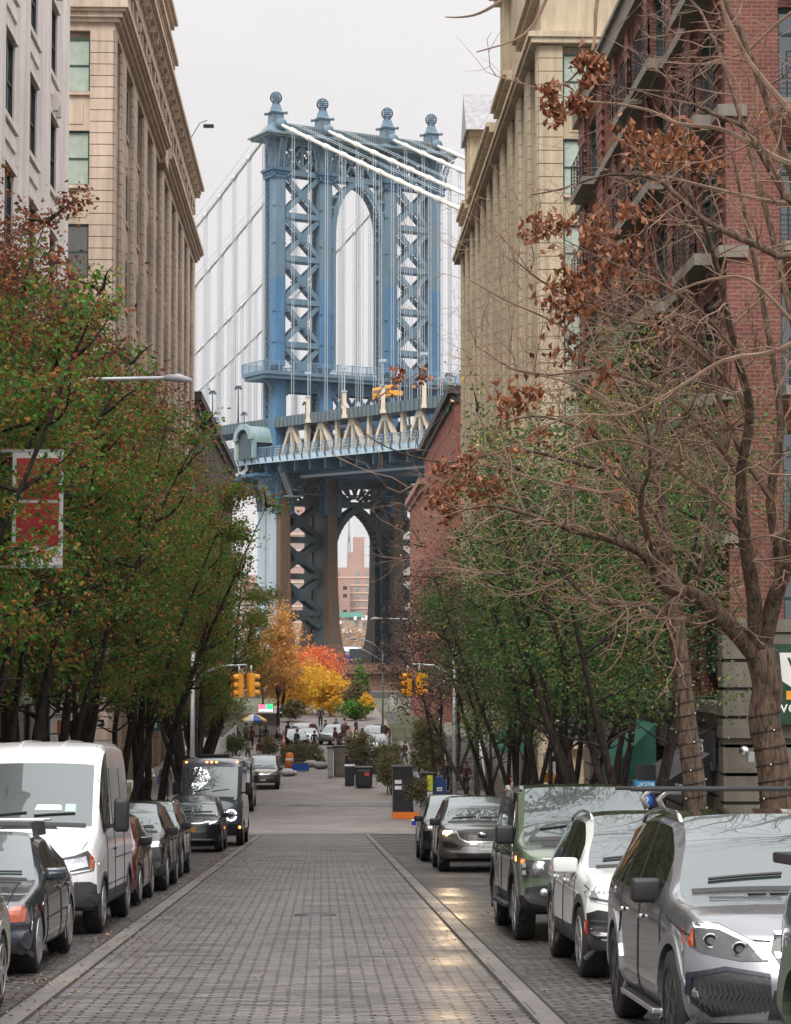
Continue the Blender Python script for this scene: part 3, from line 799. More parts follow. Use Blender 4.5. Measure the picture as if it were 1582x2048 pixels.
# ================================================================ SUSPENSION BRIDGE
def bmet(name, col, rust, ra=.5):
    m, nt, b = newmat(name)
    tc = nd(nt, 'ShaderNodeTexCoord'); mp = nd(nt, 'ShaderNodeMapping'); mp.inputs['Scale'].default_value = (.9, .9, .12)
    nt.links.new(tc.outputs['Object'], mp.inputs['Vector'])
    n1 = nd(nt, 'ShaderNodeTexNoise', Scale=.9, Detail=8.0, Roughness=.7); nt.links.new(mp.outputs['Vector'], n1.inputs['Vector'])
    r = nd(nt, 'ShaderNodeValToRGB'); nt.links.new(n1.outputs['Fac'], r.inputs['Fac'])
    e = r.color_ramp.elements; e[0].position = .3; e[0].color = c4([c*.8 for c in col]); e[1].position = .52; e[1].color = c4(col)
    e2 = e.new(ra); e2.color = c4([min(1, c*1.12) for c in col]); e3 = e.new(min(.98, ra+.13)); e3.color = c4(rust)
    nt.links.new(r.outputs['Color'], b.inputs['Base Color']); b.inputs['Roughness'].default_value = .55
    return m
M_BR = bmet('grey_blue_bridge_paint', (.105, .175, .23), (.19, .14, .10), .58)
M_BRB = bmet('fresh_blue_bridge_paint', (.055, .155, .275), (.12, .18, .23), .56)
M_BRD = bmet('dark_blue_bridge_paint', (.045, .11, .18), (.06, .09, .12), .6)
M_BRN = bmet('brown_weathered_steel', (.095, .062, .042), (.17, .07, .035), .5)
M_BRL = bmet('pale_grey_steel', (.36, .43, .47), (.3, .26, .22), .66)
M_BRK = bmet('dark_lattice_steel', (.05, .075, .085), (.1, .07, .05), .6)  # dark blue-grey steel with brown patches
M_CREAM = bmet('cream_truss_paint', (.62, .54, .42), (.45, .36, .27), .62)
M_CABL = simple('wrapped_cable_paint', (.64, .62, .56), rough=.6, scale=.3)
M_MASON = brick('granite_pier_masonry', (.3, .18, .11), (.22, .13, .08), (.12, .08, .06), bw=2.4, bh=1.1, ms=.06)
BX, BY, BA = 5.2, 357.0, R(28.6)
BR = empty('suspension_bridge', (BX, BY, 0), BA, 'blue steel suspension bridge with arched lattice tower, ball finials and truss deck', 'bridge')
# local frame: x across the tower, -y towards Brooklyn (nearer, to the right)
CX = [-14.63, -6.1, 6.1, 14.63]
ZP = 45.2
def lattice(mb, p0, p1, w, n, t=.16, ax=(1, 0, 0), chord=.28):
    """flat laced strip between two end points: two chords with X lacing"""
    p0 = Vector(p0); p1 = Vector(p1); ax = Vector(ax).normalized()*w/2
    mb.beam(p0-ax, p1-ax, chord, chord); mb.beam(p0+ax, p1+ax, chord, chord)
    for i in range(n):
        a = p0.lerp(p1, i/n); b = p0.lerp(p1, (i+1)/n)
        mb.beam(a-ax, b+ax, t, t*.7); mb.beam(a+ax, b-ax, t, t*.7); mb.beam(a-ax, a+ax, t, t*.7)
def octa(mb, x, w, y0, y1, z0, z1, ch=.35):
    poly = [(x-w/2+ch, y0), (x+w/2-ch, y0), (x+w/2, y0+ch), (x+w/2, y1), (x-w/2, y1), (x-w/2, y0+ch)]
    mb.prism(poly, 'z', z0, z1)
for x in CX:
    # upper shafts: grey above, fresh blue below, laced back chord
    a = MB(); octa(a, x, 2.3, -1.6, -.2, 60.6, 83.2)
    for z_ in (66, 72): a.box(x-1.18, x+1.18, -1.63, -.6, z_, z_+.12)
    col = a.build('tower_column', M_BR, BR)
    a = MB(); octa(a, x, 2.32, -1.62, -.2, ZP+1.2, 60.6)
    for z_ in (50, 55): a.box(x-1.2, x+1.2, -1.66, -.6, z_, z_+.12)
    a.build('blue_casing', M_BRB, col)
    a = MB()
    for xs in (-1.05, 1.05): lattice(a, (x+xs, .55, ZP), (x+xs, .55, 82.5), 1.5, 42, .13, (0, 1, 0), .22)
    a.box(x-1.15, x+1.15, 1.2, 1.5, ZP, 82.5)
    a.build('lacing', M_BR, col)
    # blue collar band at the bracket foot
    a = MB(); a.box(x-1.5, x+1.5, -1.95, 1.8, 77.2, 77.7); a.box(x-1.75, x+1.75, -2.2, 2.0, 77.7, 78.1); a.box(x-1.4, x+1.4, -1.8, 1.7, 76.6, 77.2)
    for k in (-1, 1): a.sphere((x+k*1.3, -1.9, 76.9), .28, 8, 5); 
    a.build('collar', M_BRD, BR)
    # lattice brackets spreading under the cornice
    a = MB()
    for sx_ in (-1, 1):
        pts = [(x+sx_*1.5, -1.4, 78.2), (x+sx_*1.6, -1.5, 80), (x+sx_*2.1, -1.7, 81.6), (x+sx_*2.9, -1.9, 82.8)]
        for p_, q_ in zip(pts[:-1], pts[1:]): lattice(a, p_, q_, .9, 3, .11, (1, 0, 0), .2)
    for yy in (-1, ):
        for p_, q_ in zip([(x, -1.9, 78.2), (x, -2.1, 80.4), (x, -2.9, 82.8)][:-1], [(x, -1.9, 78.2), (x, -2.1, 80.4), (x, -2.9, 82.8)][1:]): lattice(a, p_, q_, 1.0, 3, .11, (1, 0, 0), .2)
    a.build('bracket', M_BR, BR)
    # pedestal, cap, ball finial
    a = MB()
    def ring(w0, w1, z0, z1):
        v = [(x+sx_*w, sy_*w, z) for w, z in ((w0, z0), (w1, z1)) for sx_, sy_ in ((-1, -1), (1, -1), (1, 1), (-1, 1))]
        a.add(v, [(0, 3, 2, 1), (4, 5, 6, 7), (0, 1, 5, 4), (1, 2, 6, 5), (2, 3, 7, 6), (3, 0, 4, 7)])
    ring(2.7, 1.9, 83.8, 84.2); ring(1.85, 1.35, 84.2, 85.0); ring(1.3, 1.0, 85.0, 85.6); ring(.99, .93, 85.6, 87.1); ring(1.1, 1.25, 87.1, 87.35); ring(1.2, .9, 87.35, 87.6)
    ring(.8, .45, 87.6, 88.9)
    a.box(x-.5, x+.5, -1.08, -.9, 85.9, 86.8)
    a.lathe((x, -2.2, 85.2), [(.9, 0), (.95, .4), (.75, .7), (.75, 1.6)], 12, 'y')
    for k in (-1, 1):
        for q_ in (-1, 1): a.sphere((x+k*1.25, q_*1.25, 87.3), .28, 8, 5)
    pd = a.build('pedestal', M_BR, BR)
    a = MB(); c = Vector((x, 0, 89.85)); r_ = .95
    for k in range(6):
        t = math.pi*k/6; pts = [c+Vector((math.cos(t)*math.cos(u)*r_, math.sin(t)*math.cos(u)*r_, math.sin(u)*r_)) for u in [2*math.pi*i/16 for i in range(17)]]
        a.tube(pts, .07, 4, False)
    for h in (-.6, -.3, 0, .3, .6):
        rr = math.sqrt(r_*r_-h*h); a.tube([c+Vector((math.cos(u)*rr, math.sin(u)*rr, h)) for u in [2*math.pi*i/16 for i in range(17)]], .07, 4, False)
    a.lathe(c-Vector((0, 0, 1.1)), [(.45, 0), (.6, .12), (.5, .3)], 10)
    a.build('ball_finial', M_BRD, pd)
# cornice between the pedestals
a = MB()
a.box(-17.6, 17.6, -3.1, 3.1, 82.9, 83.25); a.box(-18.0, 18.0, -3.5, 3.5, 83.25, 83.5); a.box(-16.8, 16.8, -2.7, 2.7, 83.5, 83.8)
a.box(-16.3, 16.3, -1.9, 1.9, 83.8, 84.1); a.box(-14, 14, -1.5, 1.5, 84.1, 85.2); a.box(-14.3, 14.3, -1.75, 1.75, 85.2, 85.5)
for i in range(70): a.box(-13.7+.4*i, -13.55+.4*i, -1.95, -1.5, 84.15, 85.15)
for i in range(84): a.box(-17.5+.42*i, -17.3+.42*i, -3.3, -3.1, 82.92, 83.2)
a.build('cornice', bmet('tower_cornice_paint', (.15, .2, .22), (.26, .22, .13), .55), BR)
# top lattice truss
a = MB()
for yy in (-.9, .9):
    a.box(-15, 15, yy-.25, yy+.25, 77.3, 78.2); a.box(-15, 15, yy-.25, yy+.25, 82.1, 82.9)
for x0, x1, n in ((-13.5, -7.2, 2), (-5, 5, 4), (7.2, 13.5, 2)):
    for i in range(n):
        xa = x0+(x1-x0)*i/n; xb = x0+(x1-x0)*(i+1)/n
        for yy in (-.9, .9):
            a.beam((xa, yy, 78.2), (xb, yy, 82.1), .4, .35, (0, 1, 0)); a.beam((xb, yy, 78.2), (xa, yy, 82.1), .4, .35, (0, 1, 0))
            a.beam((xb, yy, 78.2), (xb, yy, 82.1), .45, .4, (0, 1, 0))
        for k in range(3):
            xk = xa+(xb-xa)*(k+.5)/3
            for zz in (79, 80.1, 81.2):
                a.beam((xk-.5, .2, zz-.5), (xk+.5, .2, zz+.5), .16, .16); a.beam((xk+.5, .2, zz-.5), (xk-.5, .2, zz+.5), .16, .16)
a.build('top_truss', M_BR, BR)
# X braced side panels
def xpanel(x0, x1, z0, z1, mat, w=.75, perf=True):
    a = MB(); cx, cz = (x0+x1)/2, (z0+z1)/2
    for yy in (-1.0, .9):
        a.beam((x0, yy, z0), (x1, yy, z1), w, .3, (0, 1, 0)); a.beam((x0, yy, z1), (x1, yy, z0), w, .3, (0, 1, 0))
        a.prism([(cx-1.05, cz), (cx-.35, cz-.75), (cx+.35, cz-.75), (cx+1.05, cz), (cx+.35, cz+.75), (cx-.35, cz+.75)], 'y', yy-.2, yy+.2)
    for i in range(7):
        f = (i+.5)/7
        for (za, zb_) in ((z0, z1), (z1, z0)):
            x = x0+(x1-x0)*f; z = za+(zb_-za)*f
            a.beam((x, -1, z), (x, .9, z), .35, .12)
    a.build('cross_brace', mat, BR)
for (x0, x1) in ((-13.5, -7.2), (7.2, 13.5)):
    for i in range(5):
        xpanel(x0, x1, 70.8-6.95*i+.4, 77.3-6.95*i, M_BR)
        a = MB()
        for yy in (-1.0, .9): a.box(x0, x1, yy-.3, yy+.3, 70.3-6.95*i, 71.2-6.95*i)
        if i < 4: a.build('strut', M_BR, BR)
# laced inner edge strips of the middle opening
def arch(z_sp, z_ap, hw, x_in, mat, th, yw, name, z_bot, peak=0.0):
    a = MB(); n = 22
    def pt(t, r_): # t 0..1 left to right
        ang = math.pi*(1-t); c_, s_ = math.cos(ang), math.sin(ang)
        x = c_*(hw+r_); z = z_sp+(z_ap-z_sp+r_)*(s_**(.8))+peak*(1-abs(c_))**2
        return x, z
    for i in range(n):
        p0, p1 = pt(i/n, 0), pt((i+1)/n, 0); q0, q1 = pt(i/n, th), pt((i+1)/n, th)
        for (ya, yb) in ((-yw, -yw+.4), (yw-.4, yw)):
            vs = [(p0[0], ya, p0[1]), (p1[0], ya, p1[1]), (q1[0], ya, q1[1]), (q0[0], ya, q0[1]), (p0[0], yb, p0[1]), (p1[0], yb, p1[1]), (q1[0], yb, q1[1]), (q0[0], yb, q0[1])]
            a.add(vs, [(0, 1, 2, 3), (7, 6, 5, 4), (0, 4, 5, 1), (1, 5, 6, 2), (2, 6, 7, 3), (3, 7, 4, 0)])
        a.beam((p0[0], -yw, p0[1]), (p1[0], yw, p1[1]), .14, .14); a.beam((p1[0], -yw, p1[1]), (p0[0], yw, p0[1]), .14, .14)
    for s_ in (-1, 1):
        for (ya, yb) in ((-yw, -yw+.4), (yw-.4, yw)):
            a.box(min(s_*hw, s_*(hw+th)), max(s_*hw, s_*(hw+th)), ya, yb, z_bot, z_sp)
    o_ = a.build(name, mat, BR)
    return pt
pt = arch(67.5, 76.2, 4.25, 6.1, M_BR, .85, 1.3, 'upper_arch', ZP+1, peak=.5)
a = MB()
for s_ in (-1, 1):
    a.box(min(s_*4.3, s_*5.0), max(s_*4.3, s_*5.0), -1.2, 1.2, 61.8, 62.6)
    a.beam((s_*5, -1, 77.2), (s_*2.6, -1, 75.2), .6, .3, (0, 1, 0)); a.beam((s_*5, -1, 70.5), (s_*4.6, -1, 70.5), .7, .5)
    a.beam((s_*5, -1, 74.6), (s_*3.8, -1, 74.6), .55, .4); a.beam((s_*1.6, -1, 77.2), (s_*1.6, -1, 76.6), .45, .4)
    a.beam((s_*5, -1, 73), (s_*4.2, -1, 72.4), .5, .4)
a.build('spandrel_brace', M_BR, BR)
for s_ in (-1, 1):
    a = MB(); lattice(a, (s_*4.65, .4, ZP+1), (s_*4.65, .4, 67.5), 1.5, 24, .13, (0, 1, 0), .2)
    a.build('laced_strip', M_BR, BR)
# walkway platform round the tower
a = MB()
a.box(-18.6, 18.6, -3.9, 3.9, 44.6, 45.2); a.box(-18.3, 18.3, -3.6, 3.6, 44.0, 44.6)
a.build('platform', M_BR, BR)
a = MB()
def railrun(mb, p0, p1, h, npost, mesh=True, t=.08):
    p0 = Vector(p0); p1 = Vector(p1)
    mb.beam(p0+Vector((0, 0, h)), p1+Vector((0, 0, h)), t*1.5, t*1.5)
    for k in range(npost+1):
        p = p0.lerp(p1, k/npost); mb.beam(p, p+Vector((0, 0, h)), t*1.6, t*1.6)
    if mesh:
        for f in (.2, .4, .6, .8): mb.beam(p0+Vector((0, 0, h*f)), p1+Vector((0, 0, h*f)), t*.6, t*.6)
        m = npost*8
        for k in range(m): p = p0.lerp(p1, (k+.5)/m); mb.beam(p, p+Vector((0, 0, h)), t*.5, t*.5)
for s_ in (-1, 1):
    railrun(a, (-18.6, s_*3.9, 45.2), (18.6, s_*3.9, 45.2), 1.5, 14)
    railrun(a, (s_*18.6, -3.9, 45.2), (s_*18.6, 3.9, 45.2), 1.5, 3)
a.build('platform_railing', bmet('rail_blue_paint', (.16, .28, .38), (.2, .28, .33), .6), BR)
# columns between deck and platform, portal bracing
for x in CX:
    a = MB(); octa(a, x, 2.4, -1.9, -.4, 30, 44.0); a.box(x-1.15, x+1.15, 1.3, 1.8, 30, 44)
    cl = a.build('tower_column', M_BRB, BR)
    a = MB()
    for xs in (-1.1, 1.1): lattice(a, (x+xs, .5, 30.5), (x+xs, .5, 44), 1.7, 9, .15, (0, 1, 0), .24)
    for k in (-1, 1):
        for j in range(5):
            t0, t1 = j/5*math.pi/2, (j+1)/5*math.pi/2
            a.beam((x+k*(1.3+2.2*(1-math.cos(t0))), -1.5, 41.6+2.4*math.sin(t0)), (x+k*(1.3+2.2*(1-math.cos(t1))), -1.5, 41.6+2.4*math.sin(t1)), .4, .3)
    a.build('lacing', M_BR, cl)
a = MB()
a.box(-14, 14, -1.6, -1.2, 42.2, 44); a.box(-14, 14, 1.0, 1.4, 42.2, 44)
for (x0, x1) in ((-4.9, 4.9), ):
    a.box(x0, x1, -1.4, 1.2, 36.8, 38.6)
    for i in range(4):
        xa = x0+(x1-x0)*i/4; xb = x0+(x1-x0)*(i+1)/4
        a.beam((xa, -1.2, 38.6), (xb, -1.2, 42.2), .5, .4, (0, 1, 0)); a.beam((xb, -1.2, 38.6), (xa, -1.2, 42.2), .5, .4, (0, 1, 0))
a.build('portal_truss', M_BRD, BR)
# main cables and suspenders
def zb_cable(t): return 85.8-.416*t
def zl_cable(s): return 85.8-.43*s+.00075*s*s
def deckz(y): return 37.6+(.027*y if y < 0 else .02*y-.00006*y*y)      # top of the upper chord
for x in CX:
    a = MB(); pts = []; rad = []
    for i in range(0, 41):
        t = 2.2+(140-2.2)*i/40; pts.append((x, -t, zb_cable(t)+.00012*(t-70)**2-.55))
    a.tube(pts, .31, 8)
    for i in range(26):
        t = 6+5.5*i; z = zb_cable(t)+.00012*(t-70)**2-.55; d = Vector((0, -1, -.416)).normalized()
        c = Vector((x, -t, z)); a.tube([c-d*.75, c+d*.75], .43, 8)
    pts = [(x, 2+s, zl_cable(s+2)) for s in [i*5.0 for i in range(46)]]
    a.tube(pts, .28, 7)
    for i in range(40):
        s = 4+5.5*i; z = zl_cable(s); d = Vector((0, 1, -.43+.0015*s)).normalized(); c = Vector((x, s, z)); a.tube([c-d*.5, c+d*.5], .37, 7)
    cb = a.build('main_cable', M_CABL, BR)
    a = MB()
    for sgn, fn, L in ((-1, lambda t: zb_cable(t)+.00012*(t-70)**2-.55, 138), (1, zl_cable, 225)):
        for dx in (-.5, .5):
            pp = [(x+dx, sgn*(3+i*(L-3)/30), fn(3+i*(L-3)/30)+1.25) for i in range(31)]
            a.tube(pp, .035, 3, False)
    a.build('hand_line', M_BRL, cb)
nsus = 0
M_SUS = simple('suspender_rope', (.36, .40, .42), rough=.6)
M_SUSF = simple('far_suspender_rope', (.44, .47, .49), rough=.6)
for x in CX:
    for i in range(24):
        s = 4+5.5*i; a = MB()
        for dx in (-.22, .22):
            for dy in (-.25, .25): a.beam((x+dx, s+dy, zl_cable(s)), (x+dx, s+dy, deckz(s)-.5), .07, .07)
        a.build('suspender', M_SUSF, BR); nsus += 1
    a = MB()
    for i in range(13):
        t = 6+5.5*i
        for dx in (-.2, .2): a.beam((x+dx, -t, zb_cable(t)-.3), (x+dx, -t, deckz(-t)-.5), .08, .08)
    o_ = a.build('suspender_bundle', M_SUS, BR); o_['kind'] = 'stuff'
# deck ------------------------------------------------
def seg(mb, x0, x1, ya, yb, dz0, dz1):
    """sloping slab following the deck"""
    n = max(1, int(abs(yb-ya)/12))
    for i in range(n):
        a0 = ya+(yb-ya)*i/n; a1 = ya+(yb-ya)*(i+1)/n; za, zc = deckz(a0), deckz(a1)
        vs = [(x0, a0, za+dz0), (x1, a0, za+dz0), (x1, a0, za+dz1), (x0, a0, za+dz1), (x0, a1, zc+dz0), (x1, a1, zc+dz0), (x1, a1, zc+dz1), (x0, a1, zc+dz1)]
        mb.add(vs, [(0, 1, 2, 3), (7, 6, 5, 4), (0, 4, 5, 1), (1, 5, 6, 2), (2, 6, 7, 3), (3, 7, 4, 0)])
Y0, Y1 = -75, 225
a = MB()
for (xa, xb) in ((-15.4, -5.3), (5.3, 15.4)):
    seg(a, xa, xb, Y0, Y1, -.5, -.1)
seg(a, -15.7, -15.35, Y0, Y1, -1.25, .35); seg(a, 15.35, 15.7, Y0, Y1, -1.25, .35)
for i in range(int((60-Y0)/1.25)):
    y = Y0+1.25*i; z = deckz(y); a.box(-15.85, -15.68, y, y+.12, z-1.2, z+.3)
a.build('upper_roadway', bmet('roadway_edge_paint', (.10, .14, .155), (.12, .12, .11), .6), BR)
a = MB(); seg(a, -17.6, 17.6, Y0, Y1, -6.6, -6.1)
for i in range(int((Y1-Y0)/4.85)):
    y = Y0+4.85*i; z = deckz(y)
    if y < 60:
        a.box(-17.4, 17.4, y-.2, y+.2, z-8.6, z-6.6)
        # s-curved outriggers below the footway
        for j in range(5):
            f0, f1 = j/5, (j+1)/5
            a.beam((-18.2+5*f0, y, z-6.7-1.6*(f0**.6)), (-18.2+5*f1, y, z-6.7-1.6*(f1**.6)), .25, .22)
    else: a.box(-17, 17, y-.3, y+.3, z-8, z-6.6)
seg(a, -13.0, -12.5, Y0, 60, -8.9, -8.2); seg(a, 12.5, 13, Y0, 60, -8.9, -8.2)
seg(a, -8, 8, Y0, 60, -9.1, -8.7)
a.build('lower_deck', M_BRD, BR)
a = MB(); seg(a, -13.2, -12.6, -60, -6, -9.3, -8.95); a.build('maintenance_rail', M_BRL, BR)
# cream stiffening trusses: A frames, verticals, chords
for x, zz in ((-14.63, 1), (-6.1, 0), (6.1, 0), (14.63, 0)):
    a = MB(); b = MB()
    ypk = [-6+9.75-9.75*i for i in range(8)] if zz else [-6-9.75*i for i in range(7)]
    for y in ypk:
        z = deckz(y); w_ = .62 if zz else .5
        for sg in (-1, 1):
            a.beam((x, y+sg*.35, z-1.3), (x, y+sg*3.6, z-6.2), w_, .6, (0, 1, 0)) if not zz else a.beam((x, y+sg*.4, z-1.3), (x, y+sg*3.7, z-6.2), .62, .62, (1, 0, 0))
        a.beam((x, y, z-1.2), (x, y, z-6.2), .5, .45); a.box(x-.36, x+.36, y-.8, y+.8, z-2.2, z-1.25)
        y2 = y+4.87; z2 = deckz(y2); a.beam((x, y2, z2-1.2), (x, y2, z2-6.2), .6, .7)
    a.build('stiffening_truss', M_CREAM if zz else bmet('inner_truss_paint%d' % (zz+int(x)), (.12, .14, .15), (.1, .1, .1)), BR)
a = MB()
for i in range(36):
    y = 14+4.85*i; z = deckz(y); a.beam((-14.6, y, z-1.2), (-14.6, y+2.4 if i % 2 else y-2.4, z-6.2), .5, .5); a.beam((-14.6, y, z-1.2), (-14.6, y, z-6.2), .45, .45)
a.build('stiffening_truss', M_CREAM, BR)
# hand rail of cream bars at the inner footway
a = MB()
for i in range(60): y = 6-1.0*i; z = deckz(y)-6.1; a.beam((-15.6, y, z), (-15.6, y, z+1.5), .07, .07)
for h in (.5, 1.0, 1.5): a.beam((-15.6, 6, deckz(6)-6.1+h), (-15.6, -60, deckz(-60)-6.1+h), .08, .08)
a.build('inner_railing', M_CREAM, BR)
# footway fascia and blue mesh fence with curved posts
M_FAS = bmet('pale_blue_fascia_paint', (.38, .50, .58), (.34, .42, .46), .6)
a = MB(); seg(a, -18.5, -18.2, Y0, 60, -7.1, -6.2); seg(a, 18.2, 18.5, Y0, 60, -7.1, -6.2)
a.build('fascia', M_FAS, BR)
a = MB()
seg(a, -18.42, -18.32, Y0, 60, -4.65, -4.55)
for h in range(7): seg(a, -18.38, -18.35, Y0, 60, -6.1+h*.22, -6.07+h*.22)
for i in range(int((60-Y0)/.45)):
    y = Y0+.45*i; z = deckz(y); a.beam((-18.37, y, z-6.2), (-18.37, y, z-4.6), .04, .04)
a.build('fence_mesh', bmet('fence_mesh_paint', (.22, .33, .4), (.22, .3, .36), .6), BR)
a = MB()
for i in range(int((60-Y0)/2.43)):
    y = Y0+2.43*i; z = deckz(y)
    for p_, q_ in (((-18.55, -6.9), (-18.75, -6.3)), ((-18.75, -6.3), (-18.55, -5.6)), ((-18.55, -5.6), (-18.45, -4.5))):
        a.beam((p_[0], y, z+p_[1]), (q_[0], y, z+q_[1]), .15, .18)
a.build('fence_post', M_BRD, BR)
# platform with balusters to the left of the tower and its S brackets
a = MB(); seg(a, -19.2, -16, 1.5, 14, -9.1, -8.9); seg(a, -19.3, -19.1, 1.5, 14, -9.0, -8.1)
for i in range(5):
    y = 2.6+2.7*i; z = deckz(y)
    for p_, q_ in (((-18.4, -7.1), (-18.2, -7.7)), ((-18.2, -7.7), (-18.9, -8.3)), ((-18.9, -8.3), (-19.0, -8.8))): a.beam((p_[0], y, z+p_[1]), (q_[0], y, z+q_[1]), .35, .4)
a.build('side_platform', M_BRL, BR)
# domed shelter on the footway beside the tower
a = MB(); n = 12
for sgn in (0,):
    for i in range(n):
        t0, t1 = math.pi*i/n, math.pi*(i+1)/n
        for (ra, rb, ya, yb) in ((2.3, 2.3, -1.5, 4.6),):
            vs = []
            for y in (ya, yb):
                for (t, r_) in ((t0, ra), (t1, ra), (t1, ra-.25), (t0, ra-.25)): vs.append((-17.7+0, y, 0))
        c0, s0, c1, s1 = math.cos(t0), math.sin(t0), math.cos(t1), math.sin(t1)
        def q(r_, c_, s_, x_): return (x_, 1.6+r_*c_*1.25, 34.4+r_*s_)
        for (r0, r1, xa, xb) in ((2.3, 2.1, -19.4, -14.9), (2.6, 1.7, -19.7, -19.3), (2.45, 2.1, -19.3, -19.1)):
            vs = [q(r0, c0, s0, xa), q(r0, c1, s1, xa), q(r1, c1, s1, xa), q(r1, c0, s0, xa), q(r0, c0, s0, xb), q(r0, c1, s1, xb), q(r1, c1, s1, xb), q(r1, c0, s0, xb)]
            a.add(vs, [(0, 1, 2, 3), (7, 6, 5, 4), (0, 4, 5, 1), (1, 5, 6, 2), (2, 6, 7, 3), (3, 7, 4, 0)])
a.box(-19.5, -14.9, 4.3, 4.6, 33.9, 34.5); a.box(-19.5, -14.9, -1.4, -1.1, 33.9, 34.5)
for y in (4.3, -1.3): a.box(-19.3, -18.7, y-.3, y+.3, 31.4, 34.2); a.box(-15.6, -15, y-.3, y+.3, 31.4, 34.2)
a.build('domed_shelter', bmet('shelter_copper', (.2, .29, .31), (.36, .42, .34), .5), BR)
a = MB(); a.box(-19.1, -16, -.7, 3.9, 31.4, 35.6); a.build('shelter_interior', M_BRK, BR)
# below the deck: heavy legs, X bracing, pointed arch
ZB = -1.0
def leg(x):
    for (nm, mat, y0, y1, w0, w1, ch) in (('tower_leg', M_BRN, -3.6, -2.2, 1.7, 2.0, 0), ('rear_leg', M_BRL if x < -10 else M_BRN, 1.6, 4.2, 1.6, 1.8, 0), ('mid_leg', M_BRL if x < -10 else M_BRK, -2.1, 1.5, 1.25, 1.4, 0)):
        a = MB(); zs = [(29.5, 0), (12, .15), (5, .5), (2, .95), (.3, 1.6), (ZB, 1.8)]
        for (z1, f1), (z0, f0) in zip(zs[:-1], zs[1:]):
            def rg(f):
                k = 1+f*.35; yc = (y0+y1)/2*(1+f*.42); hy = (y1-y0)/2*k; hx = (w0)/2*(1+f*.3)
                return x-hx, x+hx, yc-hy, yc+hy
            A, Bq = rg(f1), rg(f0)
            vs = [(A[0], A[2], z1), (A[1], A[2], z1), (A[1], A[3], z1), (A[0], A[3], z1), (Bq[0], Bq[2], z0), (Bq[1], Bq[2], z0), (Bq[1], Bq[3], z0), (Bq[0], Bq[3], z0)]
            a.add(vs, [(0, 1, 2, 3), (7, 6, 5, 4), (0, 4, 5, 1), (1, 5, 6, 2), (2, 6, 7, 3), (3, 7, 4, 0)])
        for z_ in (25, 20, 15, 10, 6): a.box(x-w0/2-.03, x+w0/2+.03, y0-.03, y1+.03, z_, z_+.1)
        a.build(nm, mat, BR)
for x in CX: leg(x)
a = MB()
for x in CX:
    for k in (-1, 1):
        a.box(x+k*1.2-.35, x+k*1.2+.35, -3.9, -2.0, 22.6, 29)
        for j in range(5):
            t0, t1 = j/5*math.pi/2, (j+1)/5*math.pi/2
            a.beam((x+k*(1.3+1.6*(1-math.cos(t0))), -3.4, 26.2+2.4*math.sin(t0)), (x+k*(1.3+1.6*(1-math.cos(t1))), -3.4, 26.2+2.4*math.sin(t1)), .5, .3)
a.build('leg_bracket', M_BRD, BR)
for (x0, x1) in ((-13.8, -6.9), (6.9, 13.8)):
    for i in range(4):
        z1 = 24.1-5.85*i; z0 = z1-4.95
        if i < 3 or 1:
            a = MB(); cx, cz = (x0+x1)/2, (z0+z1)/2
            if i < 3:
                for yy in (-.9, .9):
                    a.beam((x0, yy, z0), (x1, yy, z1), .85, .5, (0, 1, 0)); a.beam((x0, yy, z1), (x1, yy, z0), .85, .5, (0, 1, 0))
                    a.prism([(cx-1.5, cz), (cx-.5, cz-.95), (cx+.5, cz-.95), (cx+1.5, cz), (cx+.5, cz+.95), (cx-.5, cz+.95)], 'y', yy-.3, yy+.3)
            else:
                for yy in (-.9, .9):
                    a.beam((x0, yy, z1-1.9), (cx-1, yy, z1-.3), .7, .5, (0, 1, 0)); a.beam((cx+1, yy, z1-.3), (x1, yy, z1-1.9), .7, .5, (0, 1, 0)); a.beam((cx-1, yy, z1-.3), (cx+1, yy, z1-.3), .7, .5, (0, 1, 0))
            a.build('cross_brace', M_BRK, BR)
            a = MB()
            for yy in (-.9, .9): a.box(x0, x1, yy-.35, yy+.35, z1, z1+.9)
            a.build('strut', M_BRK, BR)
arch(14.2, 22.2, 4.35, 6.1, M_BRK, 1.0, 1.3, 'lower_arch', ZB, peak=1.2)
a = MB()
for yy in (-.9, .9):
    a.box(-5.3, 5.3, yy-.3, yy+.3, 24.1, 25.0); a.box(-14, 14, yy-.3, yy+.3, 27.3, 28.3)
    for s_ in (-1, 1):
        a.beam((s_*5.2, yy, 24), (s_*2.2, yy, 21.8), .7, .4, (0, 1, 0)); a.beam((s_*5.3, yy, 19.5), (s_*3.9, yy, 19.5), .6, .4)
    for i in range(8):
        t = math.pi*i/7; a.beam((math.cos(t)*1.4, yy, 25+math.sin(t)*.6), (math.cos(t)*4.2, yy, 25.2+math.sin(t)*2.3), .4, .3, (0, 1, 0))
    for (x0, x1) in ((-13.8, -6.9), (6.9, 13.8)):
        for i in range(3):
            xa = x0+(x1-x0)*i/3; xb = x0+(x1-x0)*(i+1)/3; a.beam((xa, yy, 25), (xb, yy, 27.3), .4, .3, (0, 1, 0)); a.beam((xb, yy, 25), (xa, yy, 27.3), .4, .3, (0, 1, 0))
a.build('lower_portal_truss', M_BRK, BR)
# big curved side bracket under the footway at the left
a = MB()
for yy in (-2.9, 2.9):
    pts = [(-15.7-3.8*(1-math.cos(t)), yy, 23.2+5.4*math.sin(t)) for t in [math.pi/2*i/8 for i in range(9)]]
    for p_, q_ in zip(pts[:-1], pts[1:]): lattice(a, p_, q_, .9, 2, .15, (1, 0, 0), .25)
    for p_ in pts[2:]: a.beam((-15.5, yy, 23.5+(p_[2]-23.2)*.4), p_, .25, .2)
a.box(-19.5, -15.4, -3.2, 3.2, 28.4, 28.9)
a.build('side_bracket', M_BRD, BR)
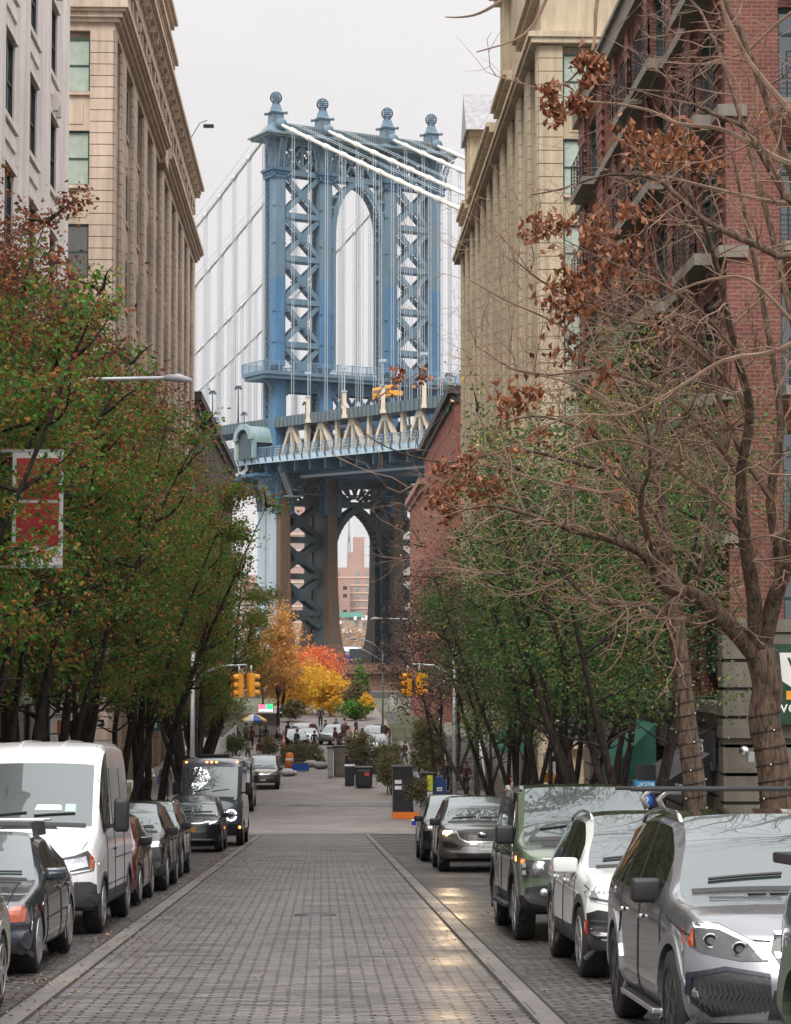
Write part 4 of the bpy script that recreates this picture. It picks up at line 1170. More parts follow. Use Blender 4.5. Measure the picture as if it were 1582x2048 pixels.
# stair beside the column
a = MB()
for s_ in (0, .9):
    a.beam((-16.2, -5+s_, 30), (-14.2, -5+s_, 25.4), .14, .3); a.beam((-16.2, -5+s_, 31), (-14.2, -5+s_, 26.4), .08, .08)
for i in range(16): f = i/15; a.box(-16.3+2*f, -16+2*f, -5, -4.1, 29.95-4.5*f, 30.0-4.5*f)
a.box(-15.2, -12.4, -5.6, -3.9, 25.2, 25.35); a.box(-15.2, -12.4, -5.6, -5.55, 26.2, 26.3)
a.build('service_stair', M_BRL, BR)
a = MB()
for k in range(7):
    x = -13+4*k; a.beam((x, -5.5, 25.9), (x+1.8, -6.5, 29.8), .15, .15); a.beam((x+3.6, -5.5, 25.9), (x+1.8, -6.5, 29.8), .15, .15)
a.box(-13, 13, -5.7, -4.6, 25.6, 25.8); railrun(a, (-13, -5.7, 25.8), (13, -5.7, 25.8), 1.2, 18, False, .07)
a.build('inspection_gantry', M_BRK, BR)
# masonry pier
a = MB(); a.box(-19, 19, -9, 9, -9.8, -2.6); a.box(-19.8, 19.8, -9.8, 9.8, -2.6, -1.9); a.box(-18.4, 18.4, -8.4, 8.4, -1.9, -1.0)
a.build('masonry_pier', M_MASON, BR)
a = MB(); railrun(a, (-18.4, -8.3, -1.0), (18.4, -8.3, -1.0), 1.2, 20, False, .07); a.build('pier_railing', M_BRK, BR)
a = MB(); a.box(-5.2, -3.4, -8.5, -7.5, -1, 1.3); a.box(6.6, 8.6, -8.5, -7.5, -1, 1.3); a.build('cage_door', M_BRK, BR)
# deck lamp posts (stand on the bridge)
def dlamp(x, y, h, lab, mat=None, zoff=0):
    E = empty('deck_lamp', (0, 0, 0), 0, lab, 'lamp post', 'lamp posts along the bridge deck')
    M = Matrix.Translation((BX, BY, 0)) @ Matrix.Rotation(BA, 4, 'Z')
    p = M @ Vector((x, y, deckz(y)+zoff)); E.location = p
    a = MB(); a.tube([(0, 0, 0), (0, 0, h)], [.14, .09], 6); a.build('pole', mat or M_BRK, E)
    a = MB(); a.cbox((0, 0, h+.15), .9, .5, .45); a.cbox((-.45, 0, h-.1), .4, .4, .3); a.cbox((.45, 0, h-.1), .4, .4, .3); a.build('lamp_head', M_BRK, E)
    a = MB(); a.cbox((0, 0, .4), .35, .35, .8); a.build('base', mat or M_BRK, E)
    return E
for i in range(9):
    dlamp(-15.2, 12+9.7*i, 6.2, 'dark twin headed lamp post on the bridge deck left of the tower')
    dlamp(5.9, 16+12*i, 6.0, 'slim lamp post on the far roadway left of the tower')
for i in range(3): dlamp(5.6, -8-12*i, 7.0, 'slim lamp post on the far roadway right of the tower')
for i in range(4):
    E = empty('sign_post', (0, 0, 0), 0, 'thick cream post standing on the near edge of the upper roadway', 'post', 'cream posts on the bridge roadway')
    y = -13.5-11.5*i; M = Matrix.Translation((BX, BY, 0)) @ Matrix.Rotation(BA, 4, 'Z'); E.location = M @ Vector((-15.9, y, deckz(y)-1.2))
    a = MB(); a.box(-.3, .3, -.3, .3, 0, 3.9); a.box(-.42, .42, -.42, .42, 0, .5); a.build('post', M_CREAM, E)
    a = MB(); a.box(-.42, .42, -.42, .42, 3.9, 4.15); a.tube([(0, 0, 4.15), (0, 0, 7.6)], .08, 5); a.cbox((0, 0, 7.7), 1.0, .4, .4); a.build('post_cap', M_BRL, E)
# ================================================================ VEHICLES
def paint(name, col, metal=.0, rough=.35, dirt=.12):
    m = simple(name, col, rough=rough, metal=metal, var=dirt*.5, scale=1.2, coat=.45 if max(col) < .02 else 1.0)
    return m
M_TRIM = simple('black_plastic_trim', (.012, .012, .013), rough=.5)
M_CLAD = simple('grey_plastic_cladding', (.035, .036, .038), rough=.6)
M_ARCH = simple('wheel_arch_liner', (.006, .006, .006), rough=.95)
M_CGL = glass('car_windscreen_glass', tint=(.02, .03, .03), refl=.07, bl=.24, rough=.015, rtint=(.86, .95, .96))
M_SGL = glass('car_side_glass', tint=(.01, .014, .014), refl=.10, bl=.3, rough=.02)
M_TYRE = simple('tyre_rubber', (.012, .012, .012), rough=.8, bump=.3, scale=8)
M_ALLOY = simple('silver_alloy', (.5, .5, .5), rough=.3, metal=.9)
M_DALLOY = simple('dark_alloy', (.03, .03, .032), rough=.3, metal=.7)
M_CHROME = simple('chrome', (.75, .75, .75), rough=.12, metal=1, var=.02)
M_LENS = simple('headlight_reflector', (.55, .57, .6), rough=.12, metal=.85, var=.3, scale=14, coat=1)
M_LENSD = simple('dark_headlight_bezel', (.03, .03, .033), rough=.15, coat=1)
M_AMBER = simple('amber_lens', (.34, .06, .012), rough=.2, coat=1)
M_RED = simple('red_reflector', (.4, .02, .015), rough=.3)
M_GRILLE = simple('black_grille', (.01, .01, .011), rough=.35)
M_SEAM = simple('panel_gap', (.006, .006, .006), rough=.9)
M_PLATE = simple('white_number_plate', (.62, .64, .62), rough=.5, var=.05)
M_PLATEY = simple('yellow_number_plate', (.6, .3, .03), rough=.5)
M_LAMPON = simple('lit_headlamp', (1, .75, .4), emit=(1, .6, .28), es=45)
M_MARK = simple('lit_marker_lamp', (1, .3, .1), emit=(1, .22, .05), es=7)
M_LEDW = simple('lit_white_ring', (1, 1, 1), emit=(1, .98, .95), es=2.2)
CARMATS = 8

def interp(pts, x):
    if x <= pts[0][0]: return pts[0][1]
    for (a, b), (c, d) in zip(pts[:-1], pts[1:]):
        if x <= c: return b+(d-b)*(x-a)/(c-a) if c > a else d
    return pts[-1][1]

def car(label, loc, sp, body, cat='car', group=None, front_y=None, rim=None, heading=0, lvl=2, slope=None, clad=None):
    """front of the vehicle at local y=0 pointing to -y. sp: dictionary of proportions"""
    L, W = sp['L'], sp['W']; w = W/2; r = sp['r']; fa, wb = sp['fa'], sp['wb']
    E = empty(sp.get('name', 'parked_car'), loc, 0, label, cat, group)
    sl = slope if slope is not None else -math.atan(.0645)
    E.rotation_euler = (sl, 0, heading)
    top, belt = sp['top'], sp['belt']; zb = sp['zb']; wr = sp['wr']*w
    yc, yw, yb, ye = sp['cowl'], sp['wtop'], sp['rtop'], sp['rbase']
    ys = sorted(set([0, .32]+[p[0] for p in top if 0.2 < p[0] < L-.2]+sp.get('pil', [])+[fa-r-.1, fa, fa+r+.12, fa+wb-r-.12, fa+wb, fa+wb+r+.1]+[L-.3, L]))
    y2 = [ys[0]]
    for y in ys[1:]:
        if y-y2[-1] > .055 or y in (L,) or y in (yc, yw, yb, ye): y2.append(y)
    ys = [y for i, y in enumerate(y2) if i == len(y2)-1 or y2[i+1]-y > .03 or y in (0, L)]
    plan = sp.get('plan', [(0, .9), (.35, .965), (1.0, 1), (L-1, 1), (L-.3, .97), (L, .88)])
    bow = sp.get('bow', .16); fp = sp.get('fp', [(.2, .08), (.35, .0), (.6, .02), (.8, .1), (1.2, .3)]); rp = sp.get('rp', [(.2, .1), (.4, 0), (.7, .02), (1.0, .12), (1.8, .3)])
    def ring(y):
        k = interp(plan, y); ww = w*k; zt = interp(top, y); zbl = min(interp(belt, y), zt-.06)
        zbb = zb+(.05 if y < .2 or y > L-.2 else 0)
        g = max(0, min(1, (zt-zbl-.12)/.3))
        tum = sp.get('tum', .10)
        H = [(0, zbb), (ww*.5, zbb), (ww*.9, zbb), (ww*.985, zbb+.07), (ww, zbb+.22), (ww*.995, zbb+(zbl-zbb)*.62), (ww*.985, zbl-.09), (ww*.945, zbl)]
        hh = [(ww*.915, zbl+(zt-zbl)*.6), (ww*.83, zt-.025), (ww*.44, zt-.004), (0, zt)]
        gw = wr+(ww*.9-wr)*max(0, min(1, (interp(top, yw)-zt)/(interp(top, yw)-interp(top, yc)))) if y < (yw+yb)/2 else wr+(ww*.88-wr)*max(0, min(1, (interp(top, yb)-zt)/max(.05, interp(top, yb)-interp(top, ye))))*.6
        gg = [(gw, zt-.10*min(1, g*1.3)), (gw-.085, zt-.025), (gw*.5, zt-.003), (0, zt)]
        t = [(a[0]+(b[0]-a[0])*g, a[1]+(b[1]-a[1])*g) for a, b in zip(hh, gg)]
        return H+t
    V = []; idx = {}
    def addv(x, y, z): V.append((x, y, z)); return len(V)-1
    rings = []
    for si, y in enumerate(ys):
        R_ = ring(y); row = {}
        for j, (x, z) in enumerate(R_):
            for s_ in ((1, -1) if 0 < j < 11 else (1,)):
                yy = y; fr_ = abs(x)/(w*interp(plan, y))
                if si == 0: yy = interp(fp, z)+bow*fr_**2.2
                elif si == len(ys)-1: yy = L-interp(rp, z)-bow*.6*fr_**2.2
                elif si == 1: yy = y+bow*.55*fr_**2
                row[(j, s_)] = addv(x*s_, yy, z)
        row[(0, -1)] = row[(0, 1)]; row[(11, -1)] = row[(11, 1)]
        rings.append(row)
    FS = []; FM = []
    pil = sp.get('pilr', [])      # (y0,y1) pillar ranges
    sg0, sg1 = sp['sg']
    for i in range(len(ys)-1):
        ym = (ys[i]+ys[i+1])/2
        for j in range(11):
            m = 0
            if j in (0, 1): m = 1
            elif j in (2, 3) and clad: m = 2
            elif j == 7 and sg0 < ym < sg1:
                m = 1 if any(a < ym < b for a, b in pil) else 5
            elif j in (9, 10):
                if yc < ym < yw: m = 4
                elif yb < ym < ye and not sp.get('norear'): m = 6
                elif sp.get('darkroof') and yw < ym < yb: m = 7
            elif j == 8 and sp.get('darkroof') and yw < ym < yb: m = 7
            for s_ in (1, -1):
                q = [rings[i][(j, s_)], rings[i][(j+1, s_)], rings[i+1][(j+1, s_)], rings[i+1][(j, s_)]]
                FS.append(q if s_ == 1 else q[::-1]); FM.append(m)
    for (ri, sgn) in ((0, 1), (len(rings)-1, -1)):
        row = rings[ri]; y = ys[ri]; R_ = ring(y)
        grid = {}
        for j in range(2, 10):
            x, z = R_[j]
            if j == 2: grid[j] = [row[(2, 1)], row[(1, 1)], row[(0, 1)], row[(1, -1)], row[(2, -1)]]
            elif j == 9: grid[j] = [row[(9, 1)], row[(10, 1)], row[(11, 1)], row[(10, -1)], row[(9, -1)]]
            else:
                l_ = [row[(j, 1)]]
                for f in (.5, 0, -.5):
                    yy = interp(fp, z)+bow*abs(f)**2.2 if ri == 0 else L-interp(rp, z)-bow*.6*abs(f)**2.2
                    l_.append(addv(x*f, yy, z))
                l_.append(row[(j, -1)]); grid[j] = l_
        for j in range(2, 9):
            for c in range(4):
                q = [grid[j][c], grid[j][c+1], grid[j+1][c+1], grid[j+1][c]]
                m = 2 if (j < sp.get('cladf', 3) and clad) else (1 if j < 3 else 0)
                FS.append(q if sgn == 1 else q[::-1]); FM.append(m)
    me = bpy.data.meshes.new('tmp'); me.from_pydata(V, [], FS)
    mats = [body, M_TRIM, clad or M_CLAD, M_ARCH, M_CGL, M_SGL, M_SGL, sp.get('roofm', M_TRIM)]
    for m in mats: me.materials.append(m)
    me.polygons.foreach_set('material_index', FM)
    bm = bmesh.new(); bm.from_mesh(me)
    cl = bm.edges.layers.float.get('crease_edge') or bm.edges.layers.float.new('crease_edge')
    for e in bm.edges:
        fm = {f.material_index for f in e.link_faces}
        if len(fm) > 1: e[cl] = 1.0 if fm & {4, 5, 6} else .75
    cv = bm.verts.layers.float.get('crease_vert') or bm.verts.layers.float.new('crease_vert')
    for v in bm.verts:
        for g_ in (4, 5, 6):
            if sum(f.material_index == g_ for f in v.link_faces) == 1: v[cv] = .8
    bmesh.ops.recalc_face_normals(bm, faces=bm.faces)
    bm.to_mesh(me); bm.free()
    ob = bpy.data.objects.new('tmp', me); COL.objects.link(ob)
    cu = MB(); cu.cur = 3
    for yy in (fa, fa+wb):
        for s_ in (1, -1):
            prof = [(r+.055, 0), (r+.055, .5)] if s_ == 1 else [(r+.055, -.5), (r+.055, 0)]
            cu.lathe((s_*(w-.30), yy, r+sp.get('lift', 0)), prof, 28, 'x')
    co = cu.build('tmpc', mats)
    ss = ob.modifiers.new('s', 'SUBSURF'); ss.levels = lvl; ss.render_levels = lvl
    bo = ob.modifiers.new('b', 'BOOLEAN'); bo.object = co; bo.operation = 'DIFFERENCE'; bo.solver = 'EXACT'
    try: bo.material_mode = 'INDEX'
    except Exception: pass
    dg = bpy.context.evaluated_depsgraph_get(); ev = ob.evaluated_get(dg)
    m2 = bpy.data.meshes.new_from_object(ev)
    bpy.data.objects.remove(co); bpy.data.objects.remove(ob)
    bm = bmesh.new(); bm.from_mesh(m2)
    bvh = BVHTree.FromBMesh(bm)
    bm.faces.ensure_lookup_table()
    parts = {}
    for f in bm.faces: parts.setdefault(min(f.material_index, 7), []).append(f)
    names = ['body', 'underbody', 'lower_cladding', 'arch_liner', 'windscreen', 'side_window', 'rear_window', 'roof_panel']
    for mi, fl in parts.items():
        groups = [fl]
        if mi == 5:       # separate each pane
            seen = set(); groups = []
            fs = set(fl)
            for f in fl:
                if f in seen: continue
                st = [f]; seen.add(f); g = []
                while st:
                    q = st.pop(); g.append(q)
                    for e in q.edges:
                        for o in e.link_faces:
                            if o in fs and o not in seen: seen.add(o); st.append(o)
                groups.append(g)
        for g in groups:
            vm = {}; vs = []; fs_ = []
            for f in g:
                q = []
                for v in f.verts:
                    if v.index not in vm: vm[v.index] = len(vs); vs.append(v.co.copy())
                    q.append(vm[v.index])
                fs_.append(q)
            mm = bpy.data.meshes.new(names[mi]); mm.from_pydata(vs, [], fs_)
            mm.materials.append(mats[mi]); mm.polygons.foreach_set('use_smooth', [True]*len(fs_)); mm.update()
            o = bpy.data.objects.new(names[mi], mm); COL.objects.link(o); o.parent = E
    bm.free()
    # wheels
    wm = rim or M_ALLOY; tyre = MB(); tw = .12
    tyre.lathe((0, 0, 0), [(r*.70, -tw), (r*.95, -tw), (r, -tw*.75), (r, tw*.75), (r*.95, tw), (r*.70, tw)], 30, 'x')
    rm = MB(); rm.lathe((0, 0, 0), [(r*.73, .02), (r*.73, tw+.006), (r*.69, tw+.012), (r*.66, tw-.02), (r*.66, .02)], 30, 'x')
    ns = sp.get('spokes', 5)
    for k in range(ns):
        t = 2*math.pi*k/ns
        for dt in ((-.16, .16) if sp.get('dbl', 1) else (0,)):
            c, s_ = math.cos(t+dt*.3), math.sin(t+dt*.3); c2, s2 = math.cos(t+dt), math.sin(t+dt)
            rm.beam((tw-.015, c*r*.12, s_*r*.12), (tw-.012, c2*r*.69, s2*r*.69), .05 if sp.get('dbl', 1) else .075, .035, (1, 0, 0))
    rm.lathe((0, 0, 0), [(r*.2, tw-.05), (r*.2, tw), (r*.1, tw+.012)], 14, 'x')
    br = MB(); br.lathe((0, 0, 0), [(r*.66, .0), (r*.66, .02), (.02, .03)], 20, 'x')
    to = tyre.build('wheel', M_TYRE); ro = rm.build('rim', wm); bo_ = br.build('brake_disc', M_LENSD)
    td, rd, bd = to.data, ro.data, bo_.data
    for o in (to, ro, bo_): bpy.data.objects.remove(o)
    for yy in (fa, fa+wb):
        for s_ in (1, -1):
            wo = bpy.data.objects.new('wheel', td); COL.objects.link(wo); wo.parent = E
            wo.location = (s_*(w-.135), yy, r+sp.get('lift', 0)-.0); wo.rotation_euler = (0, 0, 0 if s_ == 1 else math.pi)
            for nm, d_ in (('rim', rd), ('brake_disc', bd)):
                o = bpy.data.objects.new(nm, d_); COL.objects.link(o); o.parent = wo
    return Car(E, bvh, sp, w)

class Car:
    def __init__(s, E, bvh, sp, w): s.E, s.b, s.sp, s.w = E, bvh, sp, w
    def hit(s, a, b, view, side=-1):
        if view == 'front': o, d = Vector((a, -2, b)), Vector((0, 1, 0))
        elif view == 'side': o, d = Vector((side*3, a, b)), Vector((-side, 0, 0))
        else: o, d = Vector((a, b, 4)), Vector((0, 0, -1))
        h = s.b.ray_cast(o, d)
        return (h[0], d) if h[0] is not None else (None, d)
    def patch(s, name, poly, view, mat, off=.008, side=-1, parent=None, cuts=.07, mirror=False, label=None):
        """outline traced on one view of the vehicle, laid on its skin as a thin plate with a rim"""
        for mir in ((1, -1) if mirror else (1,)):
            pl = [(p[0]*mir if view != 'side' else p[0], p[1]) for p in poly]
            sd = side*mir if view == 'side' else side
            bm = bmesh.new(); vs = [bm.verts.new((p[0], p[1], 0)) for p in pl]
            bm.faces.new(vs); bmesh.ops.triangulate(bm, faces=bm.faces)
            for _ in range(5):
                es = [e for e in bm.edges if e.calc_length() > cuts]
                if not es: break
                bmesh.ops.subdivide_edges(bm, edges=es, cuts=1); bmesh.ops.triangulate(bm, faces=bm.faces)
            good = {}
            for v in bm.verts:
                h, d = s.hit(v.co.x, v.co.y, view, sd)
                good[v] = (h - d*off) if h is not None else None
            bad = [v for v, h in good.items() if h is None]
            for v, h in good.items():
                if h is not None: v.co = h
            if bad: bmesh.ops.delete(bm, geom=bad, context='VERTS')
            if not bm.faces: bm.free(); continue
            bmesh.ops.recalc_face_normals(bm, faces=bm.faces)
            _, d = s.hit(0, 0, view, sd)
            ex = bmesh.ops.extrude_face_region(bm, geom=list(bm.faces))
            for g in ex['geom']:
                if isinstance(g, bmesh.types.BMVert): g.co += d*(off+.012)
            me = bpy.data.meshes.new(name); 
            bmesh.ops.recalc_face_normals(bm, faces=bm.faces)
            bm.to_mesh(me); bm.free(); me.materials.append(mat)
            o = bpy.data.objects.new(name, me); COL.objects.link(o); o.parent = parent or s.E
            if label: o['label'] = label
            if mir == 1: first = o
        try: return first
        except NameError: return s.E
    def seam(s, paths, view='side', mat=None, wd=.012, name='panel_gap', off=.004, both=True):
        m = MB()
        for sd in ((-1, 1) if view == 'side' and both else (-1,)):
            for pts in paths:
                pp = []
                for (a, b), (c, d_) in zip(pts[:-1], pts[1:]):
                    n = max(2, int(math.hypot(c-a, d_-b)/.06))
                    for k in range(n+1):
                        h, d = s.hit(a+(c-a)*k/n, b+(d_-b)*k/n, view, sd)
                        if h is not None: pp.append(h-d*off)
                for p, q in zip(pp[:-1], pp[1:]):
                    if (p-q).length < .2: m.beam(p, q, wd, wd*.6, (1, 0, 0) if view == 'side' else (0, 1, 0))
        if m.v: m.build(name, mat or M_SEAM, s.E)
    def blob(s, name, c, sx, sy, sz, mat, parent=None, bev=.35, rz=0):
        bm = bmesh.new(); bmesh.ops.create_cube(bm, size=1)
        bmesh.ops.bevel(bm, geom=list(bm.edges), offset=bev*.5, segments=3, affect='EDGES', profile=.5, clamp_overlap=True)
        M = Matrix.Translation(c) @ Matrix.Rotation(rz, 4, 'Z') @ Matrix.Diagonal((sx, sy, sz, 1))
        bmesh.ops.transform(bm, matrix=M, verts=bm.verts)
        me = bpy.data.meshes.new(name)
        for f in bm.faces: f.smooth = True
        bm.to_mesh(me); bm.free(); me.materials.append(mat)
        o = bpy.data.objects.new(name, me); COL.objects.link(o); o.parent = parent or s.E
        return o
    def mirrors(s, y, z, mat, sz=(.21, .14, .15), both=True, arm=-.01):
        for sd in (-1, 1):
            h, d = s.hit(y+.1, z-.03, 'side', sd)
            x = h.x if h is not None else sd*s.w*.9
            o = s.blob('side_mirror', (x+sd*(arm+sz[0]/2), y, z), sz[0], sz[1], sz[2], mat)
            m = MB(); m.beam((x-sd*.03, y+.02, z-sz[2]*.35), (x+sd*(arm+.05), y, z-sz[2]*.3), .07, .06); m.build('mirror_arm', M_TRIM, o)
    def handles(s, ys, z, mat, ln=.19):
        for y in ys:
            for sd in (-1, 1):
                h, d = s.hit(y, z, 'side', sd)
                if h is not None: s.blob('door_handle', (h.x+sd*.018, y, z), .03, ln, .035, mat)
    def arches(s, mat, w0=.04, w1=.125, name='arch_trim', lip=.012):
        r = s.sp['r']; fa, wb = s.sp['fa'], s.sp['wb']; zc = r+s.sp.get('lift', 0)
        for yy in (fa, fa+wb):
            for sd in (-1, 1):
                m = MB(); n = 18; pr = None
                for k in range(n+1):
                    t = R(-18)+R(216)*k/n; rows = []
                    h, d = s.hit(yy+math.cos(t)*(r+w1+.02), zc+math.sin(t)*(r+w1+.02), 'side', sd)
                    hx = sd*(s.w*.975) if h is None or abs(h.x) < s.w-.16 else h.x
                    for rr in (r+w0, r+w1): rows.append(Vector((hx+sd*lip, yy+math.cos(t)*rr, zc+math.sin(t)*rr)))
                    ins = Vector((sd*(s.w-.12), rows[0].y, rows[0].z))
                    rows = [ins]+rows+[rows[1]-Vector((sd*.03, 0, 0))]
                    if pr:
                        for q in range(3): m.quad(pr[q], pr[q+1], rows[q+1], rows[q])
                    pr = rows
                m.build(name, mat, s.E)
    def plate(s, x, z, txt, mat, tm, sub=None, w_=.31, h_=.16):
        h, d = s.hit(x, z, 'front'); y = h.y-.03
        m = MB(); m.box(x-w_/2, x+w_/2, y-.004, y+.012, z-h_/2, z+h_/2); p = m.build('number_plate', mat, s.E, bev=.003)
        if txt: text_mesh('plate_number', txt, .075, tm, face_m((x, y-.006, z-.005), '-y'), p, ext=.001)
        if sub: text_mesh('plate_state', sub, .028, tm, face_m((x, y-.006, z+.06), '-y'), p, ext=.001)
    def wiper(s):
        sp = s.sp; yc = sp['cowl']
        m = MB()
        for x0 in (-.35, .3):
            pp = []
            for k in range(9):
                h, d = s.hit(x0+.55*k/8-.25, yc+.09+.03*k/8, 'top')
                if h is not None: pp.append(h+Vector((0, -.015, .012)))
            if len(pp) > 2: m.tube(pp, .012, 4)
        if m.v: m.build('wiper', M_TRIM, s.E)
        xw = s.w*.74; s.patch('cowl_strip', [(-xw, yc-.045), (xw, yc-.045), (xw, yc+.03), (-xw, yc+.03)], 'top', M_TRIM, off=.004)
def place(front_axle_Y, street_X, W, side, sp):
    """car beside the lane; side -1 left of the street, +1 right; location of its front bumper"""
    y = front_axle_Y-sp['fa']; x = street_X+side*(W/2)
    return (x, y, road_z(y)-.012)

def suv(L=4.5, W=1.85, H=1.67, r=.35, fa=.88, wb=2.7, zh=1.0, zc=1.1, zb=.27, hoodl=1.1, **k):
    d = dict(L=L, W=W, r=r, fa=fa, wb=wb, zb=zb, wr=.74, cowl=hoodl+.1, wtop=hoodl+.95, rtop=L-.62, rbase=L-.2,
             top=[(0, zh-.14), (.32, zh-.03), (hoodl*.6, zh+.05), (hoodl+.1, zc), (hoodl+.5, zc+(H-zc)*.62), (hoodl+.95, H-.035), (hoodl+1.7, H), (L-1.3, H-.02), (L-.62, H-.09), (L-.2, zc+.02), (L, zh-.05)],
             belt=[(0, zh-.28), (.32, zh-.16), (hoodl, zc-.1), (L-1, zc-.03), (L-.3, zc), (L, zh-.15)],
             sg=(hoodl+.42, L-.5), pil=[hoodl+.42, hoodl+1.52, hoodl+1.62, L-1.35, L-1.27, L-.5], pilr=[(hoodl+1.52, hoodl+1.62), (L-1.35, L-1.27)])
    d.update(k); return d

# ---- right row ---------------------------------------------------------
# silver SUV in the foreground
sp = suv(L=4.85, W=1.98, H=1.74, r=.385, fa=.92, wb=2.93, zh=1.06, zc=1.16, zb=.28, hoodl=1.25, spokes=5, bow=.3, darkroof=True, roofm=simple('glass_roof_panel', (.03, .03, .032), rough=.12, coat=1))
M_SILV = paint('silver_grey_metallic', (.17, .18, .195), .55, .26)
c = car('silver SUV with black crossbars on the roof, second vehicle from the right edge', place(15.65, 2.45, 1.98, 1, sp), sp, M_SILV, rim=M_DALLOY, clad=M_SILV)
hl = c.patch('headlight', [(-.97, .86), (-.9, .99), (-.72, .985), (-.5, .87), (-.42, .74), (-.6, .735), (-.85, .78)], 'front', M_LENSD, mirror=True)
c.patch('headlight_strip', [(-.93, .955), (-.88, .985), (-.72, .975), (-.5, .865), (-.43, .75), (-.46, .75), (-.54, .85), (-.72, .94)], 'front', M_LEDW if 0 else M_CHROME, off=.016, mirror=True)
for x_, z_ in ((-.78, .865), (-.6, .815)):
    for s_ in (1, -1):
        h, d = c.hit(x_*s_, z_, 'front'); m = MB(); m.lathe((h.x, h.y-.018, h.z), [(.05, 0), (.052, .01)], 14, 'y', False); m.build('lamp_projector', M_LENSD, c.E); m = MB(); m.tube([(h.x+.05*math.cos(t), h.y-.024, h.z+.045*math.sin(t)) for t in [R(20)+R(300)*i/12 for i in range(13)]], .007, 5); m.lathe((h.x, h.y-.024, h.z), [(.024, 0), (.024, .006)], 12, 'y', False); m.build('lamp_ring', M_LENS, c.E)
c.patch('side_marker', [(-.945, .83), (-.93, .94), (-.885, .945), (-.89, .82)], 'front', M_AMBER, off=.026, mirror=True)
c.patch('grille', [(-.36, .93), (.36, .93), (.4, .8), (.3, .62), (-.3, .62), (-.4, .8)], 'front', M_GRILLE, off=.012)
c.patch('grille_frame', [(-.37, .94), (.37, .94), (.36, .915), (-.36, .915)], 'front', M_CHROME, off=.02); c.patch('grille_bar', [(-.38, .8), (.38, .8), (.37, .765), (-.37, .765)], 'front', M_CHROME, off=.024)
h, d = c.hit(0, .78, 'front'); m = MB(); m.lathe((0, h.y-.045, .78), [(.1, 0), (.1, .02)], 24, 'y')
m.build('round_badge', M_CHROME, c.E)
c.patch('bumper_intake', [(-.93, .62), (-.7, .68), (-.42, .64), (-.42, .42), (-.8, .36), (-.92, .45)], 'front', M_GRILLE, off=.01, mirror=True)
c.patch('intake_rim', [(-.95, .5), (-.94, .645), (-.7, .70), (-.42, .66), (-.42, .635), (-.7, .672), (-.91, .615), (-.92, .5)], 'front', simple('black_blue_rim', (.008, .008, .02), rough=.4), off=.018, mirror=True)
c.patch('lower_intake', [(-.4, .55), (.4, .55), (.45, .36), (-.45, .36)], 'front', M_GRILLE, off=.012)
m = MB()
for i in range(14):
    for s_ in (1, -1):
        x = s_*(.45+.033*i); h, d = c.hit(x, .5, 'front')
        h2, _ = c.hit(x+.05, .4, 'front')
        if h and h2: m.beam(h+Vector((0, -.014, .09)), h2+Vector((0, -.014, 0)), .008, .006); m.beam(h2+Vector((0, -.014, .12)), h+Vector((0, -.014, -.07)), .008, .006)
m.build('intake_mesh', M_CLAD, c.E)
c.seam([[(1.35, .34), (1.3, .75), (1.42, 1.05)], [(2.42, .34), (2.42, 1.08)], [(3.55, .62), (3.4, .9), (3.5, 1.1)], [(1.36, .33), (3.2, .33)]])
c.seam([[(.15, .86), (1.2, .99)]], wd=.01)
c.mirrors(1.85, 1.14, M_TRIM, (.22, .16, .18), arm=-.03); c.handles([2.25, 3.3], .93, M_CHROME); c.arches(M_SILV, lip=.018); c.wiper()
m = MB()
for i in range(4):
    x = -.3+.16*i; h, d = c.hit(x, 1.12, 'top'); m.beam(h+Vector((-.06, 0, .006)), h+Vector((.06, .03, .006)), .05, .012)
m.build('bonnet_vent', M_GRILLE, c.E)
m = MB()
for s_ in (-1, 1):
    pts = []
    for k in range(12):
        h, d = c.hit(s_*.68, 2.1+2.0*k/11, 'top'); pts.append(h+Vector((0, 0, .02 if k in (0, 11) else .06)))
    m.tube(pts, .018, 6)
m.build('roof_rail', M_CHROME, c.E)
for y_ in (2.45, 3.35):
    m = MB(); h, d = c.hit(0, y_, 'top'); z_ = h.z+.16
    m.box(-1.02, .95, y_-.035, y_+.035, z_, z_+.03); rb = m.build('roof_crossbar', M_TRIM, c.E, bev=.008)
    m = MB()
    for s_ in (-1, 1): m.tube([(s_*.62, y_, z_), (s_*.74, y_, z_), (s_*.8, y_, z_-.06), (s_*.76, y_, z_-.15)], .026, 6)
    m.build('bar_foot', M_ALLOY, rb)
m = MB(); m.box(-1.03, -.9, 1.42, 3.15, .27, .31); 
sb_ = m.build('running_board', M_ALLOY, c.E, bev=.01)
m = MB()
for i in range(30): m.box(-1.02+.0, -.92, 1.46+.055*i, 1.48+.055*i, .311, .316)
m.build('tread_studs', M_TRIM, sb_)

# white SUV
sp = suv(L=4.5, W=1.84, H=1.66, r=.355, fa=.87, wb=2.72, zh=1.0, zc=1.1, spokes=5, bow=.26, darkroof=True, roofm=simple('dark_sunroof', (.05, .045, .04), rough=.2, coat=1))
M_WHT = paint('white_car_paint', (.62, .64, .62), 0, .3)
c = car('white SUV with white mirrors parked behind the silver SUV', place(22.5, 2.6, 1.84, 1, sp), sp, M_WHT, clad=M_CLAD)
c.patch('headlight', [(-.9, .93), (-.55, .93), (-.5, .78), (-.62, .74), (-.84, .78), (-.9, .85)], 'front', M_LENS, mirror=True)
c.patch('headlight_bezel', [(-.86, .83), (-.84, .8), (-.62, .765), (-.55, .79), (-.56, .82), (-.63, .79), (-.82, .82)], 'front', M_LENSD, off=.016, mirror=True)
c.patch('grille', [(-.5, .92), (.5, .92), (.5, .79), (-.5, .79)], 'front', M_GRILLE, off=.012)
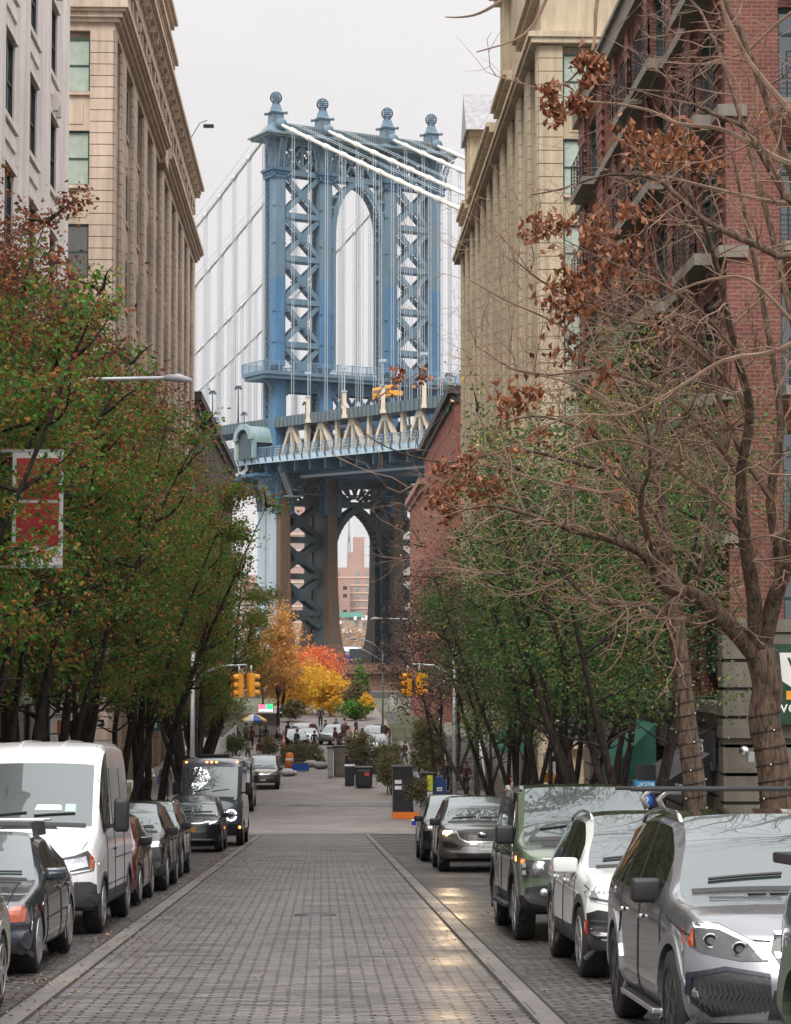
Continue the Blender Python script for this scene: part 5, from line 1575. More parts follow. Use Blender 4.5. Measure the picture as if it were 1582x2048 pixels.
for z_ in (.83, .87, .91): c.patch('grille_bar', [(-.5, z_), (.5, z_), (.5, z_-.012), (-.5, z_-.012)], 'front', M_CHROME, off=.018)
c.patch('bumper_intake', [(-.88, .66), (-.78, .7), (-.5, .66), (-.5, .42), (-.82, .42), (-.88, .5)], 'front', M_GRILLE, mirror=True)
for z_ in (.6, .54): c.patch('intake_bar', [(-.84, z_), (-.52, z_), (-.52, z_-.02), (-.84, z_-.02)], 'front', M_CLAD, off=.016, mirror=True)
c.patch('chrome_strip', [(-.86, .485), (-.52, .485), (-.52, .45), (-.82, .45)], 'front', M_CHROME, off=.02, mirror=True)
c.patch('lower_intake', [(-.46, .62), (.46, .62), (.46, .36), (-.46, .36)], 'front', M_GRILLE)
c.patch('side_reflector', [(.41, .6), (.44, .6), (.45, .46), (.42, .46)], 'side', M_RED, off=.006, mirror=True)
c.seam([[(1.22, .34), (1.2, .75), (1.32, 1.0)], [(2.25, .34), (2.25, 1.04)], [(3.3, .6), (3.15, .85), (3.25, 1.04)], [(1.2, .42), (3.05, .42)]])
c.seam([[(1.0, .84), (3.9, .92)]], wd=.014, mat=M_WHT, name='crease')
c.mirrors(1.55, 1.1, M_WHT, (.26, .17, .16)); c.handles([2.1, 3.1], .93, M_WHT); c.arches(M_CLAD); c.wiper()
m = MB()
for s_ in (-1, 1):
    pts = [c.hit(s_*.62, 1.95+2.0*k/11, 'top')[0]+Vector((0, 0, .01 if k in (0, 11) else .05)) for k in range(12)]; m.tube(pts, .018, 6)
m.build('roof_rail', M_CHROME, c.E)

# boxy green off-roader
sp = suv(L=4.75, W=1.99, H=1.96, r=.40, fa=.84, wb=3.02, zh=1.16, zc=1.24, zb=.34, hoodl=1.12, spokes=5, bow=.12, wr=.84,
         top=[(0, 1.06), (.25, 1.15), (.7, 1.2), (1.22, 1.24), (1.45, 1.6), (1.72, 1.92), (2.4, 1.96), (3.6, 1.96), (4.5, 1.94), (4.68, 1.2), (4.75, 1.0)],
         belt=[(0, .98), (.32, 1.07), (1.12, 1.14), (4.7, 1.18)], cowl=1.22, wtop=1.72, rtop=4.5, rbase=4.68, sg=(1.45, 4.4), pil=[1.45, 2.62, 2.74, 3.62, 3.72, 4.4], pilr=[(2.62, 2.74), (3.62, 3.72)], darkroof=True, roofm=simple('black_gloss_roof', (.025, .024, .022), rough=.2, coat=1),
         fp=[(.3, .1), (.45, 0), (.9, .0), (1.1, .04), (1.3, .1)], plan=[(0, .93), (.3, .985), (1.0, 1), (4.5, 1), (4.75, .97)])
M_GRN = paint('olive_green_metallic', (.085, .125, .075), .35, .3)
c = car('boxy green off-road SUV with square headlights and black roof', place(28.05, 2.42, 1.99, 1, sp), sp, M_GRN, clad=M_TRIM)
c.patch('headlight', [(-.94, 1.02), (-.56, 1.02), (-.56, .8), (-.94, .8)], 'front', M_LENSD, mirror=True)
for s_ in (1, -1):
    h, d = c.hit(-.72*s_, .91, 'front'); m = MB(); m.lathe((h.x, h.y-.012, h.z), [(.1, 0), (.1, .01), (.075, .012)], 18, 'y'); m.lathe((h.x, h.y-.03, h.z), [(.05, 0), (.055, .015)], 14, 'y')
    m.box(h.x-.2*s_-.025, h.x-.2*s_+.025, h.y-.02, h.y+.1, .84, .89); m.box(h.x-.2*s_-.025, h.x-.2*s_+.025, h.y-.02, h.y+.1, .93, .98); m.build('lamp_ring', M_LENS, c.E)
c.patch('grille', [(-.54, 1.0), (.54, 1.0), (.54, .84), (-.54, .84)], 'front', M_GRILLE)
c.patch('front_bumper', [(-.9, .68), (-.6, .72), (.6, .72), (.9, .68), (.93, .42), (-.93, .42)], 'front', M_TRIM, off=.035)
for s_ in (1, -1):
    h, d = c.hit(-.68*s_, .62, 'front'); m = MB(); m.lathe((h.x, h.y-.05, h.z), [(.05, 0), (.055, .03)], 12, 'y'); m.build('fog_lamp', M_LENS, c.E)
c.patch('bonnet_plate', [(-.62, .55), (-.25, .55), (-.25, 1.0), (-.62, 1.0)], 'top', M_TRIM, off=.006, mirror=True)
c.seam([[(1.3, .42), (1.3, 1.12)], [(2.68, .42), (2.68, 1.14)], [(3.55, .6), (3.68, 1.14)], [(1.3, .42), (3.3, .42)]])
c.mirrors(1.62, 1.3, M_TRIM, (.24, .2, .24)); c.handles([2.5, 3.5], 1.04, M_TRIM); c.arches(M_TRIM, w1=.16, lip=.03); c.wiper()
for s_ in (-1, 1):
    m = MB(); m.box(s_*.98-.09, s_*.98+.09, 1.35, 3.3, .38, .43); m.build('side_step', M_TRIM, c.E, bev=.01)
    m = MB(); m.box(s_*1.0-.004, s_*1.0+.006, .3, .36, 1.0, 1.06); m.build('turn_marker', M_MARK if s_ == -1 else M_AMBER, c.E)
m = MB()
for s_ in (-1, 1):
    for y_ in (2.0, 4.1): h, d = c.hit(s_*.78, y_, 'top'); m.cbox(h+Vector((0, 0, .03)), .05, .25, .05)
m.build('roof_rail_mount', M_ALLOY, c.E)

# grey SUV with lit headlight and plate
sp = suv(L=4.75, W=1.93, H=1.73, r=.365, fa=.93, wb=2.85, zh=1.04, zc=1.13, hoodl=1.2, bow=.3)
M_GUN = paint('gunmetal_grey_metallic', (.10, .10, .095), .5, .3)
c = car('dark grey SUV with one lit headlight and a white front plate', place(51, 2.67, 1.93, 1, sp), sp, M_GUN, clad=M_GUN)
c.patch('headlight', [(-.93, .93), (-.88, .98), (-.6, .92), (-.56, .85), (-.75, .83), (-.92, .86)], 'front', M_LENS, mirror=True, off=.01)
h, d = c.hit(-.74, .9, 'front'); m = MB(); m.box(h.x-.13, h.x+.13, h.y-.03, h.y-.01, .855, .925); m.build('lit_lamp', M_LAMPON, c.E, bev=.008)
c.patch('side_marker', [(-.955, .88), (-.94, .96), (-.88, .965), (-.89, .87)], 'front', M_AMBER, off=.016, mirror=True)
c.patch('grille', [(-.58, .93), (-.35, .97), (.35, .97), (.58, .93), (.5, .76), (.35, .69), (-.35, .69), (-.5, .76)], 'front', M_GRILLE, off=.012)
c.patch('grille_frame', [(-.61, .94), (-.51, .75), (-.36, .675), (.36, .675), (.51, .75), (.61, .94), (.57, .93), (.49, .77), (.34, .70), (-.34, .70), (-.49, .77), (-.57, .93)], 'front', M_ALLOY, off=.02)
for z_ in (.75, .8, .85, .9): c.patch('grille_bar', [(-.5, z_), (.5, z_), (.5, z_-.014), (-.5, z_-.014)], 'front', M_CLAD, off=.02)
h, d = c.hit(0, .85, 'front'); m = MB(); m.sphere((0, h.y-.01, .86), .12, 14, 8, .45); m.build('oval_badge', M_CHROME, c.E)
c.patch('bumper_intake', [(-.9, .7), (-.72, .7), (-.52, .6), (-.6, .55), (-.86, .56)], 'front', M_GRILLE, mirror=True)
c.patch('skid_plate', [(-.8, .5), (-.5, .5), (-.42, .58), (.42, .58), (.5, .5), (.8, .5), (.7, .44), (-.7, .44)], 'front', M_ALLOY, off=.014)
c.patch('lower_intake', [(-.62, .43), (.62, .43), (.55, .33), (-.55, .33)], 'front', M_GRILLE, off=.014)
c.plate(.1, .58, 'LBZ·6453', M_PLATE, M_SEAM, 'NEW YORK', w_=.34)
c.seam([[(1.35, .34), (1.32, .75), (1.4, 1.0)], [(2.42, .34), (2.42, 1.05)], [(3.5, .6), (3.35, .85), (3.45, 1.05)]])
c.mirrors(1.65, 1.12, M_TRIM, (.23, .16, .16)); c.arches(M_TRIM); c.wiper()
ld = bpy.data.lights.new('headlamp_beam', 'SPOT'); ld.energy = 330; ld.color = (1, .72, .42); ld.spot_size = R(10); ld.spot_blend = .8; ld.shadow_soft_size = .2
lo = bpy.data.objects.new('headlamp_beam', ld); COL.objects.link(lo); lo.parent = c.E; lo.location = (-.74, -.12, .9); lo.rotation_euler = (R(88.6), 0, R(177))
# dark SUV behind it
M_BLK = paint('black_car_paint', (.012, .012, .014), .2, .25)
sp2 = suv(L=4.6, W=1.88, H=1.75, r=.36, fa=.9, wb=2.75)
c = car('black SUV half hidden behind the dark grey SUV on the right', place(58.2, 2.58, 1.88, 1, sp2), sp2, M_BLK, clad=M_CLAD)
c.patch('headlight', [(-.88, .93), (-.55, .9), (-.55, .8), (-.86, .8)], 'front', M_LENS, mirror=True)
c.patch('grille', [(-.45, .9), (.45, .9), (.4, .7), (-.4, .7)], 'front', M_GRILLE); c.mirrors(1.55, 1.1, M_TRIM); c.arches(M_TRIM)
# pickup at the right edge
sp = suv(L=5.3, W=1.95, H=1.45, r=.40, fa=1.0, wb=3.2, zh=1.12, zc=1.2, zb=.42, top=[(0, .98), (.3, 1.08), (1.3, 1.2), (1.8, 1.6), (2.1, 1.76), (3.2, 1.78), (3.5, 1.42), (4.3, 1.44), (5.1, 1.42), (5.3, 1.2)],
         belt=[(0, .9), (1.3, 1.1), (5.3, 1.28)], cowl=1.3, wtop=2.1, rtop=3.2, rbase=3.5, sg=(1.7, 3.1), pil=[1.7, 3.1, 3.5], pilr=[])
M_DGR = paint('dark_green_metallic', (.035, .07, .045), .4, .3)
c = car('dark green pickup truck cut off at the right edge in front of the silver SUV', place(9.75, 2.82, 1.95, 1, sp), sp, M_DGR, cat='pickup truck', clad=M_DGR)
c.arches(simple('satin_green_grey_flare', (.10, .125, .10), rough=.4), w1=.2, lip=.06); c.seam([[(3.45, .5), (3.4, 1.3)], [(5.0, .5), (5.0, 1.3)]])
m = MB(); m.box(-.93, .93, 3.5, 5.2, 1.43, 1.5); m.build('bed_cover', M_TRIM, c.E, bev=.02)

# ---- left row ----------------------------------------------------------
sedan = lambda **k: suv(**dict(dict(L=4.75, W=1.8, H=1.42, r=.325, fa=.85, wb=2.82, zh=.82, zc=.97, zb=.2, hoodl=1.35,
    top=[(0, .68), (.32, .76), (.9, .86), (1.45, .95), (1.9, 1.22), (2.3, 1.40), (2.9, 1.43), (3.4, 1.37), (4.0, 1.08), (4.5, 1.0), (4.75, .9)],
    belt=[(0, .6), (.35, .66), (1.4, .84), (3.8, .92), (4.75, .8)], cowl=1.45, wtop=2.3, rtop=3.4, rbase=4.0, sg=(1.8, 3.85), pil=[1.8, 2.72, 2.8, 3.85], pilr=[(2.72, 2.8)],
    rp=[(.2, .1), (.4, 0), (.9, .04)]), **k))
sp = sedan(bow=.24, spokes=5, dbl=0); M_OLV = paint('champagne_silver_metallic', (.30, .29, .2), .6, .25)
c = car('pale champagne sedan cut off at the left edge of the picture', place(16.75, -2.79, 1.8, -1, sp), sp, M_OLV); c.arches(M_OLV, lip=.01)
c.seam([[(2.75, .3), (2.75, .9)]]); c.handles([2.6, 3.4], .8, M_CHROME)
sp = sedan(bow=.22, spokes=14, dbl=0); M_NVY = paint('dark_blue_grey_metallic', (.035, .045, .065), .5, .25)
c = car('dark blue sedan with orange corner lamps and silver roof bars on the left', place(23.4, -2.95, 1.8, -1, sp), sp, M_NVY, clad=M_NVY)
c.patch('corner_lamp', [(.62, .55), (.86, .555), (.9, .7), (.86, .72), (.66, .71)], 'front', M_AMBER, mirror=True, off=.012)
c.patch('headlight', [(.2+.1, .56), (.6, .555), (.63, .71), (.3, .69)], 'front', M_LENS, mirror=True)
c.patch('grille', [(-.26, .68), (.26, .68), (.26, .56), (-.26, .56)], 'front', M_GRILLE)
c.patch('bumper_strip', [(-.9, .53), (.9, .53), (.9, .495), (-.9, .495)], 'front', M_TRIM, off=.03)
c.patch('fog_lamp', [(.5, .36), (.74, .37), (.76, .28), (.52, .27)], 'front', M_LENSD, mirror=True, off=.012)
c.seam([[(1.48, .28), (1.5, .85)], [(2.68, .25), (2.7, .9)], [(3.5, .5), (3.4, .9)], [(.85, .52), (3.9, .56)]]); c.seam([[(1.5, .26), (3.3, .26)]])
c.seam([[(-.62, .35), (-.6, 1.3)], [(.62, .35), (.6, 1.3)]], 'top')
c.mirrors(1.95, .98, M_NVY, (.23, .12, .13)); c.handles([2.55, 3.35], .82, M_NVY); c.arches(M_NVY, lip=.01); c.wiper()
for y_ in (2.5, 3.05):
    m = MB(); h, d = c.hit(0, y_, 'top'); z_ = h.z+.13; m.box(-.72, .72, y_-.03, y_+.03, z_, z_+.03); rb = m.build('roof_bar', M_ALLOY, c.E, bev=.008)
    m = MB()
    for s_ in (-1, 1): m.beam((s_*.6, y_, z_), (s_*.63, y_, z_-.16), .07, .09)
    m.build('bar_foot', M_TRIM, rb)
# white high roof van
sp = dict(name='delivery_van', L=5.6, W=2.05, r=.355, fa=.98, wb=3.7, zb=.32, wr=.86, cowl=.98, wtop=1.62, rtop=5.3, rbase=5.55, norear=1, bow=.26, tum=.05,
    top=[(0, .98), (.22, 1.12), (.6, 1.28), (.98, 1.42), (1.3, 1.86), (1.62, 2.26), (1.95, 2.48), (2.6, 2.58), (4.4, 2.6), (5.3, 2.58), (5.5, 2.4), (5.6, 2.0)],
    belt=[(0, .9), (.3, 1.02), (1.0, 1.28), (1.9, 1.36), (5.6, 1.36)], sg=(1.22, 2.3), pil=[1.22, 2.3, 2.42], pilr=[],
    fp=[(.3, .08), (.5, 0), (.8, .02), (1.0, .12), (1.3, .3)], plan=[(0, .9), (.35, .97), (1.2, 1), (5.3, 1), (5.6, .97)], rp=[(.2, .05), (2.5, .05)], spokes=6, dbl=0)
M_VAN = paint('white_van_paint', (.72, .72, .73), 0, .3)
c = car('white high roof delivery van parked behind the dark blue sedan', place(29.75, -2.9, 2.05, -1, sp), sp, M_VAN, cat='van', clad=M_CLAD)
c.patch('front_bumper', [(-.98, .66), (-.9, .7), (.9, .7), (.98, .66), (1.0, .38), (-1.0, .38)], 'front', M_CLAD, off=.03)
hp = [(.9, 1.12), (.96, 1.0), (.94, .84), (.6, .78), (.42, .82), (.36, .92), (.42, .99), (.7, 1.04)]
c.patch('headlight', hp, 'front', M_LENSD, mirror=True, off=.01)
c.patch('headlight_reflector', [(.84, 1.03), (.87, .9), (.62, .84), (.42, .86), (.41, .94), (.5, .975), (.7, 1.0)], 'front', M_LENS, mirror=True, off=.02)
c.patch('corner_lamp', [(.88, 1.08), (.945, 1.0), (.935, .87), (.885, .86), (.89, .98)], 'front', M_AMBER, mirror=True, off=.022)
c.patch('lamp_trim', [(.39, .84), (.44, .8), (.62, .795), (.93, .85), (.93, .865), (.62, .82), (.45, .825)], 'front', M_CHROME, mirror=True, off=.024)
c.patch('grille', [(-.36, .98), (.36, .98), (.42, .76), (-.42, .76)], 'front', M_GRILLE)
for z_ in (.8, .87, .94): c.patch('grille_bar', [(-.38, z_+.02), (.38, z_+.02), (.38, z_-.015), (-.38, z_-.015)], 'front', M_CHROME, off=.018)
c.patch('bonnet_vent', [(-.4, .86), (.4, .86), (.36, .92), (-.36, .92)], 'top', M_GRILLE, off=.008)
c.seam([[(-.84, .5), (-.75, .2), (.75, .2), (.84, .5)]], 'top'); c.seam([[(1.42, .45), (1.38, 1.3), (1.5, 2.1)], [(2.5, .45), (2.5, 2.2)], [(3.9, .5), (3.9, 2.2)], [(1.5, .62), (5.5, .62)], [(2.5, .95), (5.5, .95)]])
c.seam([[(-.75, y_) for y_ in (2.0, 5.2)], [(.75, y_) for y_ in (2.0, 5.2)], [(-.3, 2.0), (-.3, 5.2)], [(.3, 2.0), (.3, 5.2)]], 'top', M_VAN, wd=.03, name='roof_rib')
c.patch('dash_paper', [(.05, 1.13), (.42, 1.13), (.4, 1.18), (.08, 1.18)], 'top', M_PLATE, off=.004); c.patch('dash_sticker', [(.46, 1.12), (.6, 1.12), (.6, 1.19), (.46, 1.19)], 'top', simple('pale_green_sticker', (.4, .55, .5)), off=.004)
c.mirrors(1.5, 1.55, M_TRIM, (.2, .2, .46), arm=.14); c.handles([2.35], 1.08, M_TRIM); c.arches(M_CLAD, w1=.1, lip=.015); c.wiper()
c.patch('door_lettering', [(2.0, .98), (2.3, .98), (2.3, 1.06), (2.0, 1.06)], 'side', simple('faded_grey_green_print', (.35, .4, .38)), off=.004, side=1)
c.patch('sill_panel', [(1.5, .33), (4.25, .33), (4.25, .42), (1.5, .42)], 'side', M_CLAD, off=.02, mirror=True)
# maroon hatch
sp = sedan(H=1.5, L=4.2, wb=2.6, hoodl=1.2, top=[(0, .74), (.32, .84), (.8, .92), (1.25, 1.0), (1.7, 1.28), (2.1, 1.47), (2.9, 1.5), (3.5, 1.42), (4.0, 1.0), (4.2, .9)], cowl=1.25, wtop=2.1, rtop=3.5, rbase=4.0, sg=(1.6, 3.5), pil=[1.6, 2.5, 2.58, 3.5], pilr=[(2.5, 2.58)])
c = car('maroon hatchback mostly hidden behind the white van', place(36.7, -2.98, 1.8, -1, sp), sp, paint('maroon_metallic', (.13, .02, .018), .4, .25), clad=None); c.mirrors(1.75, 1.03, M_BLK); c.arches(M_TRIM)
c.seam([[(1.4, .3), (1.42, .9)], [(2.55, .3), (2.55, .95)]])
# black SUVs
def facekit(c, plate=None, z=.0):
    c.patch('headlight', [(-.88, .96+z), (-.55, .9+z), (-.56, .82+z), (-.84, .83+z)], 'front', M_LENS, mirror=True)
    c.patch('grille', [(-.52, .92+z), (.52, .92+z), (.42, .66+z), (-.42, .66+z)], 'front', M_GRILLE, off=.012)
    c.patch('grille_frame', [(-.56, .94+z), (-.3, .88+z), (.3, .88+z), (.56, .94+z), (.56, .91+z), (.3, .85+z), (-.3, .85+z), (-.56, .91+z)], 'front', M_CHROME, off=.02)
    c.patch('bumper_intake', [(-.84, .6), (-.6, .62), (-.6, .46), (-.8, .46)], 'front', M_GRILLE, mirror=True)
    c.patch('lower_strip', [(-.7, .4), (.7, .4), (.66, .36), (-.66, .36)], 'front', M_ALLOY, off=.014)
    c.seam([[(1.22, .34), (1.2, .75), (1.32, 1.0)], [(2.25, .34), (2.25, 1.04)], [(3.3, .6), (3.15, .85), (3.25, 1.04)]])
    c.mirrors(1.55, 1.1, M_TRIM); c.arches(M_TRIM); c.wiper(); c.handles([2.1, 3.1], .93, M_TRIM)
sp = suv(L=4.55, W=1.84, H=1.66, r=.355, wb=2.7)
c = car('glossy black SUV behind the maroon hatchback on the left', place(42, -2.9, 1.84, -1, sp), sp, M_BLK, clad=M_CLAD); facekit(c)
c = car('dark grey SUV parked behind the glossy black SUV, its silver roof rail showing', place(48, -3.0, 1.84, -1, sp), sp, paint('charcoal_metallic', (.05, .052, .055), .5, .25), clad=M_CLAD); facekit(c)
m = MB()
for s_ in (-1, 1):
    pts = [c.hit(s_*.62, 1.95+2.0*k/11, 'top')[0]+Vector((0, 0, .05)) for k in range(12)]; m.tube(pts, .022, 6)
m.build('roof_rail', M_CHROME, c.E)
sp = suv(L=4.85, W=1.9, H=1.72, r=.37, wb=2.8, fa=.95, bow=.28)
c = car('black SUV with yellow front plate in front of the dark step van', place(67.4, -3.0, 1.9, -1, sp), sp, M_BLK, clad=M_BLK); facekit(c)
c.plate(0, .68, None, M_PLATEY, M_SEAM, w_=.32, h_=.17)
# dark electric step van
sp = dict(name='step_van', L=6.9, W=2.2, r=.39, fa=1.15, wb=4.4, zb=.34, wr=.9, cowl=.42, wtop=.85, rtop=6.6, rbase=6.85, norear=1, bow=.3, tum=.02,
    top=[(0, 1.2), (.2, 1.38), (.42, 1.55), (.62, 2.1), (.85, 2.62), (1.1, 2.86), (1.7, 3.0), (4.5, 3.0), (6.6, 2.98), (6.9, 2.7)],
    belt=[(0, 1.1), (.4, 1.4), (1.2, 1.5), (6.9, 1.5)], sg=(.62, 1.7), pil=[.62, 1.7], pilr=[], fp=[(.3, .06), (.6, 0), (1.0, .03), (1.4, .14)],
    plan=[(0, .9), (.35, .96), (1.0, 1), (6.6, 1), (6.9, .95)], rp=[(.2, .03), (3, .03)], spokes=8, dbl=0)
M_SLT = paint('slate_blue_grey', (.055, .07, .095), .1, .35)
c = car('dark slate electric step van with round white headlights', place(74.6, -2.62, 2.2, -1, sp), sp, M_SLT, cat='van', clad=M_TRIM)
for s_ in (1, -1):
    h, d = c.hit(.7*s_, 1.02, 'front'); m = MB(); n = 28
    for k in range(n):
        t0, t1 = 2*math.pi*k/n, 2*math.pi*(k+1)/n
        if abs(math.sin((t0+t1)/2)) > .16: m.beam((h.x+.17*math.cos(t0), h.y-.03, h.z+.17*math.sin(t0)), (h.x+.17*math.cos(t1), h.y-.03, h.z+.17*math.sin(t1)), .05, .075, (0, 1, 0))
    m.build('headlight', M_LEDW, c.E)
    m = MB(); m.lathe((h.x, h.y-.02, h.z), [(.1, 0), (.11, .02)], 14, 'y'); m.build('lamp_centre', M_LENSD, c.E)
    m = MB(); m.cbox((.98*s_, c.hit(.95*s_, .62, 'front')[0].y-.01, .62), .06, .03, .08); m.build('marker_lamp', M_MARK, c.E)
for x in (-.85, -.16, .16, 0, .85):
    h, d = c.hit(x, 2.78, 'front'); m = MB(); m.cbox((x, h.y-.01, 2.78), .07, .04, .06); m.build('roof_marker', M_MARK, c.E)
c.patch('front_bumper', [(-1.0, .72), (1.0, .72), (1.02, .4), (-1.02, .4)], 'front', M_TRIM, off=.03); c.mirrors(.95, 1.9, M_TRIM, (.16, .16, .42), arm=.12); c.arches(M_TRIM); c.wiper()
m = MB(); m.box(-.55, .55, 1.9, 2.6, 2.98, 3.06); m.build('roof_unit', M_CLAD, c.E, bev=.02)
# vehicles beyond the crossing
sp = dict(sp); sp.update(name='delivery_van', L=5.4, W=2.0, wb=3.3, top=[(0, 1.0), (.22, 1.15), (.42, 1.3), (.7, 1.9), (1.0, 2.3), (1.3, 2.45), (4.5, 2.5), (5.2, 2.45), (5.4, 2.2)], rtop=5.2, rbase=5.35, cowl=.42, wtop=1.0)
sp['plan'] = [(0, .9), (.35, .97), (1.2, 1), (5.1, 1), (5.4, .95)]; sp['belt'] = [(0, .9), (.4, 1.15), (5.4, 1.3)]
c = car('dark van seen edge on behind the slate step van', (-4.35, 108, road_z(108)), sp, M_BLK, cat='van', slope=0, clad=M_TRIM); c.mirrors(.9, 1.6, M_TRIM, (.16, .16, .36), arm=.1)
sp = suv(L=4.6, W=1.86, H=1.86, r=.39, wr=.82, zh=1.08, zc=1.16, zb=.34, wb=2.75)
c = car('brown boxy SUV driving towards the camera beyond the crossing', (-3.35, 125, road_z(125)), sp, paint('bronze_brown_metallic', (.07, .05, .022), .5, .3), slope=0, clad=M_TRIM); facekit(c)
c.patch('white_plate', [(-.16, .58), (.16, .58), (.16, .5), (-.16, .5)], 'front', M_PLATE, off=.03)
sp = suv()
car('white SUV parked beyond the bushes on the right', (4.0, 160, road_z(160)), sp, M_WHT, slope=0)
car('white hatchback parked far beyond the crossing near the path', (-1.2, 176, road_z(176)), suv(H=1.5), M_VAN, slope=0)
for (px_, Y_, pt, lab) in ((598, 170, M_BLK, 'black car among the clutter left of the white hatchback'), (655, 180, M_SILV, 'silver car far off behind the olive hedge'), (590, 183, M_WHT, 'white car beside the black cast iron lamp post'), (735, 178, M_BLK, 'black car far off at the right of the path')):
    x_ = (px_-645)/F*Y_; k = car(lab, (x_, Y_, -6.25), suv(), pt, slope=0, lvl=1, heading=R(8)*((px_ % 5)-2)); k.mirrors(1.55, 1.1, M_TRIM)
# yellow school bus on the bridge deck
def school_bus():
    p = P(790, 797, 318); E = empty('school_bus', p, 0, 'yellow school bus driving on the bridge roadway', 'bus'); 
    M = Matrix.Rotation(BA, 4, 'Z') if 'BA' in globals() else Matrix()
    E.rotation_euler = (0, 0, R(28.6)); E.scale = (.66, .66, .66)
    my = simple('school_bus_yellow', (.85, .38, .03), rough=.4)
    m = MB(); m.box(-1.2, 1.2, 0, 8, .5, 3.0); m.build('body', my, E, bev=.18)
    m = MB(); m.box(-1.1, 1.1, -1.6, 0, .5, 1.6); m.build('bonnet', my, E, bev=.15)
    m = MB(); m.box(-1.0, 1.0, -.06, .01, 1.6, 2.5); m.build('windscreen', M_CGL, E)
    for k in range(7): m = MB(); m.box(-1.24, -1.19, .6+1.0*k, 1.4+1.0*k, 1.65, 2.4); m.build('side_window', M_SGL, E)
    m = MB(); m.box(-1.25, -1.19, 0, 8, 1.1, 1.25); m.build('side_stripe', M_TRIM, E)
    for y in (-.7, 6): 
        for s_ in (-1, 1): m = MB(); m.lathe((s_*1.1, y, .5), [(.3, -.15), (.5, -.12), (.5, .12), (.3, .15)], 16, 'x'); m.build('wheel', M_TYRE, E)
    m = MB(); m.box(-1.0, 1.0, -.12, -.02, 2.62, 2.85); m.build('roof_sign', simple('bus_sign_red', (.5, .1, .03)), E)
school_bus()
# ================================================================ TREES
M_BARKD = barkmat('dark_pear_bark', (.03, .023, .02), (.065, .05, .042))
M_BARKT = barkmat('tan_bare_bark', (.09, .062, .045), (.18, .125, .09))
M_TWIG = simple('pale_twig_bark', (.20, .125, .085), rough=.85, var=.3, scale=4)
M_LFG = leafmat('green_pear_leaves', [(.035, .16, .028), (.07, .24, .035), (.17, .29, .04), (.028, .10, .035), (.40, .25, .05), (.34, .10, .035)], trans=.38)
M_LFR = leafmat('reddening_pear_leaves', [(.18, .04, .03), (.28, .08, .035), (.12, .11, .035), (.11, .035, .045), (.40, .15, .05)])
M_LFD = leafmat('dark_green_leaves', [(.02, .085, .025), (.04, .13, .03), (.09, .2, .035), (.025, .07, .03), (.26, .2, .05), (.04, .11, .04)])
M_LFP = leafmat('purple_brown_leaves', [(.06, .035, .035), (.10, .05, .045), (.05, .045, .03), (.13, .07, .06), (.045, .025, .03)])
M_LFB = leafmat('dry_brown_pods', [(.26, .085, .035), (.17, .055, .025), (.38, .17, .08), (.11, .035, .02)], trans=.1)
M_LFY = leafmat('yellow_autumn_leaves', [(.9, .5, .03), (.75, .4, .03), (.95, .68, .09), (.55, .45, .06)])
M_LFO = leafmat('orange_autumn_leaves', [(.8, .17, .06), (.65, .14, .05), (.85, .3, .10), (.5, .12, .06)])
M_LFT = leafmat('tan_autumn_leaves', [(.75, .42, .13), (.8, .5, .2), (.62, .34, .12), (.85, .5, .08)])
M_LFK = leafmat('olive_bush_leaves', [(.14, .13, .05), (.20, .17, .07), (.10, .12, .04), (.26, .2, .11)])
M_LFV = leafmat('bright_green_leaves', [(.06, .2, .03), (.1, .26, .04), (.04, .14, .03), (.35, .4, .06)])

def leaf(mb_v, mb_f, c, s, rn, droop=0):
    r = rn.random
    ax, ay, az = r()-.5, r()-.5, (r()-.5)*.8-droop*.3; l = math.sqrt(ax*ax+ay*ay+az*az)+1e-6; ax /= l; ay /= l; az /= l
    ux, uy, uz = r()-.5, r()-.5, r()-.5
    bx, by, bz = ay*uz-az*uy, az*ux-ax*uz, ax*uy-ay*ux; l = math.sqrt(bx*bx+by*by+bz*bz)+1e-6; bx /= l; by /= l; bz /= l
    k = s*.18; nx, ny, nz = (ay*bz-az*by)*k, (az*bx-ax*bz)*k, (ax*by-ay*bx)*k
    x, y, z = c[0], c[1], c[2]; h = s*.5; g = s*.3; i = len(mb_v)
    mb_v += [(x-ax*h, y-ay*h, z-az*h), (x+bx*g+nx, y+by*g+ny, z+bz*g+nz), (x+ax*h, y+ay*h, z+az*h), (x-bx*g+nx, y-by*g+ny, z-bz*g+nz)]
    mb_f.append((i, i+1, i+2, i+3))
def leafmesh(name, v, f, mat, parent, **k):
    me = bpy.data.meshes.new(name); me.from_pydata(v if type(v[0]) is tuple else [tuple(x) for x in v], [], f); me.materials.append(mat); me.update()
    o = bpy.data.objects.new(name, me); COL.objects.link(o); o.parent = parent; return tag(o, **k)
def curve(p, d, ln, n, rn, wob=.12, up=.0):
    pts = [Vector(p)]; d = Vector(d).normalized()
    for i in range(n):
        d = (d+Vector((rn.gauss(0, wob), rn.gauss(0, wob), rn.gauss(0, wob)+up))).normalized()
        pts.append(pts[-1]+d*ln/n)
    return pts
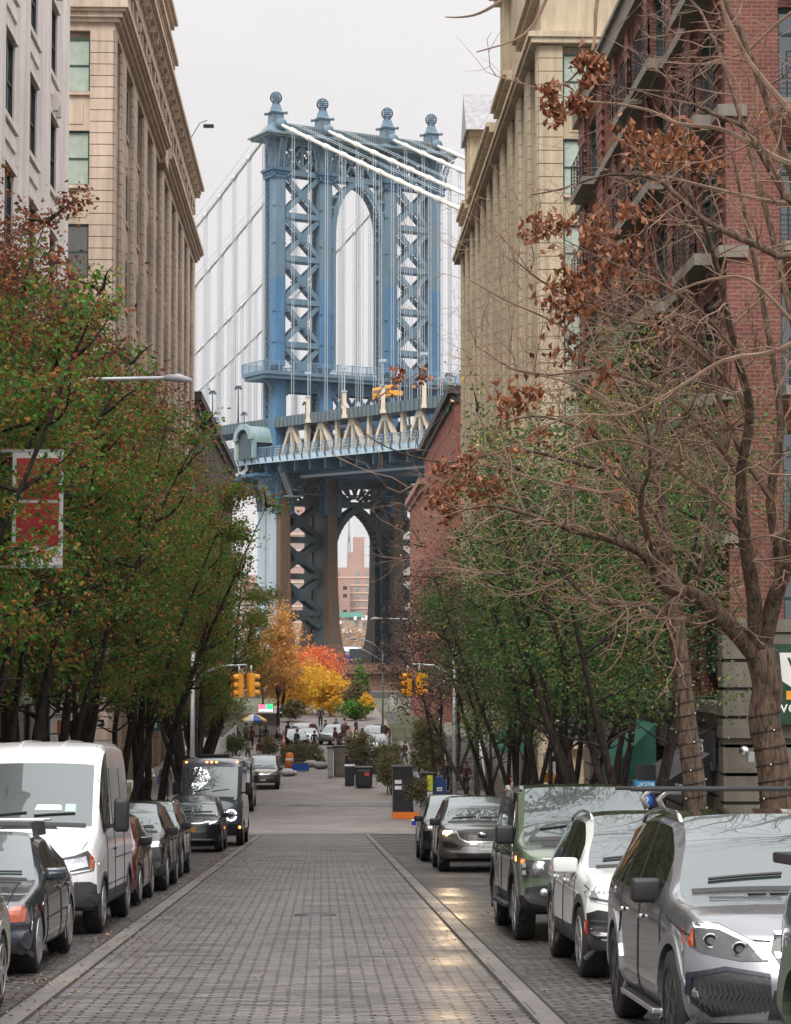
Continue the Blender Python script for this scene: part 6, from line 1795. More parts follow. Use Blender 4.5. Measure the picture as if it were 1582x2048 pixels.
def leafy(name, seed, H, base, rad, nst, ncl, per, mat, bark, label, cat='tree', group=None, red=0, lsz=.1, lean=.3, matr=None, topf=1.0, shell=.5, spread=.42):
    rn = random.Random(seed); E = empty(name, (0, 0, 0), 0, label, cat, group)
    tr = MB(); tips = []
    for k in range(nst):
        t = 2*math.pi*(k+rn.random()*.6)/nst; ln_ = lean*rn.uniform(.5, 1.2)
        p0 = Vector((math.cos(t)*.18, math.sin(t)*.18, -.15)) if nst > 1 else Vector((0, 0, -.15))
        d = Vector((math.cos(t)*ln_, math.sin(t)*ln_, 1))
        pts = curve(p0, d, H*rn.uniform(.72, .9), 9, rn, .07, .02)
        r0 = (.12 if nst > 1 else .2)*rn.uniform(.8, 1.2)*H/13
        tr.tube(pts, [r0*(1-i/9.6) for i in range(10)], 7)
        for i in range(3, 10):
            for q in range(2 if nst > 2 else 4):
                tt = rn.uniform(0, 6.28); fr_ = 1-abs((i-5)/6)
                bp = curve(pts[min(i, 9)], (math.cos(tt), math.sin(tt), rn.uniform(.1, .8)), rad*rn.uniform(.5, .95)*max(.35, fr_), 5, rn, .16, .06)
                tr.tube(bp, [r0*.32*(1-j/5.6) for j in range(6)], 4, False); tips += bp[2:]
    tr.build('trunk', bark, E)
    v, f, v2, f2 = [], [], [], []; hc = (H-base)/2; zc = base+hc
    for k in range(ncl):
        if tips and rn.random() < .45: c = Vector(rn.choice(tips))
        else:
            u = rn.random()**shell; th = rn.uniform(0, 6.283); cz = rn.uniform(-1, 1); sz = math.sqrt(1-cz*cz)
            bulge = 1+.22*math.sin(3*th+seed)+.15*math.sin(5*th+cz*4+seed)
            c = Vector((math.cos(th)*sz*rad*u*bulge, math.sin(th)*sz*rad*u*bulge, zc+cz*hc*u*topf))
            if c.z > zc: sh = 1-(c.z-zc)/hc*.45; c.x *= sh; c.y *= sh
        if c.z < base-.3: c.z = base+rn.random()
        sp_ = spread*rn.uniform(.5, 1.2)
        rr = red*max(0, (c.z-zc)/hc*1.5-.1)+red*.07
        isr = rn.random() < rr
        for j in range(int(per*rn.uniform(.5, 1.4))):
            q = (c.x+rn.gauss(0, sp_), c.y+rn.gauss(0, sp_), c.z+rn.gauss(0, sp_*.8))
            leaf(v2 if isr else v, f2 if isr else f, q, lsz*rn.uniform(.6, 1.25), rn, .4)
    leafmesh('crown', v, f, mat, E)
    if f2: leafmesh('red_foliage', v2, f2, matr or M_LFR, E)
    return E
GL = 'multi-stemmed pear trees along the left pavement'
A_ = leafy('pear_tree', 3, 15.0, 4.3, 2.85, 6, 700, 62, M_LFG, M_BARKD, '', group=GL, red=1.5, lsz=.12, spread=.27)
B_ = leafy('pear_tree', 9, 14.8, 4.4, 2.85, 5, 720, 62, M_LFG, M_BARKD, '', group=GL, red=.6, lsz=.115, spread=.27)
C_ = leafy('pear_tree', 14, 15.4, 4.8, 2.6, 6, 700, 60, M_LFG, M_BARKD, '', group=GL, red=.6, lsz=.115, spread=.27)
LT = [(A_, -7.0, 37.5, .2, .93, 'red tinged pear tree nearest the camera at the left edge'),
      (A_, -7.3, 42.5, 1.1, .95, 'rusty leaved pear tree just behind the nearest red tinged one'),
      (A_, -7.0, 48.5, 2.4, .97, 'tall pear tree with rusty red top in front of the white building'),
      (A_, -7.0, 55, .6, 1.0, 'pear tree rising behind the white van, left of the corner of the white building'),
      (C_, -6.9, 62, 2.0, 1.0, 'dense green pear tree before the end of the white building'),
      (B_, -6.5, 69, 3.4, 1.05, 'pear tree second from the crossing on the left pavement'),
      (C_, -6.0, 76, 4.6, 1.06, 'pear tree at the left corner of the crossing'),
      (C_, -6.1, 104, 1.0, 1.1, 'first pear tree beyond the crossing beside the left traffic signal'),
      (B_, -6.6, 112, 2.2, 1.0, 'second pear tree beyond the crossing on the left'),
      (C_, -6.9, 121, 3.0, .92, 'third pear tree beyond the crossing on the left'),
      (B_, -7.6, 131, 3.9, .8, 'farthest pear tree of the left row near the autumn trees')]
used = set()
for (src, x, y, rz, s_, lab) in LT:
    z = (road_z(y)+.12) if y < 99 else -6.2
    if src.name in used: o = copy_tree(src, (x, y, z), rz, lab)
    else: used.add(src.name); o = src; o.location = (x, y, z); o.rotation_euler = (0, 0, rz); o['label'] = lab
    o.scale = (s_, s_, s_)
GR = 'leafy trees along the right pavement'
D_ = leafy('street_tree', 21, 12.6, 3.8, 2.9, 5, 640, 36, M_LFD, M_BARKD, '', group=GR, red=.04, matr=M_LFT, lean=.4)
E_ = leafy('street_tree', 33, 12.0, 4.0, 2.8, 6, 620, 36, M_LFD, M_BARKD, '', group=GR, red=.06, matr=M_LFT, lean=.42)
RT = [(D_, 6.5, 46, .3, .95, 'dark green tree with forking stems behind the boxy green SUV'),
      (E_, 6.7, 54, 1.5, 1.0, 'dark green multi-stemmed tree beside the green shop awning'),
      (D_, 6.6, 61.5, 2.6, 1.0, 'dark green tree in front of the tall menu sign'),
      (E_, 6.5, 70, 4.0, .98, 'dark green tree second from the crossing on the right'),
      (D_, 6.5, 77.5, 5.0, .95, 'dark green tree at the right corner of the crossing')]
for (src, x, y, rz, s_, lab) in RT:
    z = road_z(y)+.12
    if src.name in used: o = copy_tree(src, (x, y, z), rz, lab)
    else: used.add(src.name); o = src; o.location = (x, y, z); o.rotation_euler = (0, 0, rz); o['label'] = lab
    o.scale = (s_, s_, s_)
T = leafy('purple_leaf_tree', 41, 13.2, 5.4, 2.9, 4, 480, 34, M_LFP, M_BARKD, 'purple-brown leaved tree hanging over the right traffic signal', lsz=.14); T.location = (6.3, 113, -6.1)
T = leafy('purple_leaf_tree', 43, 11.5, 5.2, 2.4, 4, 300, 30, M_LFP, M_BARKD, 'smaller purple-brown tree between the stairs and the brick warehouse', lsz=.14); T.location = (7.2, 100.5, -6.0)
# autumn trees of the waterfront park
def park(seed, px, pyt, Y, wpx, pyb, mat, lab, lsz=.28, n=260, per=16, zg=-5.3, nm='autumn_tree'):
    p = P(px, pyt, Y); rad = wpx/2*Y/F; H = p.z-zg; base = P(px, pyb, Y).z-zg
    E = leafy(nm, seed, H, max(.3, base), rad, 1, n, per, mat, M_BARKD, lab, group=None, lsz=lsz, spread=rad*.13, shell=.5); E.location = (p.x, Y, zg)
park(51, 560, 1200, 216, 120, 1400, M_LFT, 'tall tan-orange autumn tree at the end of the left tree row', n=420, per=20)
park(50, 528, 1250, 222, 70, 1400, M_LFT, 'slender tan autumn tree partly behind the left green trees', n=240)
park(52, 636, 1290, 250, 135, 1385, M_LFO, 'orange-red autumn tree in front of the masonry pier', n=360, per=20)
park(53, 612, 1328, 226, 155, 1425, M_LFY, 'broad golden yellow autumn tree', n=480, per=22)
park(54, 664, 1342, 218, 90, 1440, M_LFY, 'smaller yellow autumn tree right of the broad golden one', n=300, per=20)
park(55, 718, 1318, 236, 34, 1400, M_LFV, 'thin bright green sapling before the brown masonry', n=90, per=14)
park(56, 715, 1362, 214, 66, 1440, M_LFK, 'olive green bushy tree right of the path', n=260)
park(57, 706, 1400, 207, 62, 1450, M_LFV, 'bright green shrub right of the path', n=200, nm='shrub')
park(58, 732, 1385, 210, 36, 1430, M_LFY, 'yellow shrub on top of the green one', n=130, nm='shrub')
park(59, 583, 1400, 205, 50, 1455, M_LFK, 'dark olive shrub at the left side of the path', n=160, nm='shrub')
park(60, 662, 1408, 240, 28, 1440, M_LFD, 'dark shrub behind the man in the suit', n=80, nm='shrub')
# river bank woods on the far shore
v, f = [], []; rn = random.Random(77)
for k in range(900):
    c = Vector((rn.uniform(-30, 75), rn.uniform(770, 800), 0)); c.z = rn.uniform(-8, 8+3*math.sin(c.x*.35)+2*math.sin(c.x*.13))
    for j in range(10): leaf(v, f, c+Vector((rn.gauss(0, 1.6), rn.gauss(0, 1.6), rn.gauss(0, 1.2))), rn.uniform(.7, 1.3), rn)
leafmesh('riverside_woods', v, f, leafmat('far_autumn_leaves', [(.36, .2, .10), (.42, .27, .14), (.3, .2, .09), (.4, .22, .08)]), None, label='band of orange-brown riverside trees on the far shore seen through the arch', cat='trees', kind='stuff')

# ---- planter bushes and hedges beyond the crossing
def bush(px0, px1, pyt, pyb, Y, lab, mat=M_LFK, n=150, per=22, lsz=.13, zg=-6.25, box=None, nm='bush'):
    a = P(px0, pyt, Y); b = P(px1, pyb, Y); w_ = (b.x-a.x)/2; h0, h1 = max(.0, b.z-zg), a.z-zg
    E = empty(nm, ((a.x+b.x)/2, Y, zg), 0, lab, 'bush' if nm == 'bush' else 'hedge'); rn = random.Random(int(px0)); v, f = [], []
    tr = MB()
    for k in range(5): tr.tube(curve((rn.uniform(-w_*.3, w_*.3), 0, 0), (rn.uniform(-.3, .3), rn.uniform(-.2, .2), 1), h1*.8, 5, rn), [.04, .035, .03, .02, .015, .01], 5)
    tr.build('stem', M_BARKD, E)
    for k in range(n):
        u = rn.random()**.5; th = rn.uniform(0, 6.28)
        c = Vector((math.cos(th)*w_*u, math.sin(th)*min(w_, .8)*u*.8, 0)); zt = h1-(h1-h0)*.35*u*u*(1+.3*math.sin(c.x*3+px0)); c.z = rn.uniform(h0, zt)
        for j in range(per): leaf(v, f, c+Vector((rn.gauss(0, .13), rn.gauss(0, .13), rn.gauss(0, .1))), lsz*rn.uniform(.6, 1.2), rn)
    leafmesh('foliage', v, f, mat, E)
    if box:
        m = MB(); m.box(-w_*.8, w_*.8, -.45, .45, 0, box); m.build('planter_box', simple('dark_planter', (.03, .03, .035), rough=.5), E, bev=.03)
    return E
bush(556, 652, 1484, 1530, 150, 'low olive hedge across the end of the carriageway', n=260, nm='hedge')
bush(684, 762, 1462, 1540, 140, 'tall round olive bush in a dark planter left of the signs', n=300, box=.9)
bush(745, 808, 1478, 1530, 144, 'low olive bush right of the tall round one', n=170, nm='bush')
bush(822, 892, 1420, 1540, 124, 'large dark olive bush before the white handrail', n=380, box=.7)
bush(755, 802, 1500, 1568, 121, 'small brownish bush behind the striped container', n=150)
bush(796, 852, 1552, 1600, 104, 'little olive bush on top of the black container', n=120)
bush(520, 556, 1470, 1505, 158, 'brownish bush behind the brown boxy SUV', n=100)
bush(446, 492, 1470, 1500, 150, 'leafy bush among the people on the left', n=110, mat=M_LFD)

# ================================================================ BARE TREES IN THE RIGHT FOREGROUND
def limb_px(pts, Y0, Y1, r0, r1):
    n = len(pts); out = [P(x, y, Y0+(Y1-Y0)*i/(n-1)) for i, (x, y) in enumerate(pts)]
    q = []
    for i in range(n-1):     # smooth a little (catmull-rom)
        p0, p1, p2, p3 = out[max(0, i-1)], out[i], out[i+1], out[min(n-1, i+2)]
        for k in range(3):
            t = k/3; q.append(.5*((2*p1)+(p2-p0)*t+(2*p0-5*p1+4*p2-p3)*t*t+(3*p1-p0-3*p2+p3)*t*t*t))
    q.append(out[-1]); m = len(q)
    return q, [r0+(r1-r0)*(i/(m-1))**.8 for i in range(m)]
def bare(label, base, limbs, seed, dens, clusters, name='bare_tree', bias=(-.35, 0, .45), lv=3, trunk=None, xmin=-99, tl=1.0):
    E = empty(name, base, 0, label, 'tree'); off = Vector(base); rn = random.Random(seed)
    tk = MB(); tw = MB(); pts_all = []
    if trunk:
        q, r_ = trunk; tk.tube([p-off for p in q], r_, 12)
    def twig(p, d, ln, r, lvl):
        if ln < .12: return
        n = 5 if ln > .5 else 3
        q = [p]; dd = Vector(d).normalized(); w_ = .24
        for i in range(n):
            dd = (dd+Vector((rn.gauss(0, w_), rn.gauss(0, w_), rn.gauss(0, w_)))+Vector(bias)*.11).normalized(); q.append(q[-1]+dd*ln/n)
        tw.tube(q, [r*(1-.7*i/n) for i in range(n+1)], 4 if r > .008 else 3, False)
        pts_all.append(q[-1])
        if lvl > 0:
            for i in range(1, n+1):
                if rn.random() < .6:
                    a = (q[i]-q[i-1]).normalized(); s_ = a.cross(Vector((rn.gauss(0, 1), rn.gauss(0, 1), rn.gauss(0, 1)))).normalized()
                    twig(q[i], a*.9+s_*rn.uniform(.5, 1.0), ln*rn.uniform(.35, .62), r*.6, lvl-1)
    for (px_, Ya, Yb, r0, r1, dn) in limbs:
        q, r_ = limb_px(px_, Ya, Yb, r0, r1)
        (tk if r0 > .05 else tw).tube([p-off for p in q], r_, 8 if r0 > .05 else 5)
        for i in range(2, len(q)):
            pts_all.append(q[i]-off)
            for _ in range(int(dn*dens+rn.random())):
                a = (q[i]-q[i-1]).normalized(); s_ = a.cross(Vector((rn.gauss(0, 1), rn.gauss(0, 1)*.6, rn.gauss(0, 1)))).normalized()
                twig(q[i]-off, a*rn.uniform(.2, 1)+s_, rn.uniform(.5, 1.7)*tl, min(.018, max(.0075, r_[i]*.4)), lv-1)
    tk.build('trunk', M_BARKT, E); tw.build('branches', M_TWIG, E)
    v, f = [], []; st = MB()
    for (cx, cy, Y, rad, n) in clusters:
        c = P(cx, cy, Y)-off
        near = min(pts_all, key=lambda p: (p-c).length)
        st.tube([near, (near+c)/2+Vector((0, 0, .08)), c+Vector((0, 0, rad*.5))], [.012, .009, .006], 4, False)
        for k in range(n):
            q = c+Vector((rn.gauss(0, rad*.45), rn.gauss(0, rad*.4), rn.gauss(0, rad*.45)))
            leaf(v, f, q, rn.uniform(.09, .16), rn, 1.4)
            leaf(v, f, q+Vector((rn.gauss(0, .02), 0, -.02)), rn.uniform(.05, .10), rn, 1.4)
    if f: leafmesh('dry_seed_pods', v, f, M_LFB, E); st.build('pod_stalks', M_TWIG, E)
    return E
# tree A: big forked trunk at the right
tA = limb_px([(1556, 1640), (1545, 1520), (1528, 1440), (1535, 1370), (1518, 1300)], 32, 32, .25, .22)
bA = P(1556, 1640, 32); bA.z = road_z(32)+.12
tA[0][0].z = bA.z-.1
LA = [([(1520, 1320), (1470, 1262), (1425, 1220), (1390, 1190), (1340, 1178), (1312, 1150), (1290, 1112), (1230, 1082), (1150, 1062), (1080, 1036), (990, 1012), (925, 1020)], 32, 30, .16, .012, 2),
      ([(1318, 1160), (1296, 1080), (1280, 1000), (1300, 930), (1290, 840), (1250, 760)], 31.5, 30, .06, .01, 2),
      ([(1512, 1310), (1508, 1200), (1490, 1080), (1482, 950), (1500, 820), (1470, 700), (1440, 560), (1400, 430), (1330, 330)], 32, 28, .13, .014, 2),
      ([(1522, 1310), (1548, 1200), (1580, 1100), (1600, 950), (1610, 700), (1600, 400)], 32, 30, .15, .05, 1),
      ([(1518, 1300), (1560, 1150), (1540, 1000), (1562, 850), (1532, 640), (1500, 480), (1470, 330)], 32, 31, .10, .02, 2),
      ([(1495, 1080), (1440, 1000), (1380, 960), (1310, 900), (1230, 880), (1140, 900), (1060, 960)], 31.5, 29, .05, .008, 2),
      ([(1484, 960), (1430, 880), (1350, 800), (1270, 760), (1180, 740), (1100, 750), (1010, 735)], 31, 28, .05, .008, 2),
      ([(1500, 820), (1420, 720), (1330, 660), (1240, 640), (1150, 600), (1080, 560), (1030, 520)], 30.5, 27, .05, .007, 2),
      ([(1600, 400), (1480, 60), (1360, -120), (1250, -200), (1130, -160)], 30, 30, .06, .01, 2),
      ([(1600, 700), (1500, 300), (1400, 20), (1280, -60)], 30, 33, .06, .01, 2),
      ([(1545, 1000), (1480, 900), (1440, 800), (1380, 700), (1300, 620), (1210, 600)], 31, 29, .05, .008, 2),
      ([(1470, 700), (1400, 620), (1310, 560), (1210, 520), (1130, 480)], 29.5, 27, .035, .006, 2)]
bare('large forked bare tree at the right edge with hanging brown seed pods', bA, LA, 101, .7,
     [(1250, 500, 28, .28, 34), (1150, 560, 27.5, .3, 60), (1110, 590, 27.5, .26, 40), (1225, 525, 28, .26, 36), (1170, 610, 27.5, .22, 26), (1195, 450, 28, .3, 44), (1090, 455, 27.3, .26, 36), (1135, 455, 27.3, .2, 20), (1300, 572, 29, .26, 30), (1330, 665, 29, .2, 18), (1165, 605, 27, .2, 14),
      (1205, 752, 28, .24, 24), (1130, 700, 28, .3, 44), (1040, 800, 28, .32, 50), (1060, 790, 28, .2, 22), (1010, 830, 28, .2, 20), (1270, 300, 28, .3, 40), (1320, 290, 28.5, .3, 46), (1370, 270, 28.5, .22, 26), (1540, 250, 29, .25, 20), (1430, 330, 29, .25, 22), (1270, 420, 28, .3, 40), (1210, 560, 27.5, .28, 40), (1120, 620, 27.5, .24, 30), (1190, 480, 28, .26, 34), (1300, 330, 28, .3, 40), (1360, 300, 28, .25, 26), (1060, 470, 27, .2, 20)], trunk=tA)
# tree B: straight wrapped trunk behind
tB = limb_px([(1392, 1600), (1384, 1530), (1372, 1440), (1362, 1340), (1350, 1230), (1338, 1130)], 38, 38, .21, .14)
bB = P(1392, 1600, 38); bB.z = road_z(38)+.12; tB[0][0].z = bB.z-.1
LB = [([(1338, 1258), (1322, 1228), (1288, 1210), (1250, 1208), (1186, 1200), (1142, 1164), (1120, 1134), (1075, 1122), (1013, 1149), (955, 1142)], 38, 36, .07, .01, 2),
      ([(1345, 1240), (1372, 1180), (1400, 1150), (1420, 1050), (1442, 900), (1430, 760), (1400, 640)], 38, 37, .09, .015, 2),
      ([(1340, 1150), (1300, 1090), (1282, 1000), (1222, 900), (1150, 852), (1060, 832), (980, 860)], 38, 35, .08, .008, 2),
      ([(1338, 1130), (1322, 1000), (1312, 900), (1330, 780), (1310, 650), (1270, 540)], 38, 37, .11, .012, 2),
      ([(1332, 1110), (1290, 1060), (1240, 1005), (1180, 980), (1100, 1000), (1010, 1045), (960, 1085)], 38, 35.5, .06, .008, 2),
      ([(1320, 980), (1262, 880), (1200, 800), (1120, 760), (1030, 740), (950, 690)], 37.5, 34, .05, .006, 2),
      ([(1312, 900), (1250, 800), (1190, 700), (1100, 640), (1010, 600), (940, 560)], 37.5, 34, .045, .006, 1),
      ([(1330, 1060), (1250, 960), (1130, 920), (1030, 900), (900, 925), (800, 905), (730, 870)], 37.5, 33, .055, .006, 1),
      ([(1200, 985), (1080, 960), (960, 930), (870, 950), (800, 985)], 36, 33, .03, .005, 1)]
bare('bare tree with straight ringed trunk and long limbs, second from the right edge', bB, LB, 202, .7,
     [(890, 985, 33.5, .3, 60), (900, 1030, 33.5, .25, 40), (880, 940, 33.5, .2, 24), (985, 960, 34, .26, 36), (945, 912, 34, .2, 22), (1005, 985, 34, .2, 20), (795, 752, 32, .13, 16), (845, 752, 32, .14, 20), (1030, 905, 34, .2, 18), (1225, 920, 35, .18, 14), (1140, 960, 35, .16, 12), (930, 950, 33.8, .26, 40), (960, 1000, 34, .24, 34), (870, 1000, 33.5, .2, 28), (1080, 870, 34.5, .22, 26), (1250, 1000, 35, .2, 20), (1180, 860, 35, .2, 18)], trunk=tB)
# cords wound round both trunks
def wrap(q, r_, lab, t0, t1, n, base):
    E = empty('light_cord', base, 0, lab, 'light cord'); off = Vector(base); m = MB(); b = MB(); N = n*10
    zs = [p.z for p in q]; pts = []
    for i in range(N+1):
        z = t0+(t1-t0)*i/N
        k = max(0, min(len(q)-2, next((j for j in range(len(q)-1) if zs[j] <= z <= zs[j+1]), 0)))
        f_ = (z-zs[k])/max(1e-6, zs[k+1]-zs[k]); c = q[k].lerp(q[k+1], f_); rr = r_[k]+.012; a = 2*math.pi*i/10
        pts.append(Vector((c.x+math.cos(a)*rr, c.y+math.sin(a)*rr, z))-off)
    m.tube(pts, .009, 4, False); m.build('cord', M_BLACK, E)
    for p in pts[::7]: b.sphere(p, .014, 6, 4)
    b.build('bulbs', simple('tiny_clear_bulb', (.8, .78, .7), rough=.2), E)
wrap(tB[0], tB[1], 'dark light cord wound around the straight bare trunk', bB.z+.3, bB.z+4.0, 16, bB)
wrap(tA[0], tA[1], 'dark light cord wound around the big forked trunk', bA.z+.3, bA.z+2.9, 11, bA)
# tree C: its trunk stands outside the frame, boughs reach in over the street
bC = Vector((6.6, 24.5, road_z(24.5)+.12)); tC = ([bC+Vector((0, 0, -.1)), bC+Vector((.05, 0, 2)), bC+Vector((0, 0, 4)), bC+Vector((-.1, 0, 6.2))], [.25, .22, .2, .16])
LC = [([(1840, 750), (1770, 420), (1690, 120), (1650, -150), (1560, -420)], 22.5, 18.5, .06, .01, 3),
      ([(1850, 700), (1900, 250), (1850, -150), (1760, -450), (1640, -650)], 22.5, 19.5, .06, .01, 3),
      ([(1850, 500), (1960, 100), (1990, -300), (1900, -600)], 22.5, 19, .05, .01, 3),
      ([(1800, 200), (1620, -200), (1480, -420), (1330, -520), (1200, -600)], 24.5, 21, .07, .01, 3),
      ([(1800, 200), (1700, -300), (1600, -620), (1450, -800), (1350, -950)], 24.5, 21.5, .07, .01, 3),
      ([(1810, 0), (1750, -300), (1800, -700), (1700, -1000), (1500, -1150)], 24.5, 22.5, .07, .012, 3),
      ([(1800, 300), (1690, 420), (1582, 510), (1519, 492), (1457, 466), (1403, 435), (1350, 386), (1301, 355), (1213, 350), (1128, 377), (1062, 390)], 24.5, 26, .06, .007, 1),
      ([(1800, 300), (1690, 400), (1582, 408), (1501, 395), (1390, 368), (1306, 352), (1230, 372)], 24.5, 26, .05, .007, 1),
      ([(1800, 250), (1690, 350), (1582, 328), (1519, 297), (1470, 270), (1425, 255), (1359, 248), (1301, 222), (1235, 208), (1168, 202), (1120, 190), (1015, 158)], 24.5, 25.5, .05, .006, 1),
      ([(1800, 250), (1700, 460), (1582, 400), (1563, 377), (1519, 302), (1492, 257), (1443, 235), (1386, 208), (1350, 186), (1248, 177), (1204, 155)], 24.5, 25, .06, .006, 1),
      ([(1800, 200), (1690, 330), (1582, 222), (1523, 155), (1488, 106), (1448, 22), (1430, -60)], 24.5, 25, .05, .02, 1),
      ([(1820, 0), (1700, -40), (1582, 26), (1519, 80), (1488, 106), (1403, 128), (1320, 124)], 24.5, 25.5, .03, .006, 1),
      ([(1820, 0), (1600, -180), (1350, -180), (1130, -80), (1092, 0), (1070, 45), (1030, 80), (953, 104)], 24.5, 24, .05, .007, 0),
      ([(1820, 0), (1650, -200), (1400, -220), (1230, -120), (1195, 0), (1190, 70), (1180, 110), (1140, 160), (1100, 176)], 24.5, 24, .05, .007, 0),
      ([(1820, 0), (1600, -250), (1250, -220), (1080, -60), (1004, 0), (960, 26), (925, 34), (890, 34)], 24.5, 24, .05, .006, 0),
      ([(1582, 640), (1500, 560), (1420, 560), (1340, 590), (1260, 640), (1180, 690)], 25.5, 27, .03, .005, 1),
      ([(1810, 500), (1680, 620), (1560, 700), (1450, 720), (1350, 780), (1250, 830), (1150, 830), (1060, 870), (990, 930)], 24.5, 27, .045, .005, 1)]
bare('overhanging bare boughs with brown seed pods from a tree just outside the right edge', bC, LC, 303, .6,
     [(1160, 120, 24, .13, 34), (1190, 140, 24, .12, 30), (1175, 165, 24, .1, 20), (1205, 125, 24, .08, 12), (1100, 180, 24, .1, 22), (1108, 215, 24, .13, 34), (1115, 240, 24, .08, 14), (1165, 215, 24, .12, 30), (1150, 200, 24, .08, 12),
      (1350, 300, 26, .25, 30), (1400, 320, 26, .2, 24), (1262, 260, 26, .2, 22), (1380, -420, 21.5, .3, 26), (1480, -700, 21.5, .3, 26), (1600, -500, 22, .3, 26), (1300, -600, 21, .25, 20), (1720, 100, 20, .2, 24), (1850, -100, 20, .25, 26), (1780, -380, 20, .25, 26), (1900, -450, 19.5, .2, 20)], trunk=tC, tl=.7, lv=2)
# ================================================================ PEOPLE
SKIN = [simple('skin_light', (.55, .32, .22), rough=.5), simple('skin_brown', (.22, .11, .07), rough=.5)]
def skinmesh(name, joints, edges, mat, parent):
    me = bpy.data.meshes.new(name); me.from_pydata([j[0] for j in joints], edges, [])
    o = bpy.data.objects.new(name, me); COL.objects.link(o)
    m = o.modifiers.new('s', 'SKIN'); m.use_smooth_shade = True
    for i, j in enumerate(joints):
        v = me.skin_vertices[0].data[i]; v.radius = (j[1], j[2] if len(j) > 2 else j[1]); v.use_root = (i == 0)
    s = o.modifiers.new('d', 'SUBSURF'); s.levels = 1
    dg = bpy.context.evaluated_depsgraph_get(); m2 = bpy.data.meshes.new_from_object(o.evaluated_get(dg)); bpy.data.objects.remove(o)
    m2.materials.clear(); m2.materials.append(mat); m2.name = name
    r = bpy.data.objects.new(name, m2); COL.objects.link(r); r.parent = parent; return r
def cloth(c): return simple('cloth_%02d%02d%02d' % tuple(int(x*99) for x in c), c, rough=.9, var=.25, scale=6)
def person(loc, label, h=1.72, rz=0, coat=(.02, .03, .06), legs=(.03, .03, .04), hair=(.02, .015, .01), skin=0, stride=.12, arms=0, long=0, group=None, bag=None, hairlen=0, kid=0):
    """rz 0 faces the camera"""
    E = empty('person', loc, rz, label, 'person', group); k = h/1.75; s_ = stride
    def J(x, y, z, r, r2=None): return ((x*k, y*k, z*k), r*k, (r2 or r)*k)
    hp, kn, an = .93, .50, .08
    Lk, Rk = (-.1, -s_*.5, kn), (.1, s_*.3, kn)
    body = [J(0, 0, 1.0, .11, .09), J(0, 0, 1.2, .12, .09), J(0, 0, 1.40, .10, .08), J(0, -.005, 1.50, .05), J(0, -.015, 1.58, .07, .08), J(0, -.01, 1.68, .078, .09), J(0, 0, 1.73, .05, .06),
            J(-.09, 0, hp, .085), J(*Lk, .06), J(-.1, -s_, an, .042), J(-.1, -s_-.12, .04, .035), J(.09, 0, hp, .085), J(*Rk, .06), J(.1, s_, an, .042), J(.1, s_-.12, .04, .035),
            J(-.19, 0, 1.40, .05), J(-.25, .02+arms*.02, 1.13, .038), J(-.24+arms*.06, -.06-arms*.16, .93+arms*.14, .028), J(-.235+arms*.1, -.09-arms*.18, .85+arms*.2, .026),
            J(.19, 0, 1.40, .05), J(.25, .02, 1.13, .038), J(.24-arms*.06, -.06-arms*.16, .93+arms*.14, .028), J(.235-arms*.1, -.09-arms*.18, .85+arms*.2, .026)]
    ed = [(0, 1), (1, 2), (2, 3), (3, 4), (4, 5), (5, 6), (0, 7), (7, 8), (8, 9), (9, 10), (0, 11), (11, 12), (12, 13), (13, 14), (2, 15), (15, 16), (16, 17), (17, 18), (2, 19), (19, 20), (20, 21), (21, 22)]
    skinmesh('body', body, ed, SKIN[skin], E)
    hem = .62 if long else .92
    ct = [J(0, 0, 1.2, .155, .12), J(0, 0, 1.42, .13, .10), J(0, 0, 1.48, .075, .07), J(0, 0, 1.02, .16, .13), J(0, 0, hem, .17, .14), J(-.19, 0, 1.41, .075), J(-.255, .02, 1.14, .062), J(-.24+arms*.06, -.06-arms*.16, .96+arms*.14, .05),
          J(.19, 0, 1.41, .075), J(.255, .02, 1.14, .062), J(.24-arms*.06, -.06-arms*.16, .96+arms*.14, .05)]
    skinmesh('jacket', ct, [(0, 1), (1, 2), (0, 3), (3, 4), (1, 5), (5, 6), (6, 7), (1, 8), (8, 9), (9, 10)], cloth(coat), E)
    tr = [J(0, 0, 1.0, .13, .11), J(-.09, 0, .90, .105), J(*Lk, .08), J(-.1, -s_, .14, .062), J(.09, 0, .90, .105), J(*Rk, .08), J(.1, s_, .14, .062)]
    skinmesh('trousers', tr, [(0, 1), (1, 2), (2, 3), (0, 4), (4, 5), (5, 6)], cloth(legs), E)
    hm = simple('hair_%02d' % int(hair[0]*99), hair, rough=.7)
    hr = [J(0, .02, 1.67, .085, .1), J(0, .015, 1.745, .075, .085), J(0, .05, 1.62, .075, .07)]
    if hairlen: hr.append(J(0, .1, 1.40, .06, .05))
    skinmesh('hair', hr, [(0, 1), (0, 2)]+([(2, 3)] if hairlen else []), hm, E)
    m = MB()
    for sx_ in (-1, 1): m.sphere((sx_*.03*k, -.094*k, 1.655*k), .011*k, 6, 4)
    m.build('eyes', M_BLACK, E)
    m = MB(); m.cbox((0, -.108*k, 1.63*k), .022*k, .03*k, .045*k); m.cbox((0, -.098*k, 1.59*k), .045*k, .01*k, .012*k); m.build('nose_and_mouth', SKIN[skin], E, bev=.004)
    m = MB()
    for x, y in ((-.1, -s_-.06), (.1, s_-.06)): m.box((x-.05)*k, (x+.05)*k, (y-.12)*k, (y+.12)*k, 0, .09*k)
    m.build('shoes', M_BLACK, E, bev=.03*k)
